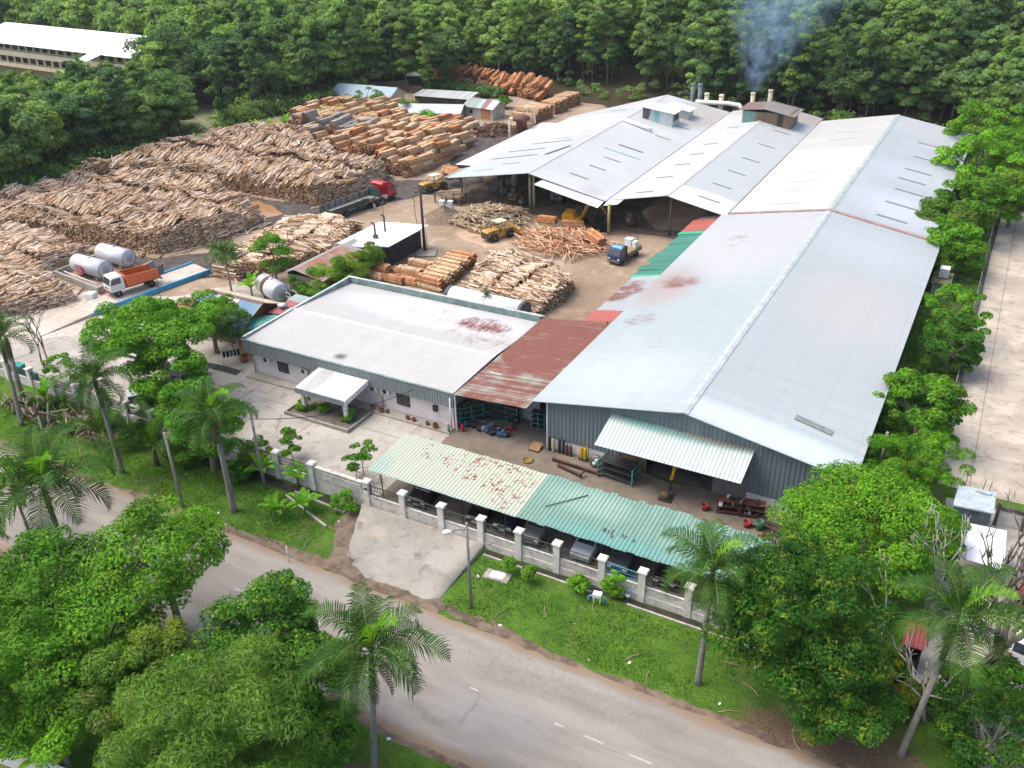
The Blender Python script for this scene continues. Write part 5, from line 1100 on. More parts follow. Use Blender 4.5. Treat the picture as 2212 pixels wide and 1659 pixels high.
# ---- poles and cables
WOOD = plain('pole_wood', (.13,.105,.085), .3, 3, .9); GPOLE = plain('pole_grey', (.26,.25,.23), .2, 2, .85, dirt=(.14,.13,.12)); CABLE = plain('cable', (.02,.02,.02), .1, 3, .6)
def pole(label, loc, h, r=.13, mat=None, lean=(0,0), cat='pole', name='utility_pole'):
    t = thing(name, label, cat, loc); MB().tube([(0,0,0),(lean[0],lean[1],h)], [r,r*.75], 10).build('shaft', mat or WOOD, t); return t
p = pole('tall dark steel pole with hanging cables in the middle of the yard', (-64.0,91.3,0), 8.4, .2, plain('pole_dark', (.045,.035,.035), .3, 2, .6)); 
MB().cbox((0,0,8.0), (1.4,.12,.14), 0, R(30)).build('cross_arm', WOOD, p); MB().tube([(.3,.15,0),(.3,.15,4.2)], .09, 8).build('conduit', WHITE, p)
def catenary(a, b, sag, n=14):
    a, b = Vector(a), Vector(b); return [a.lerp(b,i/n)-Vector((0,0,sag*4*(i/n)*(1-i/n))) for i in range(n+1)]
for i, (b, s, lb) in enumerate((((-58.2,113,5.6),1.5,'cable running from the dark yard pole to the left shed columns'),((-58.0,113.2,6.1),1.1,'upper cable running from the dark yard pole to the shed ridge'),((-70.5,112.5,3.9),1.2,'cable from the dark yard pole to the left corner of the sheds'))):
    tag(MB().tube(catenary((-64.0,91.3,8.0-.1*i), b, s), .035, 5).build('overhead_cable', CABLE), lb, 'cable', 'yard cables')
tag(MB().tube([(-64.5,91.0,8.0),(-64.9,91.0,7.2),(-64.85,91.0,5),(-64.6,91.0,3.4),(-64.35,91.2,2.9)], .035, 5).build('overhead_cable', CABLE), 'looped cable hanging down beside the dark yard pole', 'cable', 'yard cables')
t = thing('pole_footing', 'pale concrete slab at the foot of the dark yard pole', 'slab', (-63.4,90.8,.03), R(25)); MB().box(-1.2,-1.3,0,1.3,1.1,.16).build('slab', MATS['kerb_grey'], t)
lp = pole('street lamp with a white lantern on the grass by the driveway', (-24.9,37.8,-.4), 7.15, .115, GPOLE, name='street_lamp', cat='lamp')
MB().tube([(-.0,0,6.6),(-.55,-.15,6.5),(-1.05,-.3,6.25)], .035, 6).build('arm', STEEL, lp); MB().lathe([(.02,0),(.15,.12),(.19,.35),(.10,.62),(.02,.7)], (0,0,0), 12, axis='x').build('lantern', plain('lantern_white', (.72,.72,.70), .04, 3, .3), lp)
lan = [c for c in lp.children if c.name.startswith('lantern')][0]; lan.location = (-1.6,-.45,6.12); lan.rotation_euler = (0,R(-14),R(15))
pole('bare wooden pole on the verge left of the middle palm', (-51.0,37.1,-.4), 6.9, .13, GPOLE)
p2 = pole('wooden service pole beside the wall carrying the office cable', (-46.7,41.8,-.4), 6.9, .13, GPOLE)
tag(MB().tube(catenary((-46.7,41.8,6.3), (-41.2,55.5,3.3), .9), .03, 5).build('overhead_cable', CABLE), 'thin service cable sagging from the verge pole to the office wall', 'cable')
pole('thin steel mast beside the weighbridge', (-81.5,63.2,0), 5.2, .05, plain('mast_rust', (.12,.05,.04), .3, 3, .7)); pole('slim pole beside the rear hedge', (-101.5,178,0), 8, .1, WOOD); pole('thin pole among the logs before the rust streaked shed', (-77.2,80.5,0), 4.2, .05, MATS['mast_rust'])
pole('thin white post in the road edge left of the driveway', (-39.0,35.8,-.39), 1.5, .05, WHITE)
pole('grey concrete post standing in the bright green shrubs right of the warehouse', (-3.4,63.5,0), 5.0, .14, GPOLE)
# ---- verge items
t = thing('manhole_slab', 'pale square manhole slab in the grass right of the driveway', 'slab', (-24.9,41.3,-.4), R(6)); MB().box(-.95,-.5,0,.95,.5,.09).build('surround', MATS['kerb_grey'], t); MB().box(-.5,-.32,.092,.55,.33,.13).build('cover', WHITE, t)
PIPB = plain('pipe_blue', (.10,.30,.52), .12, 3, .5)
t = thing('water_meter', 'blue pipe water meter stand with a white box near the creeper', 'meter', (-17.6,42.0,-.4), R(10))
for s in (-1,1): MB().tube([(s*.62,0,0),(s*.62,0,.55),(s*.5,0,.62),(s*.2,0,.6)], .05, 8).build('pipe', PIPB, t); MB().tube([(s*.22,-.15,0),(s*.22,-.15,.7)], .04, 6).build('leg', WHITE, t)
MB().box(-.3,-.25,.70,.3,.2,.95).build('meter_box', WHITE, t)
t = thing('stand_pipe', 'blue stand pipe against the wall right of the creeper', 'pipe', (-15.9,43.2,-.4)); MB().tube([(0,0,0),(0,0,.9),(.1,-.05,1.0),(.3,-.1,1.0)], .06, 8).build('pipe', PIPB, t); MB().box(-.12,-.1,.4,.12,.1,.55).build('valve', WHITE, t)
t = thing('work_frame', 'pale metal frame table standing in the forecourt behind the solid wall bay', 'frame', (-39.7,46.3,0), R(-5))
mb = MB(); [mb.tube([(x,y,0),(x,y,.72)], .035, 6) for x in (-.9,.9) for y in (-.4,.4)]; mb.build('leg', plain('pinkish_frame', (.50,.42,.38), .1, 3, .6), t); mb = MB(); mb.tube([(-.9,-.4,.72),(.9,-.4,.72),(.9,.4,.72),(-.9,.4,.72),(-.9,-.4,.72)], .04, 6); mb.build('top_frame', MATS['pinkish_frame'], t)
for i, (x, y, lb) in enumerate(((-62.9,55.2,'black rubber mat nearest the office corner'),(-64.4,55.2,'black rubber mat between the two others left of the office'),(-65.9,55.1,'black rubber mat farthest from the office wall'))):
    t = tag(MB().cbox((0,0,.01), (1.45,1.0,.02)).build('rubber_mat', plain('mat_black', (.05,.05,.055), .25, 3, .9)), lb, 'mat', 'mats left of the office'); t.location = (x,y,.012); t.rotation_euler = (0,0,R(3*i))
def pot(label, loc, r, mat, group=None, plant=None):
    t = thing('plant_pot', label, 'pot', loc, 0, group); MB().lathe([(r*.55,0),(r*.95,r*.5),(r,r*1.0),(r*.8,r*1.45),(r*.86,r*1.5),(r*.7,r*1.45),(r*.6,r*1.3)], n=16).build('pot_body', mat, t); MB().lathe([(.02,r*1.2),(r*.7,r*1.22),(r*.7,r*1.3),(.02,r*1.3)], n=12).build('soil', plain('soil_dark', (.06,.04,.03), .3, 3, .95), t); return t
TER = plain('terracotta', (.28,.12,.075), .2, 3, .8, local=True)
pot('glazed brown round pot holding a small bare tree by the left wall', (-74.3,46.2,0), .75, plain('glaze_brown', (.07,.03,.025), .2, 2, .25)); pot('second brown pot left behind the large glazed pot', (-75.4,46.6,0), .55, plain('glaze_dull', (.12,.055,.035), .2, 2, .5))
for i, (x, y, r) in enumerate(((-42.0,55.3,.22),(-41.3,55.25,.22),(-39.9,55.3,.2),(-39.0,55.2,.28),(-45.9,55.35,.25),(-44.9,55.3,.27),(-44.3,55.4,.2))): pot('small clay pot on the ledge along the office wall', (x,y,.14), r, TER, 'clay pots along the office wall')
pot('orange planter box by the clothes rack', (-63.5,57.4,0), .5, TER)
t = thing('clothes_rack', 'metal clothes airer hung with dark washing left of the office', 'rack', (-64.3,56.6,0), R(50))
mb = MB(); [mb.tube([(x,-.5,0),(x,0,1.5),(x,.5,0)], .03, 6) for x in (-.9,.9)]; [mb.tube([(-.9,y,z),(.9,y,z)], .02, 5) for y, z in ((0,1.5),(-.25,.85),(.25,.85))]; mb.build('frame', CHROME, t)
for k in range(5): MB().cbox((-.7+.35*k,0,1.12), (.26,.05,.7)).build('garment', plain('cloth_'+('navy','black','teal')[k%3], ((.02,.025,.06),(.012,.012,.015),(.02,.12,.10))[k%3], .2, 3, .9), t)
# ---- workshop front
def cyl(label, loc, h, mat, group='gas cylinders against the warehouse wall'):
    t = thing('gas_cylinder', label, 'cylinder', loc, 0, group); MB().lathe([(.12,0),(.13,.03),(.13,h*.82),(.09,h*.92),(.045,h*.95)], n=14).build('bottle', mat, t); MB().lathe([(.045,h*.95),(.05,h),(.02,h+.02)], n=8).build('valve', STEEL, t)
for x, y, h, c, lb in ((-28.45,56.6,1.45,(.02,.03,.035),'tall black gas cylinder at the white corner post'),(-28.1,56.55,1.4,(.40,.46,.22),'pale yellow-green gas cylinder'),(-27.55,56.65,1.45,(.045,.035,.035),'dark gas cylinder, left of the pair beside the brown ones'),(-27.2,56.65,1.45,(.03,.045,.05),'dark gas cylinder, right of the pair beside the brown ones'),(-26.85,56.6,1.1,(.10,.045,.035),'short brown gas cylinder next to the dark pair'),(-26.5,56.6,1.1,(.12,.06,.05),'short brown gas cylinder, rightmost of the row')):
    cyl(lb, (x,y,.02), h, plain('cyl_%.2f_%.2f'%(c[0],c[1]), c, .15, 4, .5))
t = thing('gas_trolley', 'orange trolley with two yellow gas cylinders against the white plinth', 'trolley', (-25.3,56.5,.02))
for s in (-1,1): MB().lathe([(.14,.2),(.15,.25),(.15,1.1),(.06,1.3)], (s*.17,0,0), 12).build('cylinder', plain('cyl_yellow', (.50,.33,.03), .1, 3, .5), t); MB().tube([(s*.38,.1,0),(s*.38,.12,1.35),(0,.14,1.45)], .03, 6).build('frame', plain('trolley_orange', (.42,.16,.03), .15, 3, .6), t)
MB().box(-.4,-.15,.1,.4,.2,.19).build('base', DSTEEL, t)
t = thing('wheel_drum', 'grey fan drum with two white discs leaning beside the sheet rack', 'fan', (-23.9,56.0,.62), 0); MB().lathe([(.1,-.12),(.62,-.12),(.62,.12),(.1,.12)], n=24, axis='y').build('drum', STEEL, t)
for s in (-1,1): MB().lathe([(.02,-.13),(.2,-.13),(.2,-.15),(.02,-.15)], (s*.12-.02,0,s*.18), 14, axis='y').build('disc', WHITE, t)
t = thing('sheet_rack', 'green framed rack of dark steel sheets in front of the brown door', 'rack', (-21.8,55.6,.02), R(-3))
mb = MB(); [mb.box(x-.05,y-.05,0,x+.05,y+.05,1.6) for x in (-1.5,1.5) for y in (-.7,.7)]; [mb.box(x-.04,-.65,z,x+.04,.65,z+.08) for x in (-1.5,1.5) for z in (.3,.85,1.4)]; mb.build('frame', GREENW, t)
for z, a in ((.42,.25),(.97,.05),(1.5,-.04)): MB().cbox((0,0,z), (2.9,1.35,.05), 0, 0, a*.3, a).build('steel_sheet', plain('sheet_dark', (.055,.058,.062), .3, 1.5, .45, .3, dirt=(.14,.08,.05)), t)
for a, b, lb in (((-27.6,55.35),(-23.3,55.1),'long rusty steel beam lying before the gas cylinders'),((-26.8,54.75),(-24.4,54.2),'shorter rusty steel beam with a cross piece in the workshop yard')):
    t = thing('steel_beam', lb, 'beam', (0,0,.02)); A, B = Vector(a), Vector(b); mb = MB(); d = B-A; rz = math.atan2(d.y,d.x); M_ = plain('beam_rust', (.085,.05,.035), .3, 2, .8)
    for dz in (.02,.24): mb.cbox((*((A+B)/2),dz+.02), (d.length,.22,.03), 0, rz)
    mb.cbox((*((A+B)/2),.15), (d.length,.03,.18), 0, rz); mb.cbox((*B,.42), (.14,.8,.1), 0, rz); mb.build('girder', M_, t)
tag(MB().lathe([(.42,0),(.5,.03),(.5,.09),(.42,.12),(.36,.09),(.36,.03)], (-29.4,54.4,.03), 20).build('yellow_ring', plain('ring_yellow', (.22,.15,.05), .2, 3, .6)), 'yellow rimmed metal ring lying on the stained concrete', 'ring')
t = thing('step_board', 'tan board propped at the left corner of the warehouse', 'board', (-29.6,56.3,.02)); MB().cbox((0,0,.25), (.9,.9,.05), 0, 0, 0, R(22)).build('board', plain('tan_board', (.33,.19,.09), .2, 2, .8), t); MB().box(-.5,-.5,0,.5,-.42,.1).build('batten', DSTEEL, t)
t = thing('crane_jib', 'yellow crane jib bent down in front of the dark warehouse doorway', 'crane', (-17.6,56.5,.02)); MB().tube([(-.2,4.0,3.6),(.2,1.0,3.1),(.6,-1.5,2.7),(.35,-1.45,1.6)], [.2,.2,.18,.16], 6).build('jib', plain('jib_yellow', (.60,.36,.02), .1, 2, .5), t); MB().tube([(.35,-1.45,1.6),(.3,-1.4,.4)], .07, 6).build('hook_chain', DSTEEL, t); MB().box(-1.0,3.4,0,.1,5.2,2.5).build('crane_body', DSTEEL, t); MB().cbox((.3,-1.4,.2), (.5,.4,.36)).build('hook_block', STEEL, t)
t = thing('gearbox', 'orange-brown gearbox lying on the oily floor at the warehouse door', 'gearbox', (-17.4,54.5,.02)); MB().lathe([(.1,-.3),(.3,-.3),(.34,0),(.22,.3),(.1,.32)], (0,0,.36), 12, axis='x').build('casing', plain('gear_orange', (.11,.065,.03), .4, 4, .6), t); MB().box(-.5,-.4,0,.5,.4,.14).build('base', DSTEEL, t)
t = thing('tool_rack', 'rusty red shelf crowded with machine parts right of the doorway', 'rack', (-11.8,55.3,.02), R(12))
mb = MB(); [mb.box(x-.04,y-.04,0,x+.04,y+.04,1.2) for x in (-1.7,0,1.7) for y in (-.4,.4)]; [mb.box(-1.7,-.4,z,1.7,.4,z+.04) for z in (.2,.7,1.18)]; mb.build('shelf_frame', plain('rack_red', (.10,.035,.025), .3, 2, .7), t)
g = random.Random(12)
for k in range(26):
    mb = MB(); mb.cbox((g.uniform(-1.5,1.5),g.uniform(-.3,.3),(.24,.74,1.22)[k%3]+.12), (g.uniform(.15,.35),g.uniform(.15,.35),.24), 0, g.uniform(0,3))
    p_ = mb.build('machine_part', (STEEL,DSTEEL,TER,MATS['sheet_dark'],MATS['tank_white'])[k%5], None); p_.location = t.location; p_.rotation_euler = t.rotation_euler; tag(p_, 'small machine part lying on the rusty red shelf', 'machine part', 'parts on the red shelf')
for x, y, c, lb in ((-10.9,54.0,'red','red bucket below the rusty shelf'),(-14.3,54.6,'red','red crate on the oily floor left of the rusty shelf'),(-10.0,54.1,'green','green drum in front of the right plinth'),(-13.4,56.0,'white','white and blue sack pile against the grey door'),(-9.3,53.0,'red','red can near the right end of the carport')):
    t = thing('bucket', lb, 'bucket', (x,y,.02)); c_ = {'red':(.24,.02,.02),'green':(.035,.13,.075),'white':(.40,.48,.58)}[c]; h_ = .8 if c == 'green' else .5
    MB().lathe([(.24,0),(.32,h_),(.28,h_),(.22,.06)], n=16).build('body', plain('bucket_'+c, c_, .15, 3, .5), t); MB().tube([(-.3,0,h_),(-.15,0,h_+.18),(.15,0,h_+.18),(.3,0,h_)], .015, 5).build('handle', STEEL, t)
g = random.Random(17)
for k in range(14): # bars right of the rack
    a = R(-8+g.uniform(-9,9)); o_ = tag(MB().tube([(-1.3-g.random()*.6,0,0),(1.2+g.random()*.6,0,.03)], .045, 6).build('steel_bar', plain('bar_dark', (.06,.045,.035), .3, 3, .7)), 'dark rusty bar in the pile before the right plinth', 'bar', 'bars piled by the warehouse'); o_.location = (-8.4+g.uniform(-.5,.5),54.3+g.uniform(-.9,.9),.08+.04*(k%4)); o_.rotation_euler = (0,0,a)
# racks of motors under the rusty roof
def motor_rack(label, loc, L, rz, lv=4):
    t = thing('motor_rack', label, 'rack', loc, rz); mb = MB(); n = max(2, int(round(L/.95))); 
    [mb.box(-L/2+L*i/n-.04,y-.04,0,-L/2+L*i/n+.04,y+.04,1.75) for i in range(n+1) for y in (-.35,.35)]; mb.build('upright', GREENW, t)
    mb = MB(); [mb.box(-L/2,y-.03,.1+.5*k,L/2,y+.03,.16+.5*k) for k in range(lv) for y in (-.38,.38)]; mb.build('rail', GREENW, t); mb = MB(); [mb.box(-L/2,-.34,.1+.5*k,L/2,.34,.13+.5*k) for k in range(lv)]; mb.build('shelf', DSTEEL, t); return t
MOT = plain('motor_dark', (.032,.03,.03), .4, 5, .6, dirt=(.10,.08,.06), local=True); mm = MB(); mm.lathe([(.03,-.26),(.17,-.24),(.19,-.1),(.19,.16),(.13,.22),(.03,.3)], (0,0,.19), 12, axis='x'); mm.box(-.15,-.16,0,.15,.16,.05); MOTM = mm.mesh('motor', MOT)
MOTC = [mm.mesh('motor', plain('motor_'+n_, c_, .2, 5, .5, local=True)) for n_, c_ in (('blue',(.03,.09,.22)),('grey',(.22,.24,.27)),('red',(.28,.03,.05)),('teal',(.06,.17,.18)))]
def motor(loc, rz, me, label, group): o_ = link('electric_motor', me); o_.location = loc; o_.scale = (1.2,1.2,1.2); o_.rotation_euler = (0,0,rz); return tag(o_, label, 'motor', group)
g = random.Random(21)
motor_rack('green rack of dark motors before the lilac wall', (-34.4,59.2,.02), 3.2, 0); motor_rack('green rack of dark motors on the left side under the rusty roof', (-36.9,57.8,.02), 2.2, R(48)); [motor((-36.9+.67*u_,57.8+.74*u_,z_), R(140)+g.uniform(-.4,.4), MOTM, 'dark motor on the slanting green rack at the left under the rusty roof', 'motors on the left rack') for u_ in (-1.3,-.9,-.5,-.1,.3,.7,1.1) for z_ in (.15,.65,1.15,1.65)]
motor_rack('narrow green rack right of the lilac wall', (-30.9,59.4,.02), 1.2, R(10))
for k in range(33): motor((-35.85+.29*(k%11),59.05+g.uniform(-.12,.1),(.15,.65,1.15)[k//11]), R(90)+g.uniform(-.4,.4), MOTM, 'dark dusty motor on the green rack before the lilac wall', 'motors on the green rack')
for k in range(24): motor((-35.8+.13*k,59.2+g.uniform(-.25,.2),1.66+.2*(k%2)+.12*(k%3)), g.uniform(0,3), MOTM, 'dark motor heaped on top of the green rack', 'motors on top of the rack')
for k in range(40): 
    u = g.random(); motor((-36.9+4.3*u+g.uniform(-.3,.3),57.4-.3*u+g.uniform(-.6,.5),.02), g.uniform(0,3), MOTM if k%3 else MOTC[(k//3)%2], 'motor lying on the floor in front of the green racks', 'motors on the floor')
for x, y, m_, lb in ((-32.9,58.0,2,'red and blue motor right of the floor heap'),(-33.5,57.2,0,'blue motor at the front of the floor heap'),(-34.6,57.3,3,'teal motor in the middle of the floor heap')): motor((x,y,.02), .4, MOTC[m_], lb, 'motors on the floor')
for x, y, lb in ((-37.3,56.2,'red gas bottle at the office corner under the rusty roof'),(-36.6,55.9,'smaller red canister beside the red gas bottle')): cyl(lb, (x,y,.02), .75, plain('cyl_red', (.38,.02,.03), .1, 3, .5), 'red bottles at the office corner')
cyl('grey-green cylinder standing in the weeds at the office corner', (-37.6,55.2,.02), .85, plain('cyl_sage', (.17,.24,.21), .1, 3, .6), 'red bottles at the office corner')
t = thing('bucket', 'yellow bucket on the floor before the motors', 'bucket', (-32.8,56.9,.02)); MB().lathe([(.18,0),(.22,.4),(.19,.4),(.16,.05)], n=14).build('body', plain('bucket_yellow', (.50,.34,.03), .1, 3, .5), t); MB().tube([(-.2,0,.4),(0,0,.6),(.2,0,.4)], .015, 5).build('handle', STEEL, t)
t = thing('wheelie_bin', 'green refuse bin behind the left wall', 'bin', (-78.9,44.6,0)); MB().prism([(-.4,-.35),(.4,-.35),(.4,.35),(-.4,.35)], .1, 1.1).build('body', plain('bin_green', (.02,.26,.18), .1, 3, .5), t); MB().cbox((0,0,1.14), (.86,.76,.07), 0, 0, 0, .06).build('lid', MATS['bin_green'], t)
t = thing('wheelie_bin', 'teal refuse bin behind the wall at the far left', 'bin', (-81.6,45.0,0)); MB().prism([(-.6,-.4),(.6,-.4),(.6,.4),(-.6,.4)], .1, 1.25).build('body', plain('bin_teal', (.02,.24,.20), .1, 3, .5), t); MB().cbox((0,0,1.3), (1.25,.86,.08), 0, 0, 0, .06).build('lid', MATS['bin_teal'], t)
t = thing('parasol', 'faded red canopy behind the spreading tree near the guard house', 'canopy', (-75.2,60.9,0)); MB().lathe([(1.9,2.15),(1.85,2.2),(.9,2.6),(.03,2.8)], n=8).build('cover', plain('canopy_red', (.50,.14,.13), .08, 1, .7), t); MB().tube([(0,0,0),(0,0,2.7)], .05, 6).build('pole', STEEL, t)
# ---- people
def person(label, loc, rz, shirt, trousers, skin=(.22,.12,.075)):
    me = bpy.data.meshes.new('person'); V = []; E = []; RD = []
    def v(p, r, q=None):
        V.append(p); RD.append(r)
        if q is not None: E.append((q, len(V)-1))
        return len(V)-1
    pel = v((0,0,.93), .14); ch = v((.02,0,1.25), .155, pel); nk = v((.03,0,1.44), .06, ch); hd = v((.05,0,1.54), .085, nk); hd2 = v((.06,0,1.64), .085, hd); v((.15,0,1.58), .015, hd)
    for s in (-1,1):
        hip = v((0,s*.09,.88), .10, pel); kn = v((.05*s,s*.11,.48), .065, hip); an = v((.02*s-.03,s*.12,.09), .042, kn); v((.02*s+.12,s*.13,.04), .035, an)
        sh = v((0,s*.18,1.38), .06, ch); el = v((-.02,s*.25,1.12), .042, sh); wr_ = v((.10,s*.25,.90), .03, el); pm = v((.14,s*.25,.84), .032, wr_)
        for k, (fx, fz) in enumerate(((.03,-.08),(.015,-.095),(-.0,-.09),(-.015,-.075))): a_ = v((.14+fx,s*(.25-.012*(k-1.5)),.84+fz*.6), .009, pm); v((.14+fx*1.6,s*(.245-.012*(k-1.5)),.84+fz), .008, a_)
        th = v((.165,s*.225,.825), .01, pm); v((.185,s*.215,.79), .009, th)
    me.from_pydata(V, E, []); o = bpy.data.objects.new('person', me); col.objects.link(o)
    me.materials.append(plain('skin', skin, .08, 5, .6, local=True))
    sk_ = o.modifiers.new('skin', 'SKIN'); sd_ = o.modifiers.new('sub', 'SUBSURF'); sd_.levels = sd_.render_levels = 1
    if not me.skin_vertices: me.skin_vertices.new()
    for i, r in enumerate(RD): me.skin_vertices[0].data[i].radius = (r, r)
    me.skin_vertices[0].data[0].use_root = True
    o.location = loc; o.rotation_euler = (0,0,rz); tag(o, label, 'person')
    mb = MB(); mb.lathe([(.15,.86),(.175,1.0),(.19,1.25),(.17,1.40),(.08,1.46)], (.01,0,0), 14); [mb.tube([(0,s*.16,1.38),(-.01,s*.25,1.14)], [.078,.06], 10) for s in (-1,1)]; mb.build('shirt', plain('shirt_%.2f%.2f'%(shirt[0],shirt[2]), shirt, .1, 5, .9), o)
    mb = MB(); [mb.tube([(0,s*.085,.95),(.05*s,s*.11,.48),(.02*s-.03,s*.12,.1)], [.125,.085,.075], 10) for s in (-1,1)]; mb.build('trousers', plain('trousers_%.2f'%trousers[0], trousers, .1, 5, .9), o)
    MB().lathe([(.10,1.60),(.102,1.66),(.07,1.735),(.02,1.75)], (.045,0,0), 12).build('hair', plain('hair_black', (.012,.01,.01), .2, 5, .7), o)
    return o
person('person in a dark top and pale trousers standing beside the long trailer', (-80.25,102.5,.004), R(180), (.02,.025,.03), (.50,.50,.52))
person('person in a purple shirt working by the timber feed table', (-70.9,109.6,.02), R(120), (.14,.03,.16), (.05,.05,.08))
# ---- litter
g = random.Random(33); LIT = plain('litter_white', (.62,.62,.62), .1, 3, .7, local=True); lm = MB().cbox((0,0,.03), (.22,.16,.05), 0, .3, .3).mesh('litter_scrap', LIT)
for k in range(46):
    x, y = (g.uniform(-66,-2), g.uniform(36.6,42.0)) if k < 34 else (g.uniform(-28,-5), g.uniform(22,26.8))
    if -38.5 < x < -26.8 and y > 36: continue
    o_ = link('litter_scrap', lm); o_.location = (x,y,-.4); o_.rotation_euler = (0,0,g.uniform(0,6)); s_ = g.uniform(.4,1.1); o_.scale = (s_,s_,s_); tag(o_, 'small white scrap of litter lying on the grass verge', 'litter', 'litter on the verge')
g = random.Random(35); stm = MB().tube([(-.5,0,.03),(0,.04,.05),(.55,-.05,.03)], [.03,.035,.02], 5).mesh('fallen_stick', plain('stick_pale', (.30,.24,.17), .3, 4, .9, local=True))
for k in range(30):
    x, y = g.uniform(-72,0), g.uniform(36.8,41.8)
    if -38.5 < x < -26.8: continue
    o_ = link('fallen_stick', stm); o_.location = (x,y,-.4); s_ = g.uniform(.5,1.4); o_.scale = (s_,s_,s_); o_.rotation_euler = (0,0,g.uniform(0,6)); tag(o_, 'pale fallen stick lying on the grass verge', 'stick', 'sticks on the verge')
# ================================================================== TIMBER
def logmat(name, cols, endc=None):
    t = NT(name); g = t.n('ShaderNodeNewGeometry').outputs['Random Per Island']; oi = t.n('ShaderNodeObjectInfo').outputs['Random']
    r = t.math('FRACT', t.math('ADD', g, t.math('MULTIPLY', oi, 7.31)))
    cr = t.n('ShaderNodeValToRGB'); cr.color_ramp.interpolation = 'CONSTANT'
    while len(cr.color_ramp.elements) < len(cols): cr.color_ramp.elements.new(.5)
    for i, c in enumerate(cols): cr.color_ramp.elements[i].position = i/len(cols); cr.color_ramp.elements[i].color = (*c,1)
    t.l(r, cr.inputs[0])
    k = t.mix(1, cr.outputs[0], t.mix(t.ramp(t.noise(t.pos, 2.2, 5, .7), .3, .7), (.62,.6,.58), (1.2,1.18,1.15)), 'MULTIPLY')
    k = t.mix(t.ramp(t.noise(t.pos, .13, 3), .45, .7, 0, .25), k, (.36,.25,.165))
    if name == 'log_bark': k = t.mix(1, k, (1.15,1.05,.96), 'MULTIPLY')
    MATS[name] = t.done(k, .9, 0, .15); return MATS[name]
LOGB = logmat('log_bark', [(.54,.47,.39),(.28,.20,.13),(.60,.54,.47),(.20,.135,.085),(.50,.41,.32),(.66,.61,.545),(.36,.26,.17),(.46,.375,.29)])
LOGE = logmat('log_end', [(.47,.30,.15),(.36,.21,.10),(.56,.39,.21),(.27,.155,.075),(.50,.33,.17),(.22,.13,.07)])
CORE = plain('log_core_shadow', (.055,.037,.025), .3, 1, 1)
def sdist(P, poly):
    """signed distance (inside positive) of points P (N,2) to a polygon"""
    d = np.full(len(P), 1e9); ins = np.zeros(len(P), bool); n = len(poly)
    for i in range(n):
        a, b = np.array(poly[i]), np.array(poly[(i+1)%n]); ab = b-a
        t = np.clip(((P-a)@ab)/(ab@ab), 0, 1); d = np.minimum(d, np.linalg.norm(P-(a+t[:,None]*ab), axis=1))
        c = ((a[1] > P[:,1]) != (b[1] > P[:,1])) & (P[:,0] < (b[0]-a[0])*(P[:,1]-a[1])/(b[1]-a[1]+1e-12)+a[0]); ins ^= c
    return np.where(ins, d, -d)
NL = 7
def add_logs(acc, C, D, L, Rr):
    """append cylinders: centres C, unit directions D, lengths, radii -> verts/faces arrays"""
    n = len(C); up = np.tile([0,0,1.0],(n,1)); u = np.cross(D, up); u /= np.linalg.norm(u,axis=1)[:,None]+1e-9; w_ = np.cross(u, D)
    V = np.zeros((n,2*NL,3))
    for j in range(NL):
        a = 2*math.pi*j/NL; off = (u*math.cos(a)+w_*math.sin(a))
        V[:,j] = C-D*(L/2)[:,None]+off*(Rr*1.08)[:,None]; V[:,NL+j] = C+D*(L/2)[:,None]+off*(Rr*.88)[:,None]
    acc.append(V)
def logs_mesh(name, V, extra=None):
    """V (n,14,3) -> mesh with bark sides and sawn ends; extra = list of (verts, faces) for the dark core"""
    n = len(V); vs = V.reshape(-1,3); faces = []; mi = []
    quads = [(j,(j+1)%NL,NL+(j+1)%NL,NL+j) for j in range(NL)]; e0 = tuple(range(NL-1,-1,-1)); e1 = tuple(range(NL,2*NL))
    for i in range(n):
        o = i*2*NL
        for q in quads: faces.append((o+q[0],o+q[1],o+q[2],o+q[3]))
        faces.append(tuple(o+k for k in e0)); faces.append(tuple(o+k for k in e1)); mi += [0]*NL+[1,1]
    allv = [tuple(p) for p in vs]
    for ev, ef in (extra or []):
        o = len(allv); allv += [tuple(p) for p in ev]; faces += [tuple(k+o for k in f) for f in ef]; mi += [2]*len(ef)
    me = bpy.data.meshes.new(name); me.from_pydata(allv, [], faces)
    for m in (LOGB, LOGE, CORE): me.materials.append(m)
    me.polygons.foreach_set('material_index', mi); me.update(); return me
piles = [ # polygon, height, log axis angle, edge width, name of place, top density
 ([(-133,92),(-118,101.0),(-104,100.6),(-89.4,100.2),(-86.2,104.5),(-86.6,112),(-89,117),(-96,118.5),(-105,121.5),(-113,127.5),(-124,131),(-130,122),(-133,108)], 3.3, 90, 1.6, 'far', 4.4),
 ([(-131,71.5),(-112,73.2),(-95.5,75.2),(-91.8,81.5),(-91.3,90.2),(-94.5,92.2),(-101,94.5),(-107,98.5),(-118,99.5),(-131,91)], 3.0, 90, 1.8, 'middle', 4.4),
 ([(-131,49),(-110,49.5),(-97.6,51.8),(-91.9,60.3),(-102.2,62.8),(-103,70.5),(-112,72.2),(-131,72.4)], 2.3, 80, 1.8, 'near', 5.0),
 ([(-81.2,72.6),(-77.4,75.6),(-73.2,84),(-75.8,93),(-81.5,93.8),(-86.8,90.6),(-86.0,84),(-83.8,77)], 1.9, 4, 1.3, 'shed', 5.5),
 ([(-53.7,90.8),(-52.2,83),(-51.2,80.6),(-45.4,80.9),(-41.4,79.6),(-40.6,84),(-41.2,88.6),(-45.5,91.8),(-50,92.4)], 2.0, -3, 1.2, 'office', 6.0)]
rs_ = np.random.RandomState(11); mass = []; core = []; cand = []
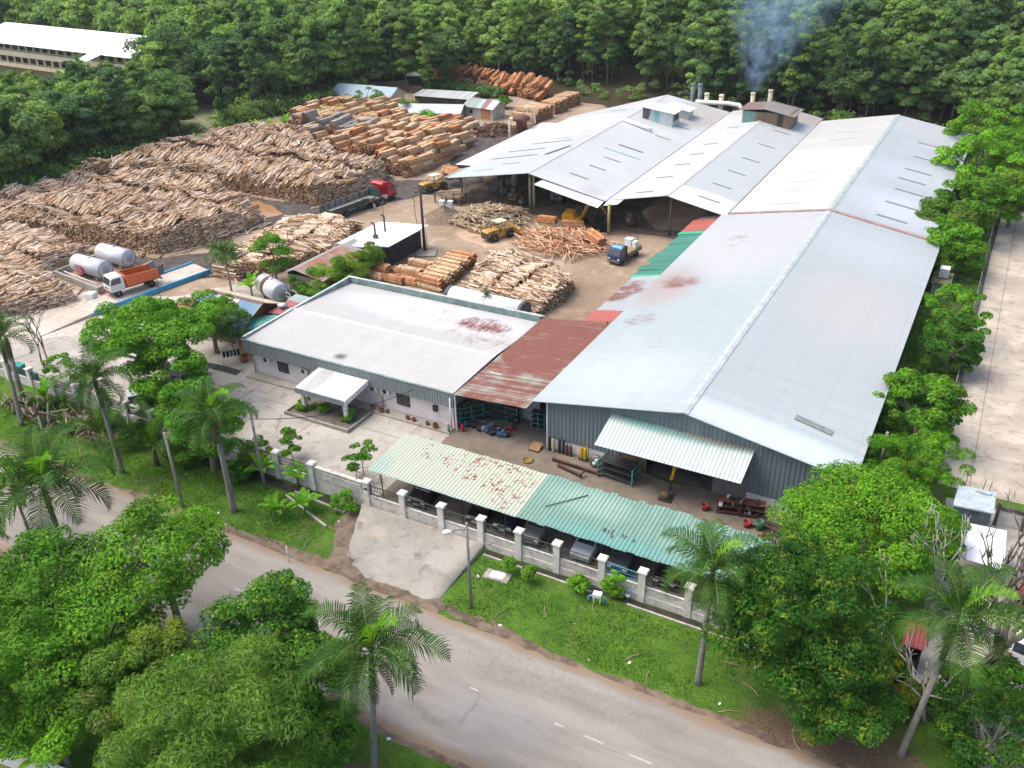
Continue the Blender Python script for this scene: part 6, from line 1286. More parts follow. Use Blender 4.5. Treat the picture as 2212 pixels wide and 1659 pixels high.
for poly, H, ang, ew, nm, dens in piles:
    P = np.array(poly); lo, hi = P.min(0), P.max(0); ax = np.array([math.cos(R(ang)), math.sin(R(ang))])
    ph = rs_.rand(8)*6; rowh = rs_.uniform(-.11,.11,40)
    def hgt(q, rowh=rowh, poly=poly, H=H, ew=ew, ph=ph, ax=ax):
        d = sdist(q, poly); f = np.clip(d/(ew*.55), 0, 1); f = f*(2-f)
        u, v_ = q@ax, q@np.array([-ax[1],ax[0]])
        b = 1+rowh[np.floor(u/2.5).astype(int) % 40]+.10*np.sin(v_*.55+ph[0])+.09*np.sin(u*.42+ph[1])+.07*np.sin(v_*1.3+u*.5+ph[2])+.06*np.sin(u*1.1-v_*.3+ph[3])
        ridge = .16*np.clip(np.abs(np.sin(u*math.pi/5.2+ph[4]))*1.8-.9,0,1)
        return np.where(d > 0, H*f*(b-ridge), 0)
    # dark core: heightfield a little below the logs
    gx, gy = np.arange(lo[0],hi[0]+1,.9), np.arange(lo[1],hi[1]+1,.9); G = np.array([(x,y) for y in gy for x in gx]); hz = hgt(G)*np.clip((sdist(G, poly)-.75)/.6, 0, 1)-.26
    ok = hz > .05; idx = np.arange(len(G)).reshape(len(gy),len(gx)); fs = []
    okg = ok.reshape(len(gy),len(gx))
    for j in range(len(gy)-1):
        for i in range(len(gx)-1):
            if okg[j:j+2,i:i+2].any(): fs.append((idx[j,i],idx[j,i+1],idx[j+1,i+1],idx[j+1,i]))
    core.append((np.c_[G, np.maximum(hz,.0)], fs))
    area = abs(sum(P[i][0]*P[(i+1)%len(P)][1]-P[(i+1)%len(P)][0]*P[i][1] for i in range(len(P))))/2
    n = int(area*dens); q = lo+rs_.rand(n*3,2)*(hi-lo); d = sdist(q, poly); q = q[d > .15][:n]
    dE = np.full(len(q), 99.0)
    for i in range(len(P)):
        A, B = P[i], P[(i+1)%len(P)]; ed = (B-A)/np.linalg.norm(B-A)
        if abs(np.array([ed[1],-ed[0]])@ax) < .45: continue
        tt = np.clip(((q-A)@ed), 0, np.linalg.norm(B-A)); dE = np.minimum(dE, np.linalg.norm(q-(A+tt[:,None]*ed),axis=1))
    q = q[dE > ew*.95]
    ay = np.array([-ax[1],ax[0]]); u0, v0 = q@ax, q@ay; u1 = (np.floor(u0/2.5)+.5)*2.5+rs_.randn(len(q))*.22; q = u1[:,None]*ax+v0[:,None]*ay; q = q[sdist(q, poly) > .15]
    h = hgt(q); small = .85 if nm == 'office' else 1
    a = R(ang)+rs_.randn(len(q))*R(9)+np.where(rs_.rand(len(q)) < .06, rs_.randn(len(q))*.8, 0)+.12*np.sin(q[:,0]*.3+q[:,1]*.45)
    L = rs_.uniform(1.9,2.6,len(q)); L = L*small; rr = rs_.uniform(.06,.15,len(q))
    D = np.c_[np.cos(a), np.sin(a), np.zeros(len(q))]
    e = hgt(q+D[:,:2]*.7)-hgt(q-D[:,:2]*.7); D[:,2] = np.clip(e/1.4, -.5, .5)+rs_.randn(len(q))*.07; D /= np.linalg.norm(D,axis=1)[:,None]
    C = np.c_[q, h+rs_.uniform(-.14,.12,len(q))]
    cand.append((C, D, L, rr, nm))
    # end faces: logs stacked with their sawn ends out
    for i in range(len(P)):
        A, B = P[i], P[(i+1)%len(P)]; ed = B-A; le = np.linalg.norm(ed); ed = ed/le; nn = np.array([ed[1],-ed[0]])
        inn = -nn
        if abs(nn@ax) < .45:        # flanks: logs lying along the side
            for s in np.arange(.3, le, .55):
                p0 = A+ed*s; hz = hgt((p0+inn*ew)[None])[0]; k = int(hz/.17)
                zz = (np.arange(k)+.5)*.17; aa = math.atan2(ax[1],ax[0])+rs_.randn(k)*.13; DD = np.c_[np.cos(aa),np.sin(aa),rs_.randn(k)*.07]; DD /= np.linalg.norm(DD,axis=1)[:,None]
                add_logs(mass, np.c_[p0+inn*(.12+.16*zz+rs_.uniform(-.15,.2,k))[:,None]+ed*rs_.uniform(-.4,.4,k)[:,None], zz], DD, rs_.uniform(1.5,2.5,k), rs_.uniform(.06,.12,k))
            continue
        for s in np.arange(.1, le, .21):
            p0 = A+ed*s; hz = hgt((p0+inn*ew*1.05)[None])[0]
            k = int(hz/.19)
            zz = (np.arange(k)+.5)*.19+rs_.uniform(-.05,.05,k); back = .14*zz+rs_.uniform(-.28,.3,k)
            dd = ax if inn@ax > 0 else -ax
            aa = math.atan2(dd[1],dd[0])+rs_.randn(k)*.10; LL = rs_.uniform(1.6,2.4,k)
            DD = np.c_[np.cos(aa),np.sin(aa),rs_.randn(k)*.05]; DD /= np.linalg.norm(DD,axis=1)[:,None]
            CC = np.c_[p0+inn*.15+DD[:,:2]*(LL/2+back)[:,None], zz]
            add_logs(mass, CC, DD, LL, rs_.uniform(.06,.115,k))
    # scattered logs at the foot
    k = int(area*.22); q = lo-2+rs_.rand(k*4,2)*(hi-lo+4); d = sdist(q, poly); q = q[(d < .1) & (d > -1.3)][:k]
    q = q[(q[:,0] < -40.0)]
    if nm != 'office':
        a = R(ang)+rs_.randn(len(q))*.7; DD = np.c_[np.cos(a),np.sin(a),rs_.randn(len(q))*.06]; DD /= np.linalg.norm(DD,axis=1)[:,None]
        add_logs(mass, np.c_[q, np.full(len(q),.13)], DD, rs_.uniform(1.2,2.4,len(q)), rs_.uniform(.05,.1,len(q)))
# nearest surface logs become logs of their own
allc = []
for C, D, L, rr, nm in cand:
    dd = np.linalg.norm(C-np.array([0,0,CAM_H]), axis=1); allc += [(dd[i], C[i], D[i], L[i], rr[i], nm) for i in range(len(C))]
allc.sort(key=lambda t: t[0]); NEAR = 290
def inview(p, m=1.02):
    v = Vector(p)-Vector((0,0,CAM_H)); z = v.dot(CF)
    return z > 0 and abs(v.dot(CA)/z*FPX) < PW/2*m and abs(v.dot(CB)/z*FPX) < PH/2*m
vis = [t for t in allc if inview(t[1]) and t[1][2] > .5]; own = vis[:NEAR]; ids = set(id(t) for t in own)
rest = [t for t in allc if id(t) not in ids]
add_logs(mass, np.array([t[1] for t in rest]), np.array([t[2] for t in rest]), np.array([t[3] for t in rest]), np.array([t[4] for t in rest]))
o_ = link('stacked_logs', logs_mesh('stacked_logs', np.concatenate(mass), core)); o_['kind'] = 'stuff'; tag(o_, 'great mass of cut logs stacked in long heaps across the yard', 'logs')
unit = []; add_logs(unit, np.zeros((1,3)), np.array([[1.0,0,0]]), np.ones(1), np.ones(1)); log_me = logs_mesh('log', unit[0])
LBL = {'office':('cut log on top of the stack behind the office and the white tank','logs on the stack behind the office'),'shed':('cut log on the low stack left of the rust streaked tin shed','logs on the stack by the tin shed'),'near':('cut log on the stack at the left edge before the silver tanks','logs on the stack by the silver tanks'),'middle':('cut log on the long middle stack','logs on the middle stack'),'far':('cut log on the long stack behind the puddle','logs on the stack behind the puddle')}
for dd, C, D, L, rr, nm in own:
    o_ = link('log', log_me); o_.location = C; o_.scale = (L, rr, rr); o_.rotation_mode = 'QUATERNION'; o_.rotation_quaternion = Vector((1,0,0)).rotation_difference(Vector(D)); o_.rotation_mode = 'QUATERNION'; tag(o_, LBL[nm][0], 'log', LBL[nm][1])
# ---- bundles of sawn slabs
SLAB = logmat('slab_tan', [(.56,.39,.23),(.62,.47,.31),(.50,.31,.17),(.57,.36,.21),(.66,.52,.36),(.44,.25,.135)]); SLABE = logmat('slab_end', [(.24,.105,.045),(.17,.075,.035),(.32,.16,.075),(.11,.05,.03)])
SLABO = logmat('slab_orange', [(.52,.24,.10),(.46,.20,.085),(.58,.31,.15),(.40,.165,.075),(.60,.36,.20)]); SLABG = logmat('slab_grey', [(.34,.32,.29),(.26,.245,.23),(.40,.37,.33)])
STRAP = plain('strap_pale', (.60,.55,.46), .1, 3, .6); STRAPD = plain('strap_dark', (.10,.07,.05), .2, 3, .7)
def bundle_mesh(seed, L=3.3, W=1.25, Hh=.95, mat=None, loose=1.0):
    g = random.Random(seed); mb = MB(); rows = 6
    for r_ in range(rows):
        z = Hh*(r_+.5)/rows; ww = W*(1-.55*abs((r_+.4)/rows-.42)**1.6*1.9) ; k = max(3, int(ww/.15))
        for c_ in range(k):
            if 0 < r_ < rows-1 and 0 < c_ < k-1 and g.random() < .15: continue
            y = -ww/2+ww*(c_+.5)/k; l = L*g.uniform(.88,1.05); dx = g.uniform(-.14,.14)*loose
            a, b = -l/2+dx, l/2+dx; hy, hz_ = ww/k*.46, Hh/rows*.52; t_ = g.uniform(-.02,.02)*loose
            v = [(a,y-hy,z-hz_),(b,y-hy+t_,z-hz_),(b,y+hy+t_,z-hz_),(a,y+hy,z-hz_),(a,y-hy,z+hz_),(b,y-hy+t_,z+hz_),(b,y+hy+t_,z+hz_),(a,y+hy,z+hz_)]
            o = len(mb.v); mb.v += v
            for f, m_ in (((0,3,2,1),0),((4,5,6,7),0),((0,1,5,4),0),((2,3,7,6),0),((1,2,6,5),1),((3,0,4,7),1)): mb.f.append(tuple(i+o for i in f)); mb.m.append(m_); mb.sm.append(False)
    return mb, W, Hh, L
def strap_mesh(L, W, Hh, mat):
    mb = MB()
    for x in (0,): mb.tube([(x,-W*.40,.02),(x,-W*.53,Hh*.35),(x,-W*.46,Hh*.8),(x,-W*.3,Hh*1.03),(x,W*.3,Hh*1.03),(x,W*.46,Hh*.8),(x,W*.53,Hh*.35),(x,W*.40,.02)], .022, 4)
    return mb.mesh('strap', mat)
BM = [bundle_mesh(s) for s in range(5)]; bms = [b[0].mesh('timber_bundle', [SLAB, SLABE]) for b in BM]; bmo = [b[0].mesh('timber_bundle', [SLABO, SLABE]) for b in BM]; SLABR = logmat('slab_rust', [(.34,.14,.06),(.42,.20,.09),(.26,.10,.045),(.50,.27,.13),(.20,.08,.04)]); bmr = [b[0].mesh('timber_bundle', [SLABR, SLABE]) for b in BM]; bmg = [b[0].mesh('timber_bundle', [SLABG, SLABE]) for b in BM[:2]]
BL = [bundle_mesh(s+20, 3.7, 1.1, .8) for s in range(3)]; bml = [b[0].mesh('timber_bundle', [SLAB, SLABE]) for b in BL]; bmlo = BL[0][0].mesh('timber_bundle', [SLABO, SLABE])
sm_ = strap_mesh(3.3, 1.25, .95, STRAP); sml = strap_mesh(3.7, 1.1, .8, STRAPD); smd = strap_mesh(3.3, 1.25, .95, STRAPD)
def put_bundle(me, loc, rz, label, group, strap=None, tilt=(0,0), sc=1):
    o = link('timber_bundle', me); o.location = loc; o.rotation_euler = (tilt[0],tilt[1],rz); o.scale = (sc,)*3 if not isinstance(sc, tuple) else sc; tag(o, label, 'timber bundle', group)
    if strap:
        for sx in (-.95, .95): link('strap', strap, o).location = (sx*(1.2 if strap.name.startswith('strap') and strap == sml else 1),0,0)
    return o
g = random.Random(44)
yard = [(-84.0,118.2),(-92.5,119.8),(-105,123.6),(-113.5,129.6),(-124,133.2),(-131.5,144),(-127,156),(-115,158),(-108,150),(-101,150.5),(-94,152.5),(-86,143),(-84.2,130)]
places = []
y0 = 119.6
for r_ in range(13):
    y = 119.6+3.1*r_
    for c_ in range(46):
        x = -83.9-1.3*c_+.35*(r_%2)
        yy = y-(x+84)*.10+g.uniform(-.35,.35)
        d = sdist(np.array([[x,yy]]), yard)[0]
        if d < .35: continue
        lay = 4 if r_ < 5 else 3
        if d < 2.2: lay -= 1+int(g.random()*1.5)
        lay = max(1, lay+(g.random() < .25)-(g.random() < .12))
        for z in range(lay):
            if z < lay-1 and d > 2.6 and z < lay-2: continue
            front = (d < 1.9)
            places.append((x+g.uniform(-.15,.15)+(.3 if z%2 else 0), yy+g.uniform(-.4,.4), z*.88, R(90-6)+g.uniform(-.2,.2), z == lay-1 or front, g.random()))
places.sort(key=lambda p: (0 if p[4] else 1, (p[0]**2+p[1]**2)))
IND = 205; rest = []
for i, (x, y, z, a, top, rv) in enumerate(places):
    gry = (x < -103 and 131 < y < 138 and rv < .8); org = rv < .13
    me = bmg[i%2] if gry else (bmo[i%5] if org else bms[i%5])
    if i < IND and inview((x,y,z)):
        put_bundle(me, (x,y,z), a, ('weathered grey bundle of slabs in the stacked rows' if gry else 'orange bundle of sawn slabs in the wide stacked rows behind the log heaps' if org else 'tan bundle of sawn slabs in the wide stacked rows behind the log heaps'), 'slab bundles in the wide stacked rows', sm_ if rv > .82 else None, (g.uniform(-.06,.06),g.uniform(-.05,.05)))
    else: rest.append((x,y,z,a,1 if org else 0,2 if gry else 0,i%5))
def merge_bundles(lst):
    VS, FS, MI = [], [], []; off = 0
    for x, y, z, a, org, gry, k in lst:
        mb = BM[k][0]; c, s = math.cos(a), math.sin(a)
        VS += [(x+c*p[0]-s*p[1], y+s*p[0]+c*p[1], z+p[2]) for p in mb.v]; FS += [tuple(i+off for i in f) for f in mb.f]; m0 = 4 if gry else (2 if org else 0); MI += [m0+m for m in mb.m]; off += len(mb.v)
    me = bpy.data.meshes.new('stacked_bundles'); me.from_pydata(VS, [], FS)
    for m in (SLAB,SLABE,SLABO,SLABE,SLABG,SLABE): me.materials.append(m)
    me.polygons.foreach_set('material_index', MI); return me
o_ = link('stacked_bundles', merge_bundles(rest)); o_['kind'] = 'stuff'; tag(o_, 'rest of the stacked slab bundles filling the back of the yard', 'timber bundles')
tag(put_bundle(bmo[1], (-76.0,117.6,1.5), R(-20), 'fat orange bundle held up in the loader clamp', None, smd, (0,0), (1.15,1.35,1.5)), 'fat orange bundle held up in the loader clamp', 'timber bundle')
for i in range(9):           # stack behind the office
    y = 81.2+1.06*i
    for z in range(2 if i < 8 else 2):
        red = (i >= 7 and z == 1) or (i == 0 and z == 1)
        put_bundle(bmlo if red else bml[(i+z)%3], (-56.4+g.uniform(-.25,.25)-.12*i,y+g.uniform(-.1,.1),z*.78), R(-4)+g.uniform(-.05,.05), ('orange' if red else 'pale tan')+' long bundle in the stack between the office and the heap of logs', 'long bundles behind the office', sml)
for x, y, z, m_, lb in ((-64.3,81.8,.85,bmo[0],'squared orange bundle on top at the left end of the stack behind the office'),(-64.6,81.3,0,bms[1],'tan bundle under the squared orange bundle'),(-62.2,82.3,.1,bmo[2],'orange bundle with dark ends right of the squared one'),(-61.7,81.0,0,bmo[3],'reddish bundle close behind the office parapet'),(-60.2,82.4,.7,bms[2],'pale bundle resting on two reddish ones behind the office'),(-60.0,81.4,0,bmo[4],'low reddish bundle under the pale one'),(-60.6,84.6,0,bmo[1],'loose reddish bundle at the back left of the office stack'),(-60.2,84.9,.7,bms[3],'pale open bundle lying over the loose reddish one')):
    put_bundle(m_, (x,y,z), R(-6)+g.uniform(-.12,.12), lb, None, smd, (0,0), (1.05,1,1))
for i in range(4):           # pale stack beside the rear shed roofs
    for r_ in range(5):
        for z in range(3 if r_ else 2):
            if i > 1 and r_ == 0: continue
            put_bundle(bms[(i+r_+z)%5], (-86.9+.2*r_+i*2.2 if i < 2 else -84.6+.2*r_,160.2+r_*1.25+(7 if i > 1 else 0)*1.0+(i-2)*6*(i > 1),z*.78), R(-3)+g.uniform(-.06,.06), 'pale tan bundle in the neat stack beside the rear shed roof', 'pale bundles by the rear shed roof')
for k in range(76):          # leaning orange bundles along the forest foot
    u = (k%38)/37; x = -124+33*u; y = 187.5-4.5*u-3.5*u*u; top = k >= 38
    put_bundle((bmr[k%5] if k%3 else bmo[k%5]), (x+g.uniform(-.4,.4),y+(1.4 if top else 0)+g.uniform(-.7,.7),(2.3 if top else .6)+g.uniform(-.3,.7)), R(66)+g.uniform(-.5,.5), 'rusty orange bundle leaning in the long stack at the foot of the wooded hill', 'orange bundles at the forest foot', None, (g.uniform(-.1,.1), -R(30 if top else 20)+g.uniform(-.35,.25)), (g.uniform(.9,1.2),1.0,g.uniform(1.0,1.3)))
for k in range(7): put_bundle(bmo[k%5], (-69+k*1.0,173+1.0*k*.5,.0+.75*(k%2)), R(50)+g.uniform(-.3,.3), 'orange bundle in the small heap behind the rear left shed corner', 'orange bundles behind the shed corner')
# ---- heap of crooked pale poles and heap of offcut slabs
POLE = logmat('peeled_pole', [(.52,.43,.30),(.44,.34,.22),(.58,.50,.37),(.38,.28,.17),(.50,.38,.24)]); OFFC = logmat('offcut_strip', [(.56,.34,.20),(.62,.44,.29),(.48,.24,.13),(.66,.52,.36),(.54,.29,.17),(.42,.19,.10)])
pm = []
for s in range(6):
    gg = random.Random(s+90); a_ = gg.uniform(-.3,.3); b_ = gg.uniform(-.25,.25); L = gg.uniform(2.4,4.2); n = 7
    pm.append(MB().tube([(L*(i/(n-1)-.5), a_*math.sin(math.pi*i/(n-1))+b_*math.sin(2.2*math.pi*i/(n-1))*.5, .12*math.sin(2*i)) for i in range(n)], [.085-.03*i/(n-1) for i in range(n)], 6).mesh('crooked_pole', POLE))
def heap_z(x, y, rx, ry, h): 
    f = 1-math.hypot(x/rx, y/ry); return h*max(0,f)**.8
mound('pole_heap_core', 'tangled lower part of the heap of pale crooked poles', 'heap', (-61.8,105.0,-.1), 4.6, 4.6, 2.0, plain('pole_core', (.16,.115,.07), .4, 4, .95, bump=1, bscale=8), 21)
g = random.Random(51)
for k in range(230):
    a, f = g.uniform(0,6.283), math.sqrt(g.random()); x, y = 5.1*f*math.cos(a), 5.1*f*math.sin(a)
    o_ = link('crooked_pole', pm[k%6]); o_.location = (-61.8+x, 105.0+y, heap_z(x,y,5.6,5.6,2.3)+g.uniform(-.1,.25)); o_.rotation_euler = (g.uniform(-.2,.2), g.uniform(-.25,.25), a+1.57+g.gauss(0,.6) if f > .5 else g.uniform(0,6.28)); tag(o_, 'peeled crooked pole in the pale heap behind the wheel loader', 'pole', 'crooked poles in the pale heap')
om = []
for s in range(5):
    gg = random.Random(s+120); om.append(MB().cbox((0,0,0), (gg.uniform(1.8,3.6),gg.uniform(.09,.2),gg.uniform(.03,.07)), 0).mesh('offcut_strip', OFFC))
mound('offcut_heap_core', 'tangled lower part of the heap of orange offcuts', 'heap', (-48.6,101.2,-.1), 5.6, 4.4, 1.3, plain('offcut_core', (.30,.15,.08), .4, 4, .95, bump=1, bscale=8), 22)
for k in range(270):
    a, f = g.uniform(0,6.283), math.sqrt(g.random()); x, y = 6.4*f*math.cos(a), 5.6*f*math.sin(a)
    o_ = link('offcut_strip', om[k%5]); o_.location = (-48.6+x, 101.2+y, heap_z(x,y,7.2,6.2,1.55)+g.uniform(.0,.25)); o_.rotation_euler = (g.uniform(-.5,.5), g.uniform(-.25,.25), R(-25)+g.gauss(0,.75)); tag(o_, 'thin orange slab in the loose offcut heap near the excavator', 'offcut', 'offcuts in the heap by the excavator')
put_bundle(bmo[0], (-53.2,105.4,1.0), R(5), 'squared orange bundle on the back left of the offcut heap', None, None, (.1,0), (.8,.9,1)); put_bundle(bmo[3], (-44.6,102.4,.8), R(-30), 'orange bundle tipped over at the right of the offcut heap', None, None, (.25,.15), (.95,1.2,1.1)); put_bundle(bmo[2], (-50.0,106.6,.5), R(30), 'orange bundle against the excavator tracks', None, None, (.1,.1), (.9,.9,.9))
mass2 = []; k = 150; a = rs_.rand(k)*6.28; f = np.sqrt(rs_.rand(k)); q = np.c_[-87+3.8*f*np.cos(a), 150.5+4.2*f*np.sin(a)]; aa = rs_.rand(k)*6.28
DD = np.c_[np.cos(aa),np.sin(aa),rs_.randn(k)*.2]; DD /= np.linalg.norm(DD,axis=1)[:,None]; add_logs(mass2, np.c_[q,1.6*(1-f)+.1+.1*rs_.rand(k)], DD, rs_.uniform(1.4,2.6,k), rs_.uniform(.07,.13,k))
o_ = link('brush_heap', logs_mesh('brush_heap', mass2[0])); o_.data.materials[0] = logmat('dark_log', [(.16,.09,.06),(.21,.13,.09),(.12,.07,.05)]); o_['kind'] = 'stuff'; tag(o_, 'dark heap of short logs at the right of the stacked bundles', 'heap')
# ================================================================== VEGETATION
def cloud(C, N, S, seed, asp=.55):
    """leaf diamonds: centres C (n,3), facing N, sizes S"""
    r_ = np.random.RandomState(seed); n = len(C); N = N+r_.randn(n,3)*.45; N /= np.linalg.norm(N,axis=1)[:,None]+1e-9
    T = np.cross(N, r_.randn(n,3)); T /= np.linalg.norm(T,axis=1)[:,None]+1e-9; B = np.cross(N, T); s = S[:,None]
    V = np.stack([C-T*s*.5, C+B*s*asp*.5+N*s*.08, C+T*s*.5, C-B*s*asp*.5+N*s*.08], 1); return V.reshape(-1,3)
def quads_mesh(name, V, mat, mi=None):
    n = len(V)//4; me = bpy.data.meshes.new(name); me.vertices.add(n*4); me.loops.add(n*4); me.polygons.add(n)
    me.vertices.foreach_set('co', np.asarray(V, np.float32).ravel()); me.loops.foreach_set('vertex_index', np.arange(n*4, dtype=np.int32))
    me.polygons.foreach_set('loop_start', np.arange(0,n*4,4,dtype=np.int32)); me.polygons.foreach_set('loop_total', np.full(n,4,np.int32))
    for m in (mat if isinstance(mat,(list,tuple)) else [mat]): me.materials.append(m)
    if mi is not None: me.polygons.foreach_set('material_index', np.asarray(mi, np.int32))
    me.update(calc_edges=True); return me
def crown_pts(rx, rz, nc, nl, cr, seed, shape='round', hollow=.45, flat=.7):
    """clumps through an ellipsoid; leaves on the upper shell of each clump"""
    r_ = np.random.RandomState(seed); cc = []
    while len(cc) < nc:
        p = r_.randn(3); p /= np.linalg.norm(p)+1e-9; p *= r_.uniform(hollow,1)**.6
        if shape == 'round' and p[2] < -.75: continue
        if shape == 'umbrella': p[2] = abs(p[2])*.8-.25*r_.rand()
        if shape == 'cone': k = (1-p[2])/2*.85+.15; p[0] *= k*1.3; p[1] *= k*1.3
        if shape == 'tall': p[2] = r_.uniform(-1,1); k = math.sqrt(max(.05,1-abs(p[2])**2.2))*r_.uniform(.3,1); a = r_.rand()*6.28; p[0], p[1] = k*math.cos(a), k*math.sin(a)
        cc.append(p)
    cc = np.array(cc)*[rx,rx,rz]; rad = cr*r_.uniform(.65,1.3,nc); k = r_.choice(nc, nl, p=rad**2/np.sum(rad**2))
    d = r_.randn(nl,3); d /= np.linalg.norm(d,axis=1)[:,None]; low = d[:,2] < -.25; d[low,2] *= -.5
    rr = r_.uniform(.55,1.05,nl)**.5
    P = cc[k]+d*(rad[k]*rr)[:,None]*[1,1,flat]; return P, d*[1,1,1]+[0,0,.5], cc, rad
BARK = plain('bark_grey', (.19,.165,.135), .3, 2.5, .95, local=True); BARKP = plain('bark_pale', (.40,.37,.33), .2, 2.5, .9, local=True); BARKD = plain('bark_dark', (.055,.042,.033), .3, 3, .95, local=True)
def trunk_mesh(h, r, cc, seed, mat, nb=7, lean=0, base=0):
    g = random.Random(seed); mb = MB(); top = Vector((lean*g.uniform(-1,1),lean*g.uniform(-1,1),h))
    mb.tube([(0,0,-.3),(0,0,.25),top*.5+Vector((g.uniform(-.1,.1)*r*6,g.uniform(-.1,.1)*r*6,0)),top], [r*1.5,r*1.08,r*.85,r*.5], 9)
    idx = list(range(len(cc))); g.shuffle(idx)
    for i in idx[:nb]:
        e = Vector(cc[i]); s = top*g.uniform(.55,1.0); m = s.lerp(e,.5)+Vector((0,0,g.uniform(-.1,.25)*h*.2)); mb.tube([s,m,e], [r*.42,r*.26,r*.07], 6)
    return mb.mesh('trunk', mat)
G1 = leafmat('leaf_green', (.034,.088,.012), (.085,.182,.020), (.13,.21,.03), .10, .35)
G2 = leafmat('leaf_deep', (.016,.050,.012), (.045,.110,.018), (.09,.155,.03), .06, .35)
G3 = leafmat('leaf_bright', (.045,.125,.014), (.098,.205,.022), (.16,.25,.03), .12, .5)
G4 = leafmat('leaf_olive', (.050,.092,.018), (.102,.16,.030), (.18,.19,.05), .12, .5)
G5 = leafmat('leaf_yellow_tipped', (.012,.045,.012), (.032,.085,.014), (.17,.235,.022), .12, .75, .1)
G6 = leafmat('leaf_dark_new', (.020,.062,.014), (.05,.125,.018), (.27,.36,.05), .10, 1.1, .1)
G7 = leafmat('leaf_feather', (.056,.106,.024), (.105,.172,.040), (.18,.225,.075), .10, .55, .1, .35)
F1 = leafmat('forest_mid', (.058,.115,.036), (.115,.195,.054), (.13,.19,.055), .08, .22, .5, .46)
F2 = leafmat('forest_dark', (.046,.095,.037), (.090,.155,.052), (.10,.15,.05), .06, .22, .5, .46)
F3 = leafmat('forest_light', (.058,.115,.028), (.115,.195,.042), (.18,.225,.07), .1, .25, .4, .38)
def make_tree(name, label, cat, loc, h, rx, rz, nc, nl, ls, mat, seed, shape='round', cr=None, bark=None, r=None, group=None, nb=7, asp=.55, hollow=.45, flat=.7, extra=None):
    """trunk from the ground to the crown centre height h; crown half sizes rx, rz"""
    t = thing(name, label, cat, loc, 0, group); P, N, cc, rad = crown_pts(rx, rz, nc, nl, cr or rx*.3, seed, shape, hollow, flat)
    P = P+[0,0,h]; P[:,2] = np.maximum(P[:,2], .15)
    link('trunk', trunk_mesh(h*.8, r or max(.12,rx*.07), cc+[0,0,h], seed, bark or BARK, nb), t)
    link('crown', quads_mesh('crown', cloud(P, N, ls*np.random.RandomState(seed+1).uniform(.6,1.3,nl), seed+2, asp), mat), t); return t
def px_tree(px, py, rpx, rpy, zc, **k):
    """crown centre surveyed at photo point (px,py) assuming height zc; radii measured in photo pixels"""
    gz_ = k.pop('gz', -.4); c = at(px, py, zc); d = dist(c); rx = rpx*d/FPX; rz = min(rpy*d/FPX*1.05, (zc-gz_)*.98)
    return make_tree(loc=(c.x,c.y,gz_), h=zc-gz_, rx=rx, rz=rz, **k)
T = px_tree
T(345,1195,128,92,6.0,name='street_tree',label='broad green tree whose crown overhangs the road at the left',cat='tree',nc=60,nl=17000,ls=.24,mat=G1,seed=1,cr=1.0,group=None,bark=BARK)
T(85,1265,125,95,6.0,name='street_tree',label='leafy green tree at the left edge below the big palm',cat='tree',nc=55,nl=15000,ls=.24,mat=G1,seed=2,cr=1.0)
T(215,1345,120,85,5.2,name='street_tree',label='green tree filling the gap between the two crowns at the lower left',cat='tree',nc=50,nl=14000,ls=.24,mat=G1,seed=3,cr=1.0)
T(55,1445,135,110,5.0,name='street_tree',label='dense green tree at the left edge above the white wall corner',cat='tree',nc=55,nl=17000,ls=.22,mat=G1,seed=4,cr=.95)
T(185,1470,95,75,4.6,name='street_tree',label='mid green tree between the left edge tree and the olive one',cat='tree',nc=40,nl=11000,ls=.22,mat=G1,seed=14,cr=.9)
T(580,1345,112,108,6.0,name='street_tree',label='dark leathery tree dotted with yellow-green new leaves beside the road',cat='tree',nc=70,nl=17000,ls=.23,mat=G6,seed=5,cr=.8,hollow=.3)
T(672,1460,88,85,4.6,name='street_tree',label='dark green tree left of the nearest palm trunk',cat='tree',nc=50,nl=14000,ls=.22,mat=G6,seed=6,cr=.8)
T(345,1385,52,38,6.2,name='small_tree',label='small brownish olive crown between the two big roadside trees',cat='tree',nc=26,nl=5000,ls=.17,mat=leafmat('leaf_bronze',(.052,.078,.018),(.105,.14,.028),(.14,.14,.04),.05,.8),seed=7,cr=.5)
T(455,1430,75,55,5.4,name='street_tree',label='glossy green tree under the yellow dotted one',cat='tree',nc=34,nl=8000,ls=.2,mat=G6,seed=15,cr=.7)
T(275,1490,95,90,5.2,name='street_tree',label='olive tinted tree left of the feathery tree',cat='tree',nc=46,nl=15000,ls=.17,mat=G4,seed=8,cr=.7)
T(445,1590,225,125,6.6,name='feathery_tree',label='wide feathery grey-green tree at the bottom edge',cat='tree',nc=130,nl=60000,ls=.32,mat=G7,seed=9,cr=1.05,asp=.16,hollow=.35,nb=5,r=.14,bark=BARKD)
T(688,1595,72,60,3.0,name='street_tree',label='dark low tree at the foot of the nearest palm',cat='tree',nc=36,nl=9000,ls=.2,mat=G2,seed=10,cr=.7)
T(110,1560,100,40,3.6,name='street_tree',label='dark tree over the white wall at the bottom left',cat='tree',nc=36,nl=9000,ls=.2,mat=G1,seed=11,cr=.8)
T(20,1030,45,40,4.5,name='small_tree',label='small leafy tree behind the big left palm fronds',cat='tree',nc=24,nl=4500,ls=.2,mat=G1,seed=12,cr=.6)
T(1735,1330,185,150,6.0,name='flame_tree',label='large dark roadside tree with yellow tipped twigs at the right',cat='tree',nc=150,nl=46000,ls=.24,mat=G5,seed=21,cr=.95,hollow=.3,asp=.4,bark=BARKD)
T(1790,1490,130,75,3.0,name='flame_tree',label='lower dark bough tree under the yellow tipped tree',cat='tree',nc=60,nl=14000,ls=.24,mat=G5,seed=22,cr=.85,hollow=.3,asp=.4)
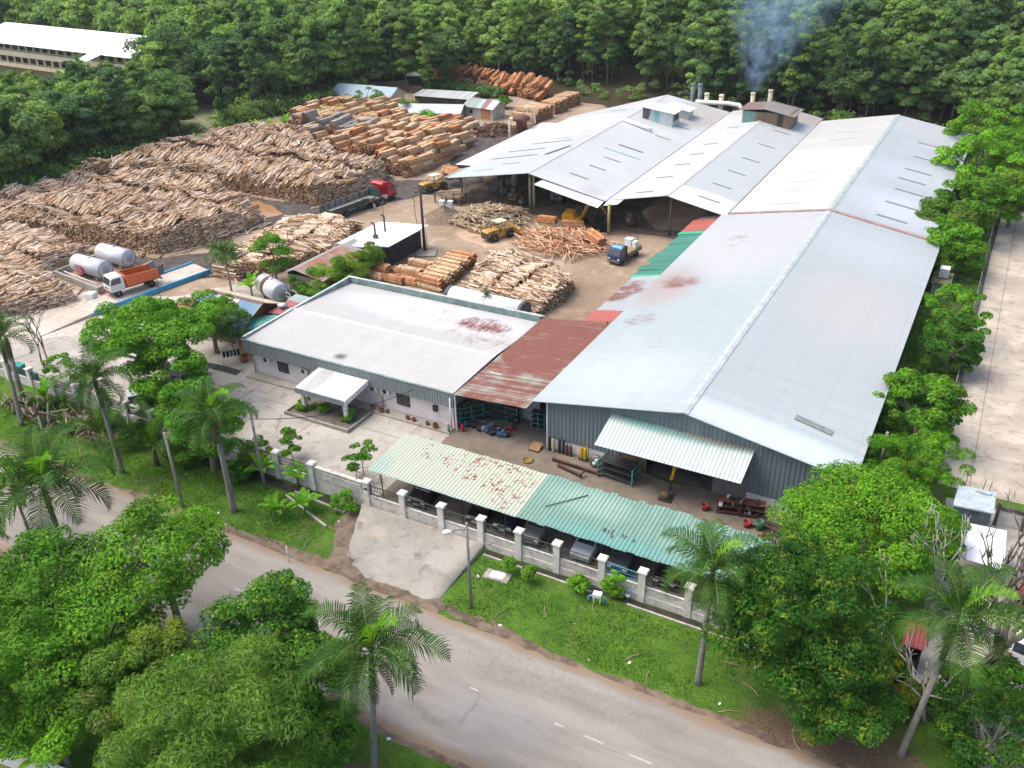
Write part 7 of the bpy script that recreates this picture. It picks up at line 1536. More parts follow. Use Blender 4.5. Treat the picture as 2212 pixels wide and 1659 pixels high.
T(1870,1140,172,92,5.0,name='mango_tree',label='dense bright green rounded tree against the warehouse corner',cat='tree',nc=190,nl=46000,ls=.27,mat=G3,seed=23,cr=1.05,gz=-.1,asp=.36,flat=.6,hollow=.55,nb=2)
T(2035,1155,50,60,3.6,name='small_tree',label='light green sprig tree in front of the blue-grey box',cat='tree',nc=30,nl=4500,ls=.28,mat=G3,seed=24,cr=.5,gz=0,asp=.35)
T(1930,1005,75,60,3.4,name='bamboo_clump',label='yellow-green feathery clump beside the warehouse eave',cat='bamboo',nc=46,nl=11000,ls=.3,mat=G3,seed=25,cr=.6,gz=0,asp=.2)
T(2010,1000,75,62,3.2,name='bamboo_clump',label='yellow-green feathery clump nearer the concrete lot',cat='bamboo',nc=46,nl=11000,ls=.3,mat=G3,seed=26,cr=.6,gz=0,asp=.2)
T(1985,890,96,90,3.4,name='side_tree',label='round mid green tree halfway along the warehouse wall',cat='tree',nc=70,nl=15000,ls=.3,mat=G1,seed=27,cr=.75,gz=0)
T(2060,740,66,66,3.2,name='side_tree',label='compact dark round tree by the wire fence',cat='tree',nc=40,nl=9000,ls=.3,mat=G2,seed=28,cr=.7,gz=0)
T(2070,668,72,40,3.6,name='side_tree',label='lighter open tree reaching over the wire fence onto the lot',cat='tree',nc=34,nl=5000,ls=.34,mat=G3,seed=29,cr=.6,gz=0,hollow=.6)
for i, (a, b, c_, d_, z_, lb) in enumerate(((2048,535,62,55,3.4,'bushy tree beside the white tank on its stand'),(2040,475,52,30,4.4,'small feathery tree at the step of the warehouse roofs'),(2110,440,80,50,4.6,'spreading tree in the side row, third from the hill'),(2120,360,82,55,5.4,'large tree overlapping the rear warehouse roof edge'),(2140,290,80,55,6.2,'tall tree at the rear corner of the rear warehouse'),(2185,240,70,50,7.0,'pale green tree at the far end of the side row'),(2190,350,55,60,5.2,'tree at the right edge over the far lot'),(2195,420,45,40,4.6,'yellowish tree at the right edge above the lot'))):
    T(a,b,c_*1.15,d_*1.2,z_,name='side_tree',label=lb,cat='tree',nc=64,nl=12000,ls=.42,mat=(G3,G4,G1,G3,G1,F3,G3,G4)[i],seed=40+i,cr=1.1,gz=0,shape='round',group='trees along the side of the warehouse')
T(2150,1585,125,80,2.2,name='twiggy_tree',label='twiggy green bush tree at the bottom right corner',cat='tree',nc=60,nl=9000,ls=.2,mat=G5,seed=50,cr=.7,hollow=.3,bark=BARKP,nb=26)
T(2180,1480,60,40,1.6,name='shrub',label='green shrub at the right edge by the stained lane',cat='shrub',nc=30,nl=5000,ls=.22,mat=G1,seed=51,cr=.5)
T(2060,1500,70,45,1.2,name='shrub',label='dark shrub at the feet of the bare trees',cat='shrub',nc=34,nl=6000,ls=.22,mat=G2,seed=52,cr=.55)
T(1935,1475,60,40,1.2,name='shrub',label='yellow flecked shrub before the red roofed hut',cat='shrub',nc=30,nl=4500,ls=.24,mat=leafmat('leaf_croton',(.03,.07,.012),(.10,.13,.015),(.32,.22,.02),.13,1.0,.1),seed=53,cr=.5)
T(330,712,155,72,7.0,name='rain_tree',label='big spreading tree with pale limbs in the left forecourt',cat='tree',nc=95,nl=26000,ls=.30,mat=G3,seed=60,cr=1.0,gz=0,shape='umbrella',bark=BARKP,nb=30,hollow=.25)
T(365,800,90,50,4.6,name='rain_tree',label='lower leafy crown in front of the big spreading tree',cat='tree',nc=46,nl=11000,ls=.30,mat=G3,seed=61,cr=.9,gz=0,bark=BARKP)
T(452,683,72,45,4.2,name='small_tree',label='dark leafy tree before the blue roofed guard house',cat='tree',nc=40,nl=9000,ls=.26,mat=G1,seed=62,cr=.8,gz=0)
T(505,705,34,28,3.4,name='small_tree',label='small grey-green tree at the turquoise awning',cat='tree',nc=22,nl=3500,ls=.24,mat=F1,seed=63,cr=.6,gz=0,bark=BARKP)
T(438,905,98,92,4.6,name='verge_tree',label='bright green tree on the verge behind the middle palm',cat='tree',nc=60,nl=16000,ls=.24,mat=G3,seed=64,cr=.85,gz=-.4)
for a, b, c_, d_, z_, lb, m_ in ((780,985,38,28,1.9,'young tree with long leaves at the left end of the carport','G3'),(626,955,26,32,1.9,'slender young tree behind the wall near the service pole','G1'),(555,975,30,40,1.4,'pale feathery shrub behind the wall by the office yard','G4'),(125,790,28,26,2.0,'small potted tree in the round glazed pot','G3')):
    T(a,b,c_,d_,z_,name='young_tree',label=lb,cat='tree',nc=16,nl=1500,ls=.32,mat=globals()[m_],seed=int(a),cr=.35,gz=.0 if a != 125 else .8,asp=.3,bark=BARKP,nb=9,r=.05,hollow=.7)
for a, b, c_, d_, z_, lb, m_ in ((745,588,44,36,2.6,'yellow-green tree in front of the rust streaked shed','G4'),(797,552,24,24,2.6,'small yellow-green tree at the corner of the boiler house','G4'),(690,607,72,26,2.0,'dark green hedge tree behind the office parapet','G1'),(588,548,38,46,3.6,'slim light green tree before the log stack','G3'),(786,215,44,34,2.8,'feathery tree before the workers house','F3'),(868,232,36,24,2.2,'bushy tree at the silver roofed shed','F1'),(918,258,30,22,1.6,'leafy bush at the end of the silver roofed shed','G3'),(1088,222,14,16,1.2,'bush beside the tin hut','G1')):
    T(a,b,c_,d_,z_,name='yard_tree',label=lb,cat='tree',nc=30,nl=5500,ls=.3,mat=globals()[m_],seed=int(a)+1,cr=.75,gz=0,asp=.35)
for a, b, c_, d_, lb in ((662,873,20,22,'clipped shrub at the left pillar of the porch'),(752,897,17,20,'round shrub at the right pillar of the porch'),(700,880,10,7,'low yellow-green plant in the porch planter'),(745,1085,28,18,'bush on the grass at the left corner of the driveway'),(1098,1215,9,9,'weed in the drain below the wall, left of the three'),(1140,1235,9,8,'weed in the middle of the drain below the wall'),(1255,1255,22,16,'dark shrub at the foot of the wall before the creeper')):
    T(a,b,c_,d_,.5,name='shrub',label=lb,cat='shrub',nc=14,nl=1100,ls=.2,mat=G3 if a < 760 else G1,seed=int(a)+3,cr=.35,gz=.0 if a < 760 and b < 1000 else -.4,nb=3,r=.03)
for i, (x, y, z, r_, m_, lb) in enumerate(((-72,42.2,.2,1.1,'G2','dark bush at the wall behind the brush pile, left one'),(-66.5,42.3,.3,1.2,'G1','leafy bush at the wall right of the brush pile'),(-61.5,42.0,.3,1.3,'G2','dark bush between the two young coconut palms'),(-55.2,41.9,.5,1.5,'G1','green bush against the wall left of the verge tree'),(-49.4,42.0,.1,.9,'G2','low bush at the wall left of the service pole'),(-63.5,46.5,.9,1.6,'G1','green shrub inside the wall beside the white car'),(-58.0,46.2,.7,1.4,'G1','green shrub inside the wall behind the middle palm'))):
    make_tree('shrub', lb, 'shrub', (x,y,-.4 if y < 43.5 else 0), z+.7, r_, r_*.75, 18, 2600, .24, globals()[m_], 800+i, cr=r_*.4, nb=4, r=.05)
# climbing creeper on the wall
P, N, cc, rad = crown_pts(.75, 1.15, 26, 3200, .35, 77); P *= [1,.45,1]; tag(link('creeper', quads_mesh('creeper', cloud(P+[-16.85,43.0,.75], N, np.full(3200,.17), 78), G3)), 'bright green creeper climbing the wall over the blue railing', 'creeper')
# hedge behind the sheds
hp = []; hn = []
for k in range(46):
    u = k/45; P, N, cc, rad = crown_pts(1.6, 1.0, 8, 420, .8, 300+k); x = -121+18.5*u+rnd.uniform(-.6,.6); y = 180.5-2.5*u+rnd.uniform(-1.6,1.6); hp.append(P+[x,y,1.0]); hn.append(N)
hp = np.concatenate(hp); tag(link('hedge', quads_mesh('hedge', cloud(hp, np.concatenate(hn), np.full(len(hp),.5), 5), F2)), 'thick dark green hedge in front of the orange bundles', 'hedge')
# ---- palms
PALM = leafmat('palm_leaf', (.015,.040,.010), (.036,.082,.018), (.08,.12,.034), .06, .6, .15, .25); PALMN = leafmat('palm_new', (.065,.15,.015), (.11,.21,.022), None, 0, .6, .1, .35); DRY = plain('dry_frond', (.17,.115,.075), .3, 2, .95, local=True); PTR = plain('palm_trunk', (.21,.195,.175), .2, 3, .9, local=True, dirt=(.12,.10,.085)); PTRG = plain('palm_upper_trunk', (.13,.10,.07), .35, 4, .9, local=True); RACH = plain('palm_rib', (.20,.22,.07), .2, 3, .6, local=True)
def frond(V, M, rac, az, el, L, droop, g, mi=0, wid=.85, nl=40):
    """one feather leaf: curved rib with drooping leaflets on both sides"""
    d = np.array([math.cos(az),math.sin(az),0.0]); s = np.array([-d[1],d[0],0]); pts = []
    for i in range(nl+1):
        t = i/nl; e = el-droop*t*t*1.1-droop*.15*t
        pts.append((d*math.cos(e)+np.array([0,0,1])*math.sin(e))*L/nl)
    pos = np.cumsum(np.array(pts),0); rac.append([Vector(p) for p in pos[::5]])
    for i in range(3, nl):
        t = i/nl; tang = pts[i]/np.linalg.norm(pts[i]); up = np.cross(s, tang); ll = wid*L*.36*math.sin(math.pi*min(1,.18+t*.86))**.7*g.uniform(.85,1.1)
        for sd_ in (-1,1):
            a = s*sd_*.80+tang*.55+up*-(.10+.45*t+g.uniform(-.12,.2)); a /= np.linalg.norm(a); w_ = tang*L/nl*.66
            tip = pos[i]+a*ll+np.array([0,0,-1])*ll*(.22+g.uniform(0,.22)); mid = pos[i]+a*ll*.55
            V += [pos[i]-w_*.5, pos[i]+w_*.5, mid+w_*.6, mid-w_*.6, mid-w_*.6, mid+w_*.6, tip+w_*.12, tip-w_*.05]; M += [mi,mi]
def palm(label, base, h, fl, seed, nf=15, lean=(0,0), new=1, dead=3, r=.2, group='palms along the verge', young=False, name='palm_tree', hang=1.15):
    g = random.Random(seed); t = thing(name, label, 'palm', base, 0, group); top = Vector((lean[0],lean[1],h))
    if not young:
        MB().tube([(0,0,-.2),(0,0,.5),top*.35+Vector((0,0,.0)),top*.72], [r*1.35,r*1.05,r*.9,r*.78], 10).build('trunk', PTR, t); MB().tube([top*.72,top*.86,top*.98,top], [r*.8,r*.95,r*.7,r*.3], 10).build('crownshaft', PTRG, t)
    else: MB().tube([(0,0,-.2),top*.6,top], [r*1.3,r,r*.5], 9).build('trunk', PTRG, t)
    V, M, rac = [], [], []
    for k in range(nf):
        u = k/(nf-1); az = k*2.39996+g.uniform(-.2,.2); el = R(78)-R(95 if not young else 55)*u**1.1+g.uniform(-.1,.1)
        frond(V, M, rac, az, el, fl*g.uniform(.85,1.08)*(.8+.25*math.sin(math.pi*(.2+.7*u))), hang+.5*u+g.uniform(0,.35), g, 1 if k < new else 0)
    link('crown', quads_mesh('crown', np.array(V), [PALM,PALMN], M), t).location = top
    mb = MB(); [mb.tube(q, [.045*(1-.8*i/len(q)) for i in range(len(q))], 4) for q in rac if len(q) > 1]; o = mb.build('frond_rib', RACH, t); o.location = top
    if dead:
        V, M, rac = [], [], []
        for k in range(dead): frond(V, M, rac, g.uniform(0,6.28), R(-50), fl*.62, .75, g, 0, .35, 16)
        link('dead_fronds', quads_mesh('dead_fronds', np.array(V), DRY), t).location = top*.97
    return t
palm('tall palm nearest the camera standing on the near verge', (-23.2,24.6,-.4), 8.9, 4.3, 1, 17, (.65,.3), 1, 5, .2)
palm('palm with a clean white trunk in front of the right end of the carport', (-9.45,38.5,-.4), 8.6, 3.6, 2, 16, (.1,.3), 1, 4, .19)
palm('leaning dark trunked palm at the right among bare trees', (2.0,38.7,-.4), 9.6, 4.2, 3, 17, (.9,1.1), 1, 3, .19)
palm('palm in front of the big spreading tree', (-59.2,38.2,-.4), 8.6, 3.8, 4, 17, (-.6,.3), 0, 7, .2)
palm('middle palm on the verge with a pale flared trunk', (-46.9,38.5,-.4), 8.6, 3.6, 5, 16, (-.3,.2), 1, 7, .24)
palm('palm at the far left edge with a curved trunk', (-73.7,39.3,-.4), 8.3, 3.7, 6, 11, (-1.0,1.2), 0, 2, .2, hang=1.3)
palm('stout dark trunked palm behind the left edge palm', (-76.8,41.8,-.4), 7.0, 3.3, 7, 6, (-.2,.4), 0, 0, .26, hang=1.4)
q = at(92,1050,7.4); palm('big dark palm at the left edge between the road and the camera', (q.x,q.y,-.4), 7.8, 5.3, 8, 20, (0,0), 1, 0, .22)
palm('young coconut palm leaning by the brush pile on the verge', (-63.6,40.1,-.4), 1.5, 3.6, 9, 7, (-.1,0), 0, 2, .2, 'young palms on the verge', True, hang=.7)
palm('young coconut palm with upright fronds left of the middle palm', (-57.4,40.3,-.4), 1.6, 4.6, 10, 10, (0,.1), 1, 1, .2, 'young palms on the verge', True, hang=.5)
palm('thin pinnate palm behind the weighbridge by the logs', (-77.6,70.2,0), 4.6, 2.4, 12, 10, (0,0), 0, 0, .12, None, False)
palm('small palm rooted on top of the white tank behind the office', (-46.4,77.2,2.4), .2, 1.0, 13, 8, (0,0), 0, 0, .05, None, True)
palm('broken dead palm stump leaning on the verge', (-68.1,37.8,-.4), 4.2, 1.2, 14, 2, (-.9,.6), 0, 7, .13, None, False, 'palm_stump')
for i in range(3): q = at(478+i*14, 596-6*i, 0); palm('bushy young palm in the clump at the blue weighbridge end', (q.x,q.y,0), 3.2-.4*i, 2.2, 30+i, 9, (.2*i-.2,0), 0, 0, .09, 'palm clump by the weighbridge')
for a, b, lb in ((465,225,'coconut palm before the terraces, left one'),(478,222,'coconut palm before the terraces, right one'),(690,205,'coconut palm at the edge of the wood by the workers house')): q = at(a,b,0); palm(lb, (q.x,q.y,0), 3.5, 5.0, int(a), 12, (0,0), 0, 0, .2, 'palms beyond the yard', True, hang=.7)
BAN = leafmat('banana_leaf', (.06,.15,.02), (.14,.27,.035), None, 0, .7, .12, .35)
def banana(label, loc, h, seed, n=8, L=1.9, group='banana plants'):
    g = random.Random(seed); t = thing('banana_plant', label, 'banana plant', loc, 0, group); MB().tube([(0,0,-.1),(0,0,h)], [.13,.08], 8).build('stem', plain('banana_stem', (.16,.19,.07), .25, 3, .7, local=True), t); V = []
    for k in range(n):
        az = k*2.4+g.uniform(-.3,.3); el = R(g.uniform(35,80)); l = L*g.uniform(.8,1.15); d = np.array([math.cos(az),math.sin(az),0]); s = np.array([-d[1],d[0],0]); pos = np.array([0,0,h*.9]); N_ = 8; prev = None
        for i in range(N_+1):
            u = i/N_; w_ = .27*math.sin(math.pi*min(.97,.08+u*.9))**.6; e = el-1.5*u*u; c_ = pos.copy(); row = (c_-s*w_+np.array([0,0,.06]), c_, c_+s*w_+np.array([0,0,.06]))
            if prev is not None: V += [prev[0],prev[1],row[1],row[0], prev[1],prev[2],row[2],row[1]]
            prev = row; pos = pos+(d*math.cos(e)+np.array([0,0,1])*math.sin(e))*l/N_
    link('leaves', quads_mesh('leaves', np.array(V), BAN), t); return t
for i, (a, b, z, h, lb) in enumerate(((595,1118,-.4,.7,'banana plant on the grass nearest the road, left one'),(660,1105,-.4,.6,'banana plant on the grass nearest the road, right one'),(645,1050,-.4,.8,'banana plant against the wall below the railing'),(570,1035,-.4,.9,'banana plant at the foot of the service pole'),(400,1000,-.4,.8,'banana plant left of the bare wooden pole'),(525,1025,-.4,.5,'small banana plant in the shade by the wall'),(103,880,-.4,1.4,'banana plant on the brush pile at the left'),(545,640,0,1.2,'bright banana plant beside the rust banded tank'),(120,1655,-.4,.8,'banana plant at the bottom left by the white wall'),(30,1640,-.4,.9,'second banana plant at the white wall corner'))):
    q = at(a,b,z); banana(lb, (q.x,q.y,z), h, 60+i, 9, 1.7 if i < 6 else 2.2, 'banana plants on the verge' if i < 6 else None)
g = random.Random(71)
for k in range(26):
    u = k/25; x, y = -131+8*u+g.uniform(-2,1.0)+(12*max(0,u-.6)), 78+75*u; 
    banana('banana plant along the wood edge behind the log heaps', (x-1.5,y,0), g.uniform(1.2,2.0), 80+k, 7, 2.6, 'banana plants along the wood edge')
# ---- bare trees
def bare_tree(label, loc, h, seed, spread=.5, mat=None, r=.2, lev=4, lean=(0,0)):
    g = random.Random(seed); t = thing('bare_tree', label, 'tree', loc); mb = MB(); br = MB()
    def grow(p, d, l, rad, n, m):
        q = p+d*l*.5+Vector((g.uniform(-.07,.07)*l,g.uniform(-.07,.07)*l,0)); e = p+d*l; m.tube([p,q,e], [rad,rad*.85,rad*.66], 6 if n > 2 else 4)
        if n == 0: return
        for k in range(2 if g.random() < .65 else 3):
            nd = (d+Vector((g.gauss(0,spread),g.gauss(0,spread),g.gauss(.12,spread*.6)))).normalized(); grow(e, nd, l*g.uniform(.6,.85), rad*.62, n-1, br)
    for s in range(2 if lev > 3 else 1): grow(Vector((0,0,-.2)), Vector((lean[0]+g.uniform(-.2,.2),lean[1]+g.uniform(-.2,.2),1)).normalized(), h*.36, r, lev, mb)
    mb.build('trunk', mat or BARKP, t); br.build('branches', mat or BARKP, t); return t
bare_tree('large bare grey tree with a forked trunk at the right', (4.6,45.2,0), 9.5, 5, .42, BARK, .34, 5, (.25,.1)); bare_tree('pale bare tree standing before the flat white shed', (2.0,49.5,0), 8.5, 9, .30, BARKP, .13, 4); bare_tree('thin bare tree in front of the dense bright green tree', (-.4,45.6,0), 7.5, 12, .28, BARKP, .10, 3); bare_tree('twisted bleached bare tree beside the leaning palm', (2.9,41.8,-.4), 5.5, 14, .55, BARKP, .12, 4, (-.3,0)); bare_tree('slim bare tree at the right edge above the container', (6.0,58,0), 6.5, 15, .35, BARK, .10, 4); bare_tree('bare sapling before the dense bright green tree, left one', (-2.8,46.4,0), 6.0, 16, .3, BARKP, .07, 3)
bare_tree('dead tree rising behind the left edge palm', (-80.5,47.0,0), 7.5, 18, .4, BARK, .12, 4)
q = at(462,150,0); bare_tree('grey leafless tree between the school and the wood', (q.x,q.y,0), 13, 21, .4, BARKP, .22, 6); 
for i, (x, y) in enumerate(((-66,215),(-120,228),(-150,250),(-230,260))): bare_tree('bleached bare tree standing up in the wooded hill', (x,y,hill(x,y)), 15, 30+i, .35, BARKP, .2, 5)['group'] = 'bleached trees in the hill wood'
# ---- brush pile
mass3 = []; k = 130; u = rs_.rand(k); q = np.c_[-78+12.5*u, 40.9+rs_.uniform(-1.2,1.6,k)]; aa = R(-14)+rs_.randn(k)*.55; DD = np.c_[np.cos(aa),np.sin(aa),rs_.randn(k)*.18]; DD /= np.linalg.norm(DD,axis=1)[:,None]; add_logs(mass3, np.c_[q,-.3+rs_.rand(k)*1.3], DD, rs_.uniform(1.0,4.0,k), rs_.uniform(.02,.10,k))
o_ = link('brush_pile', logs_mesh('brush_pile', mass3[0])); o_.data.materials[0] = logmat('dead_wood', [(.26,.22,.18),(.19,.15,.12),(.33,.28,.22),(.14,.11,.085)]); o_['kind'] = 'stuff'; tag(o_, 'tangled pile of dead branches along the left wall', 'brush pile')
P, N, cc, rad = crown_pts(6, .7, 30, 2500, .7, 91); tag(link('weeds', quads_mesh('weeds', cloud(P*[1,.25,1]+[-73,41,.2], N, np.full(2500,.25), 92), G2), kind='stuff'), 'green weeds growing through the brush pile', 'weeds')
# ---- grass tufts
g2 = np.random.RandomState(5); n = 30000; gxy = np.c_[g2.uniform(-80,8,n), g2.uniform(36.9,42.4,n)]; n2 = 9000; gxy = np.r_[gxy, np.c_[g2.uniform(-40,2,n2), g2.uniform(15,26.5,n2)]]
keep = ~((gxy[:,0] > -38.8) & (gxy[:,0] < -26.6) & (gxy[:,1] > 36)); fld = np.sin(gxy[:,0]*.7)+np.sin(gxy[:,1]*1.3+gxy[:,0]*.31)+g2.randn(len(gxy))*.9
fr = ((gxy[:,0]+1)/9)**2+((gxy[:,1]-36)/6)**2 < 1; keep &= (fld > -.6) & ~(fr & (g2.rand(len(gxy)) < .85)); gxy = gxy[keep]; n = len(gxy)
nn = np.c_[g2.randn(n,2)*.8, np.full(n,.45)]; C = np.c_[gxy, np.full(n,-.36)+g2.rand(n)*.05]
o_ = link('grass', quads_mesh('grass', cloud(C, nn, g2.uniform(.1,.26,n), 6, .35), leafmat('grass_blade', (.038,.092,.010), (.075,.155,.019), (.13,.18,.04), .08, .4, 0))); o_['kind'] = 'stuff'; tag(o_, 'short green grass on the road verge', 'grass')
sw = g2.rand(16000,2)*[5.0,100]+[-4.6,62]; sw = sw[(sw[:,0] < .2)]; nn = np.c_[g2.randn(len(sw),2)*.7, np.full(len(sw),.5)]
o_ = link('undergrowth', quads_mesh('undergrowth', cloud(np.c_[sw, g2.rand(len(sw))**2*.7], nn, g2.uniform(.2,.5,len(sw)), 7, .4), F1)); o_['kind'] = 'stuff'; tag(o_, 'rough weeds in the strip between the warehouse and the wire fence', 'undergrowth')
# ---- forest
KINDS = [  # name, half width, half height, clumps, leaves, leaf size, material, shape, crown height, label
 ('slender_tree', 2.4, 5.6, 40, 3000, .6, F1, 'tall', 8.6, 'slender tall tree'), ('slender_tree', 2.3, 5.2, 36, 2800, .6, F2, 'tall', 8.2, 'slender dark tall tree'),
 ('forest_tree', 3.5, 4.2, 44, 3400, .62, F1, 'round', 7.0, 'rounded mid green tree'), ('forest_tree', 3.7, 3.8, 44, 3400, .62, F2, 'round', 6.8, 'rounded dark green tree'),
 ('forest_tree', 3.4, 3.6, 38, 3000, .6, F3, 'round', 7.2, 'pale green spreading tree'), ('slender_tree', 2.6, 5.0, 34, 2600, .58, F3, 'tall', 9.0, 'light green tall tree')]
protos = []; BARKF = plain('bark_forest', (.115,.10,.08), .35, 1.5, .95, local=True)
for i, (nm, rx, rz, nc, nl, ls_, m_, shp, hc, lb) in enumerate(KINDS):
    vs_ = []
    for s in range(2):
        nl = int(nl*1.8); ls_ = ls_*(.72 if s == 0 else 1.3); P, N, cc, rad = crown_pts(rx, rz, nc, nl, rx*(.30 if shp == 'tall' else .36), 500+i*7+s, shp, .3, .65); V = cloud(P+[0,0,hc], N, ls_*np.random.RandomState(i).uniform(.6,1.3,nl), 600+i*7+s, .6)
        me = quads_mesh('crown', V, m_); tm = trunk_mesh(hc*1.05, .12 if 'slender' in nm else .2, cc+[0,0,hc], 700+i*7+s, BARKF, 5, .5)
        sel = np.arange(nl)[::4]; Vl = V.reshape(-1,4,3)[sel]; cen = Vl.mean(1,keepdims=True); vs_.append((me, tm, cen+(Vl-cen)*1.75))
    protos.append(vs_)
g = random.Random(99); trees = []
def okleft(x, y):
    if math.hypot(x+150, y-138) < 8.5 or math.hypot(x+144, y-128) < 5.5: return False
    return True
y = 170
while y < 400:                                    # wooded hill
    x = -430
    while x < 55:
        if y > 290 and x > -200: break
        xx, yy = x+g.uniform(-2,2), y+g.uniform(-2,2); d0 = 191 if xx < -88 else 186
        if xx > -8: d0 = 168
        elif xx > -58: d0 = 183
        elif xx > -88: d0 = 191
        if xx < -116: d0 = 173
        if yy > d0 and not (-80 < xx < -75 and yy < 205) and math.hypot(xx+127.6, yy-182) > 4.5: trees.append((xx, yy, 1 if xx > -150 else 0))
        x += 4.1 if y < 225 else 5.2
    y += 3.9 if y < 225 else 5.5
y = 66
while y < 176:                                    # wood left of the yard
    x = -215
    while x < -132.5:
        xx, yy = x+g.uniform(-1.8,1.8), y+g.uniform(-1.8,1.8); edge = -134.5 if yy < 120 else -136+(yy-150)*.2 if yy < 150 else -131.5
        if xx < edge and okleft(xx,yy): trees.append((xx, yy, 2))
        x += 5.0
    y += 4.8
def prj(p):
    v = Vector(p)-Vector((0,0,CAM_H)); z = v.dot(CF); return PW/2+v.dot(CA)/z*FPX, PH/2-v.dot(CB)/z*FPX
def school_ok(x, y):
    q = Vector((x,y,0))-Vector((E0.x,E0.y,0)); u, v_ = q.dot(dE), q.dot(nE)
    if -8 < u < LE+1 and -4 < v_ < 27: return 0
    if v_ >= 27: return 1.7
    bx, by = prj((x,y,0)); tx, ty = prj((x,y,13.5))
    if tx > 330: return 1.7
    lim = (152 if tx < 60 else 156 if tx < 125 else 122 if tx < 185 else 130)+6*math.sin(tx*.11)
    return max(0, min(1.7, .93*(by-lim)/(by-ty)))
trees = [t+(school_ok(t[0],t[1]),) for t in trees]; trees = [t for t in trees if t[3] > .35]
trees = [t for t in trees if inview((t[0],t[1],hill(t[0],t[1])+9), 1.08)]
trees.sort(key=lambda t: (t[0]**2+t[1]**2)); massV = {0:[],1:[],2:[]}; ntree = 0
for i, (x, y, zone, hs) in enumerate(trees):
    kind = g.choice((0,0,1,1,5,5,0,2,3)) if zone == 1 else g.choice((2,3,3,1,2,4,0)) if zone == 2 else g.choice((2,3,4,1,5))
    v = g.randrange(2); sc = min(g.uniform(.75,1.3)*(1.22 if zone == 2 else 1.05), hs); rz = g.uniform(0,6.28); z = hill(x,y); me, tm, Vl = protos[kind][v]
    if ntree < 292:
        lb = KINDS[kind][9]; where = 'in the wood left of the log yard' if zone == 2 else 'in the wood on the hill behind the sheds' if x > -130 else 'in the wood beyond the school'
        t = thing(KINDS[kind][0], lb+' '+where, 'tree', (x,y,z), rz, lb+'s '+where); s3 = (sc*g.uniform(.9,1.15),sc*g.uniform(.9,1.15),sc); t.scale = s3
        link('trunk', tm, t); link('crown', me, t); ntree += 1
    else:
        c, s = math.cos(rz), math.sin(rz); W = Vl.reshape(-1,3)*sc; W = np.c_[W[:,0]*c-W[:,1]*s+x, W[:,0]*s+W[:,1]*c+y, W[:,2]+z]; massV[{0:0,2:0,1:1,3:1,4:2,5:2}[kind]].append(W)
VV = []; MI = []
for k in range(3):
    if massV[k]: q = np.concatenate(massV[k]); VV.append(q); MI.append(np.full(len(q)//4, k))
o_ = link('forest', quads_mesh('forest', np.concatenate(VV), [F1,F2,F3], np.concatenate(MI))); o_['kind'] = 'stuff'; tag(o_, 'rest of the wood covering the hill in the background', 'forest')
# undergrowth at the forest foot and wood edge
pts = []
for k in range(1250):
    if k < 560: x = g.uniform(-330,45); d0 = 168 if x > -8 else 178 if x > -58 else 188 if x > -88 else 187; y = d0+g.uniform(-3,38)**1; 
    else: y = g.uniform(66,172); e = -133 if y < 120 else -136+(y-150)*.2 if y < 150 else -133; x = e-abs(g.gauss(0,9))+1; d0 = 0
    if -80 < x < -75 and 180 < y < 205: continue
    if not okleft(x,y): continue
    if inview((x,y,2), 1.05): pts.append((x,y,hill(x,y),g.uniform(1.2,2.8) if k >= 560 else g.uniform(1.0,2.4)))
VV = []; MI = []
for i, (x, y, z, r_) in enumerate(pts):
    P, N, cc, rad = crown_pts(r_, r_*.8, 5, 160, r_*.5, 2000+i); VV.append(cloud(P+[x,y,z+r_*.6], N, np.full(160,.62), 3000+i, .5)); MI.append(np.full(160, (0,1,1,2)[i%4]))
o_ = link('undergrowth', quads_mesh('undergrowth', np.concatenate(VV), [F1,F2,F3], np.concatenate(MI))); o_['kind'] = 'stuff'; tag(o_, 'bushy undergrowth along the foot of the wood', 'undergrowth')
# terraces in the clearing
for k in range(5):
    q = at(415+4*k, 205+8*k, 0); t = MB().box(-7,-.5,0,7,.5,1.1-.2*k).build('terrace_step', plain('terrace_soil', (.24,.20,.16), .3, 1, .95)); t.location = (q.x,q.y,0); t.rotation_euler = (0,0,R(12)); tag(t, ('topmost','second','middle','fourth','lowest')[k]+' earth terrace in the clearing beyond the log yard', 'terrace', 'terraces in the clearing')
sheet('clearing', [(-160,128),(-143,124),(-141,138),(-150,150),(-163,146)], .012, plain('dry_grass', (.22,.23,.12), .25, .5, .95, dirt=(.30,.26,.18)), .6, 2, 44)
# ---- smoke
t = NT('smoke'); t.t.nodes.remove(t.b); xyz = t.sep(t.pos)
vol = t.n('ShaderNodeVolumePrincipled'); t.l(vol.outputs[0], t.out.inputs['Volume']); vol.inputs['Color'].default_value = (.50,.74,1,1); vol.inputs['Anisotropy'].default_value = .2
h = t.math('SUBTRACT', xyz[2], 5.6); wob = t.noise(t.vec(t.pos, (.25,.25,.12)), 1, 4, .6, .6)
cxx = t.math('ADD', t.math('MULTIPLY', t.math('POWER', t.math('MAXIMUM', h, 0), 1.5), .065), -44.8)
cxx = t.math('ADD', cxx, t.math('MULTIPLY', t.math('SUBTRACT', wob, .5), t.math('MULTIPLY', h, 1.1)))
rad = t.math('ADD', t.math('MULTIPLY', h, .66), 1.0)
dx = t.math('DIVIDE', t.math('SUBTRACT', xyz[0], cxx), rad); dy = t.math('DIVIDE', t.math('SUBTRACT', xyz[1], t.math('ADD', t.math('MULTIPLY', h, .1), 175.5)), rad)
dd = t.math('SQRT', t.math('ADD', t.math('MULTIPLY', dx, dx), t.math('MULTIPLY', dy, dy)))
den = t.math('MULTIPLY', t.ramp(dd, .15, 1.1, 1, 0), t.ramp(t.noise(t.pos, .42, 5, .65, 1.0), .40, .68))
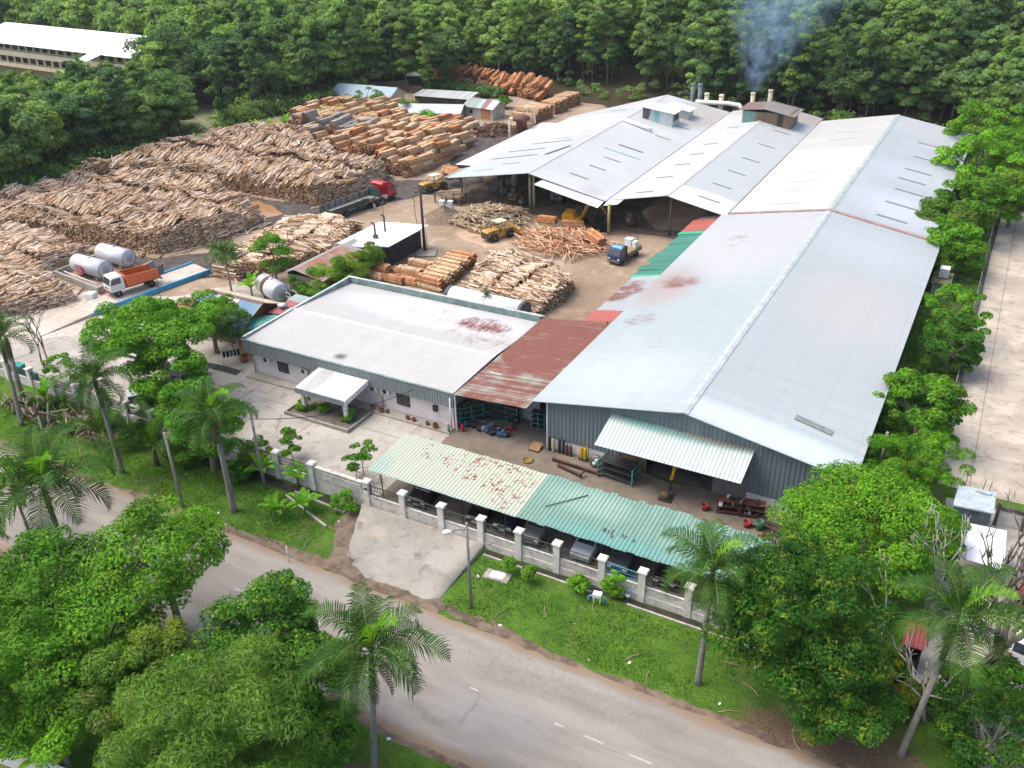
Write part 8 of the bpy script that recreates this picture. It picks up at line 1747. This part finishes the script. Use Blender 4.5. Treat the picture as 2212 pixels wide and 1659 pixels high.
den = t.math('MULTIPLY', den, t.math('DIVIDE', .42, t.math('ADD', 1.0, t.math('MULTIPLY', h, .16)))); t.l(t.math('MULTIPLY', den, t.ramp(xyz[2], 30, 37, 1, 0)), vol.inputs['Density'])
sm = MB().prism([(-50,171),(-40,171),(-40,180),(-50,180)], 8.6, 9.0); sm = MB(); sm.add([(-46.5,173.4,6.0),(-42.8,173.4,6.0),(-42.8,177.2,6.0),(-46.5,177.2,6.0),(-72,164,40),(0,164,40),(0,192,40),(-72,192,40)], [(0,3,2,1),(4,5,6,7),(0,1,5,4),(1,2,6,5),(2,3,7,6),(3,0,4,7)])
o_ = sm.build('smoke', t.m); o_['kind'] = 'stuff'; tag(o_, 'thin bluish smoke drifting up from the chimneys against the hill', 'smoke')
# ================================================================== one mesh per repeated part
def split_parts(names):
    for o in [o for o in col.objects if o.type == 'MESH' and o.name.split('.')[0] in names and o.parent is not None]:
        me = o.data; n = len(me.vertices); par = list(range(n))
        def find(a):
            while par[a] != a: par[a] = par[par[a]]; a = par[a]
            return a
        for e in me.edges:
            a, b = find(e.vertices[0]), find(e.vertices[1])
            if a != b: par[a] = b
        isl = {}
        for p in me.polygons: isl.setdefault(find(p.vertices[0]), []).append(p)
        if len(isl) < 2 or len(isl) > 60: continue
        base = o.name.split('.')[0]; first = True
        for polys in isl.values():
            ids = sorted({v for p in polys for v in p.vertices}); mp = {v: i for i, v in enumerate(ids)}
            m2 = bpy.data.meshes.new(base); m2.from_pydata([me.vertices[v].co for v in ids], [], [[mp[v] for v in p.vertices] for p in polys])
            for m in me.materials: m2.materials.append(m)
            m2.polygons.foreach_set('use_smooth', [p.use_smooth for p in polys]); m2.update()
            if first: o.data = m2; first = False
            else:
                c = o.copy(); c.data = m2; col.objects.link(c)
# thin warm-season haze in the air over the whole site
t = NT('haze'); t.t.nodes.remove(t.b); v_ = t.n('ShaderNodeVolumePrincipled'); v_.inputs['Color'].default_value = (.86,.93,1,1); v_.inputs['Density'].default_value = .00009
t.l(v_.outputs[0], t.out.inputs['Volume'])
HZ = max(v.co.z for v in bpy.data.objects['ground'].data.vertices)+30
o_ = MB().box(-2600,-1600,-1.5,2600,2700,HZ).build('haze', t.m); o_['kind'] = 'stuff'; tag(o_, 'thin pale haze in the air over the yard and the hill', 'haze')
split_parts({'post','leg','white_plinth','awning_bracket','upright','canopy_post','frame_post','purlin','side_wall','barge_board','edging','trailer_chassis','chassis','tractor_chassis','tail_light','pillar','rod','stake'})
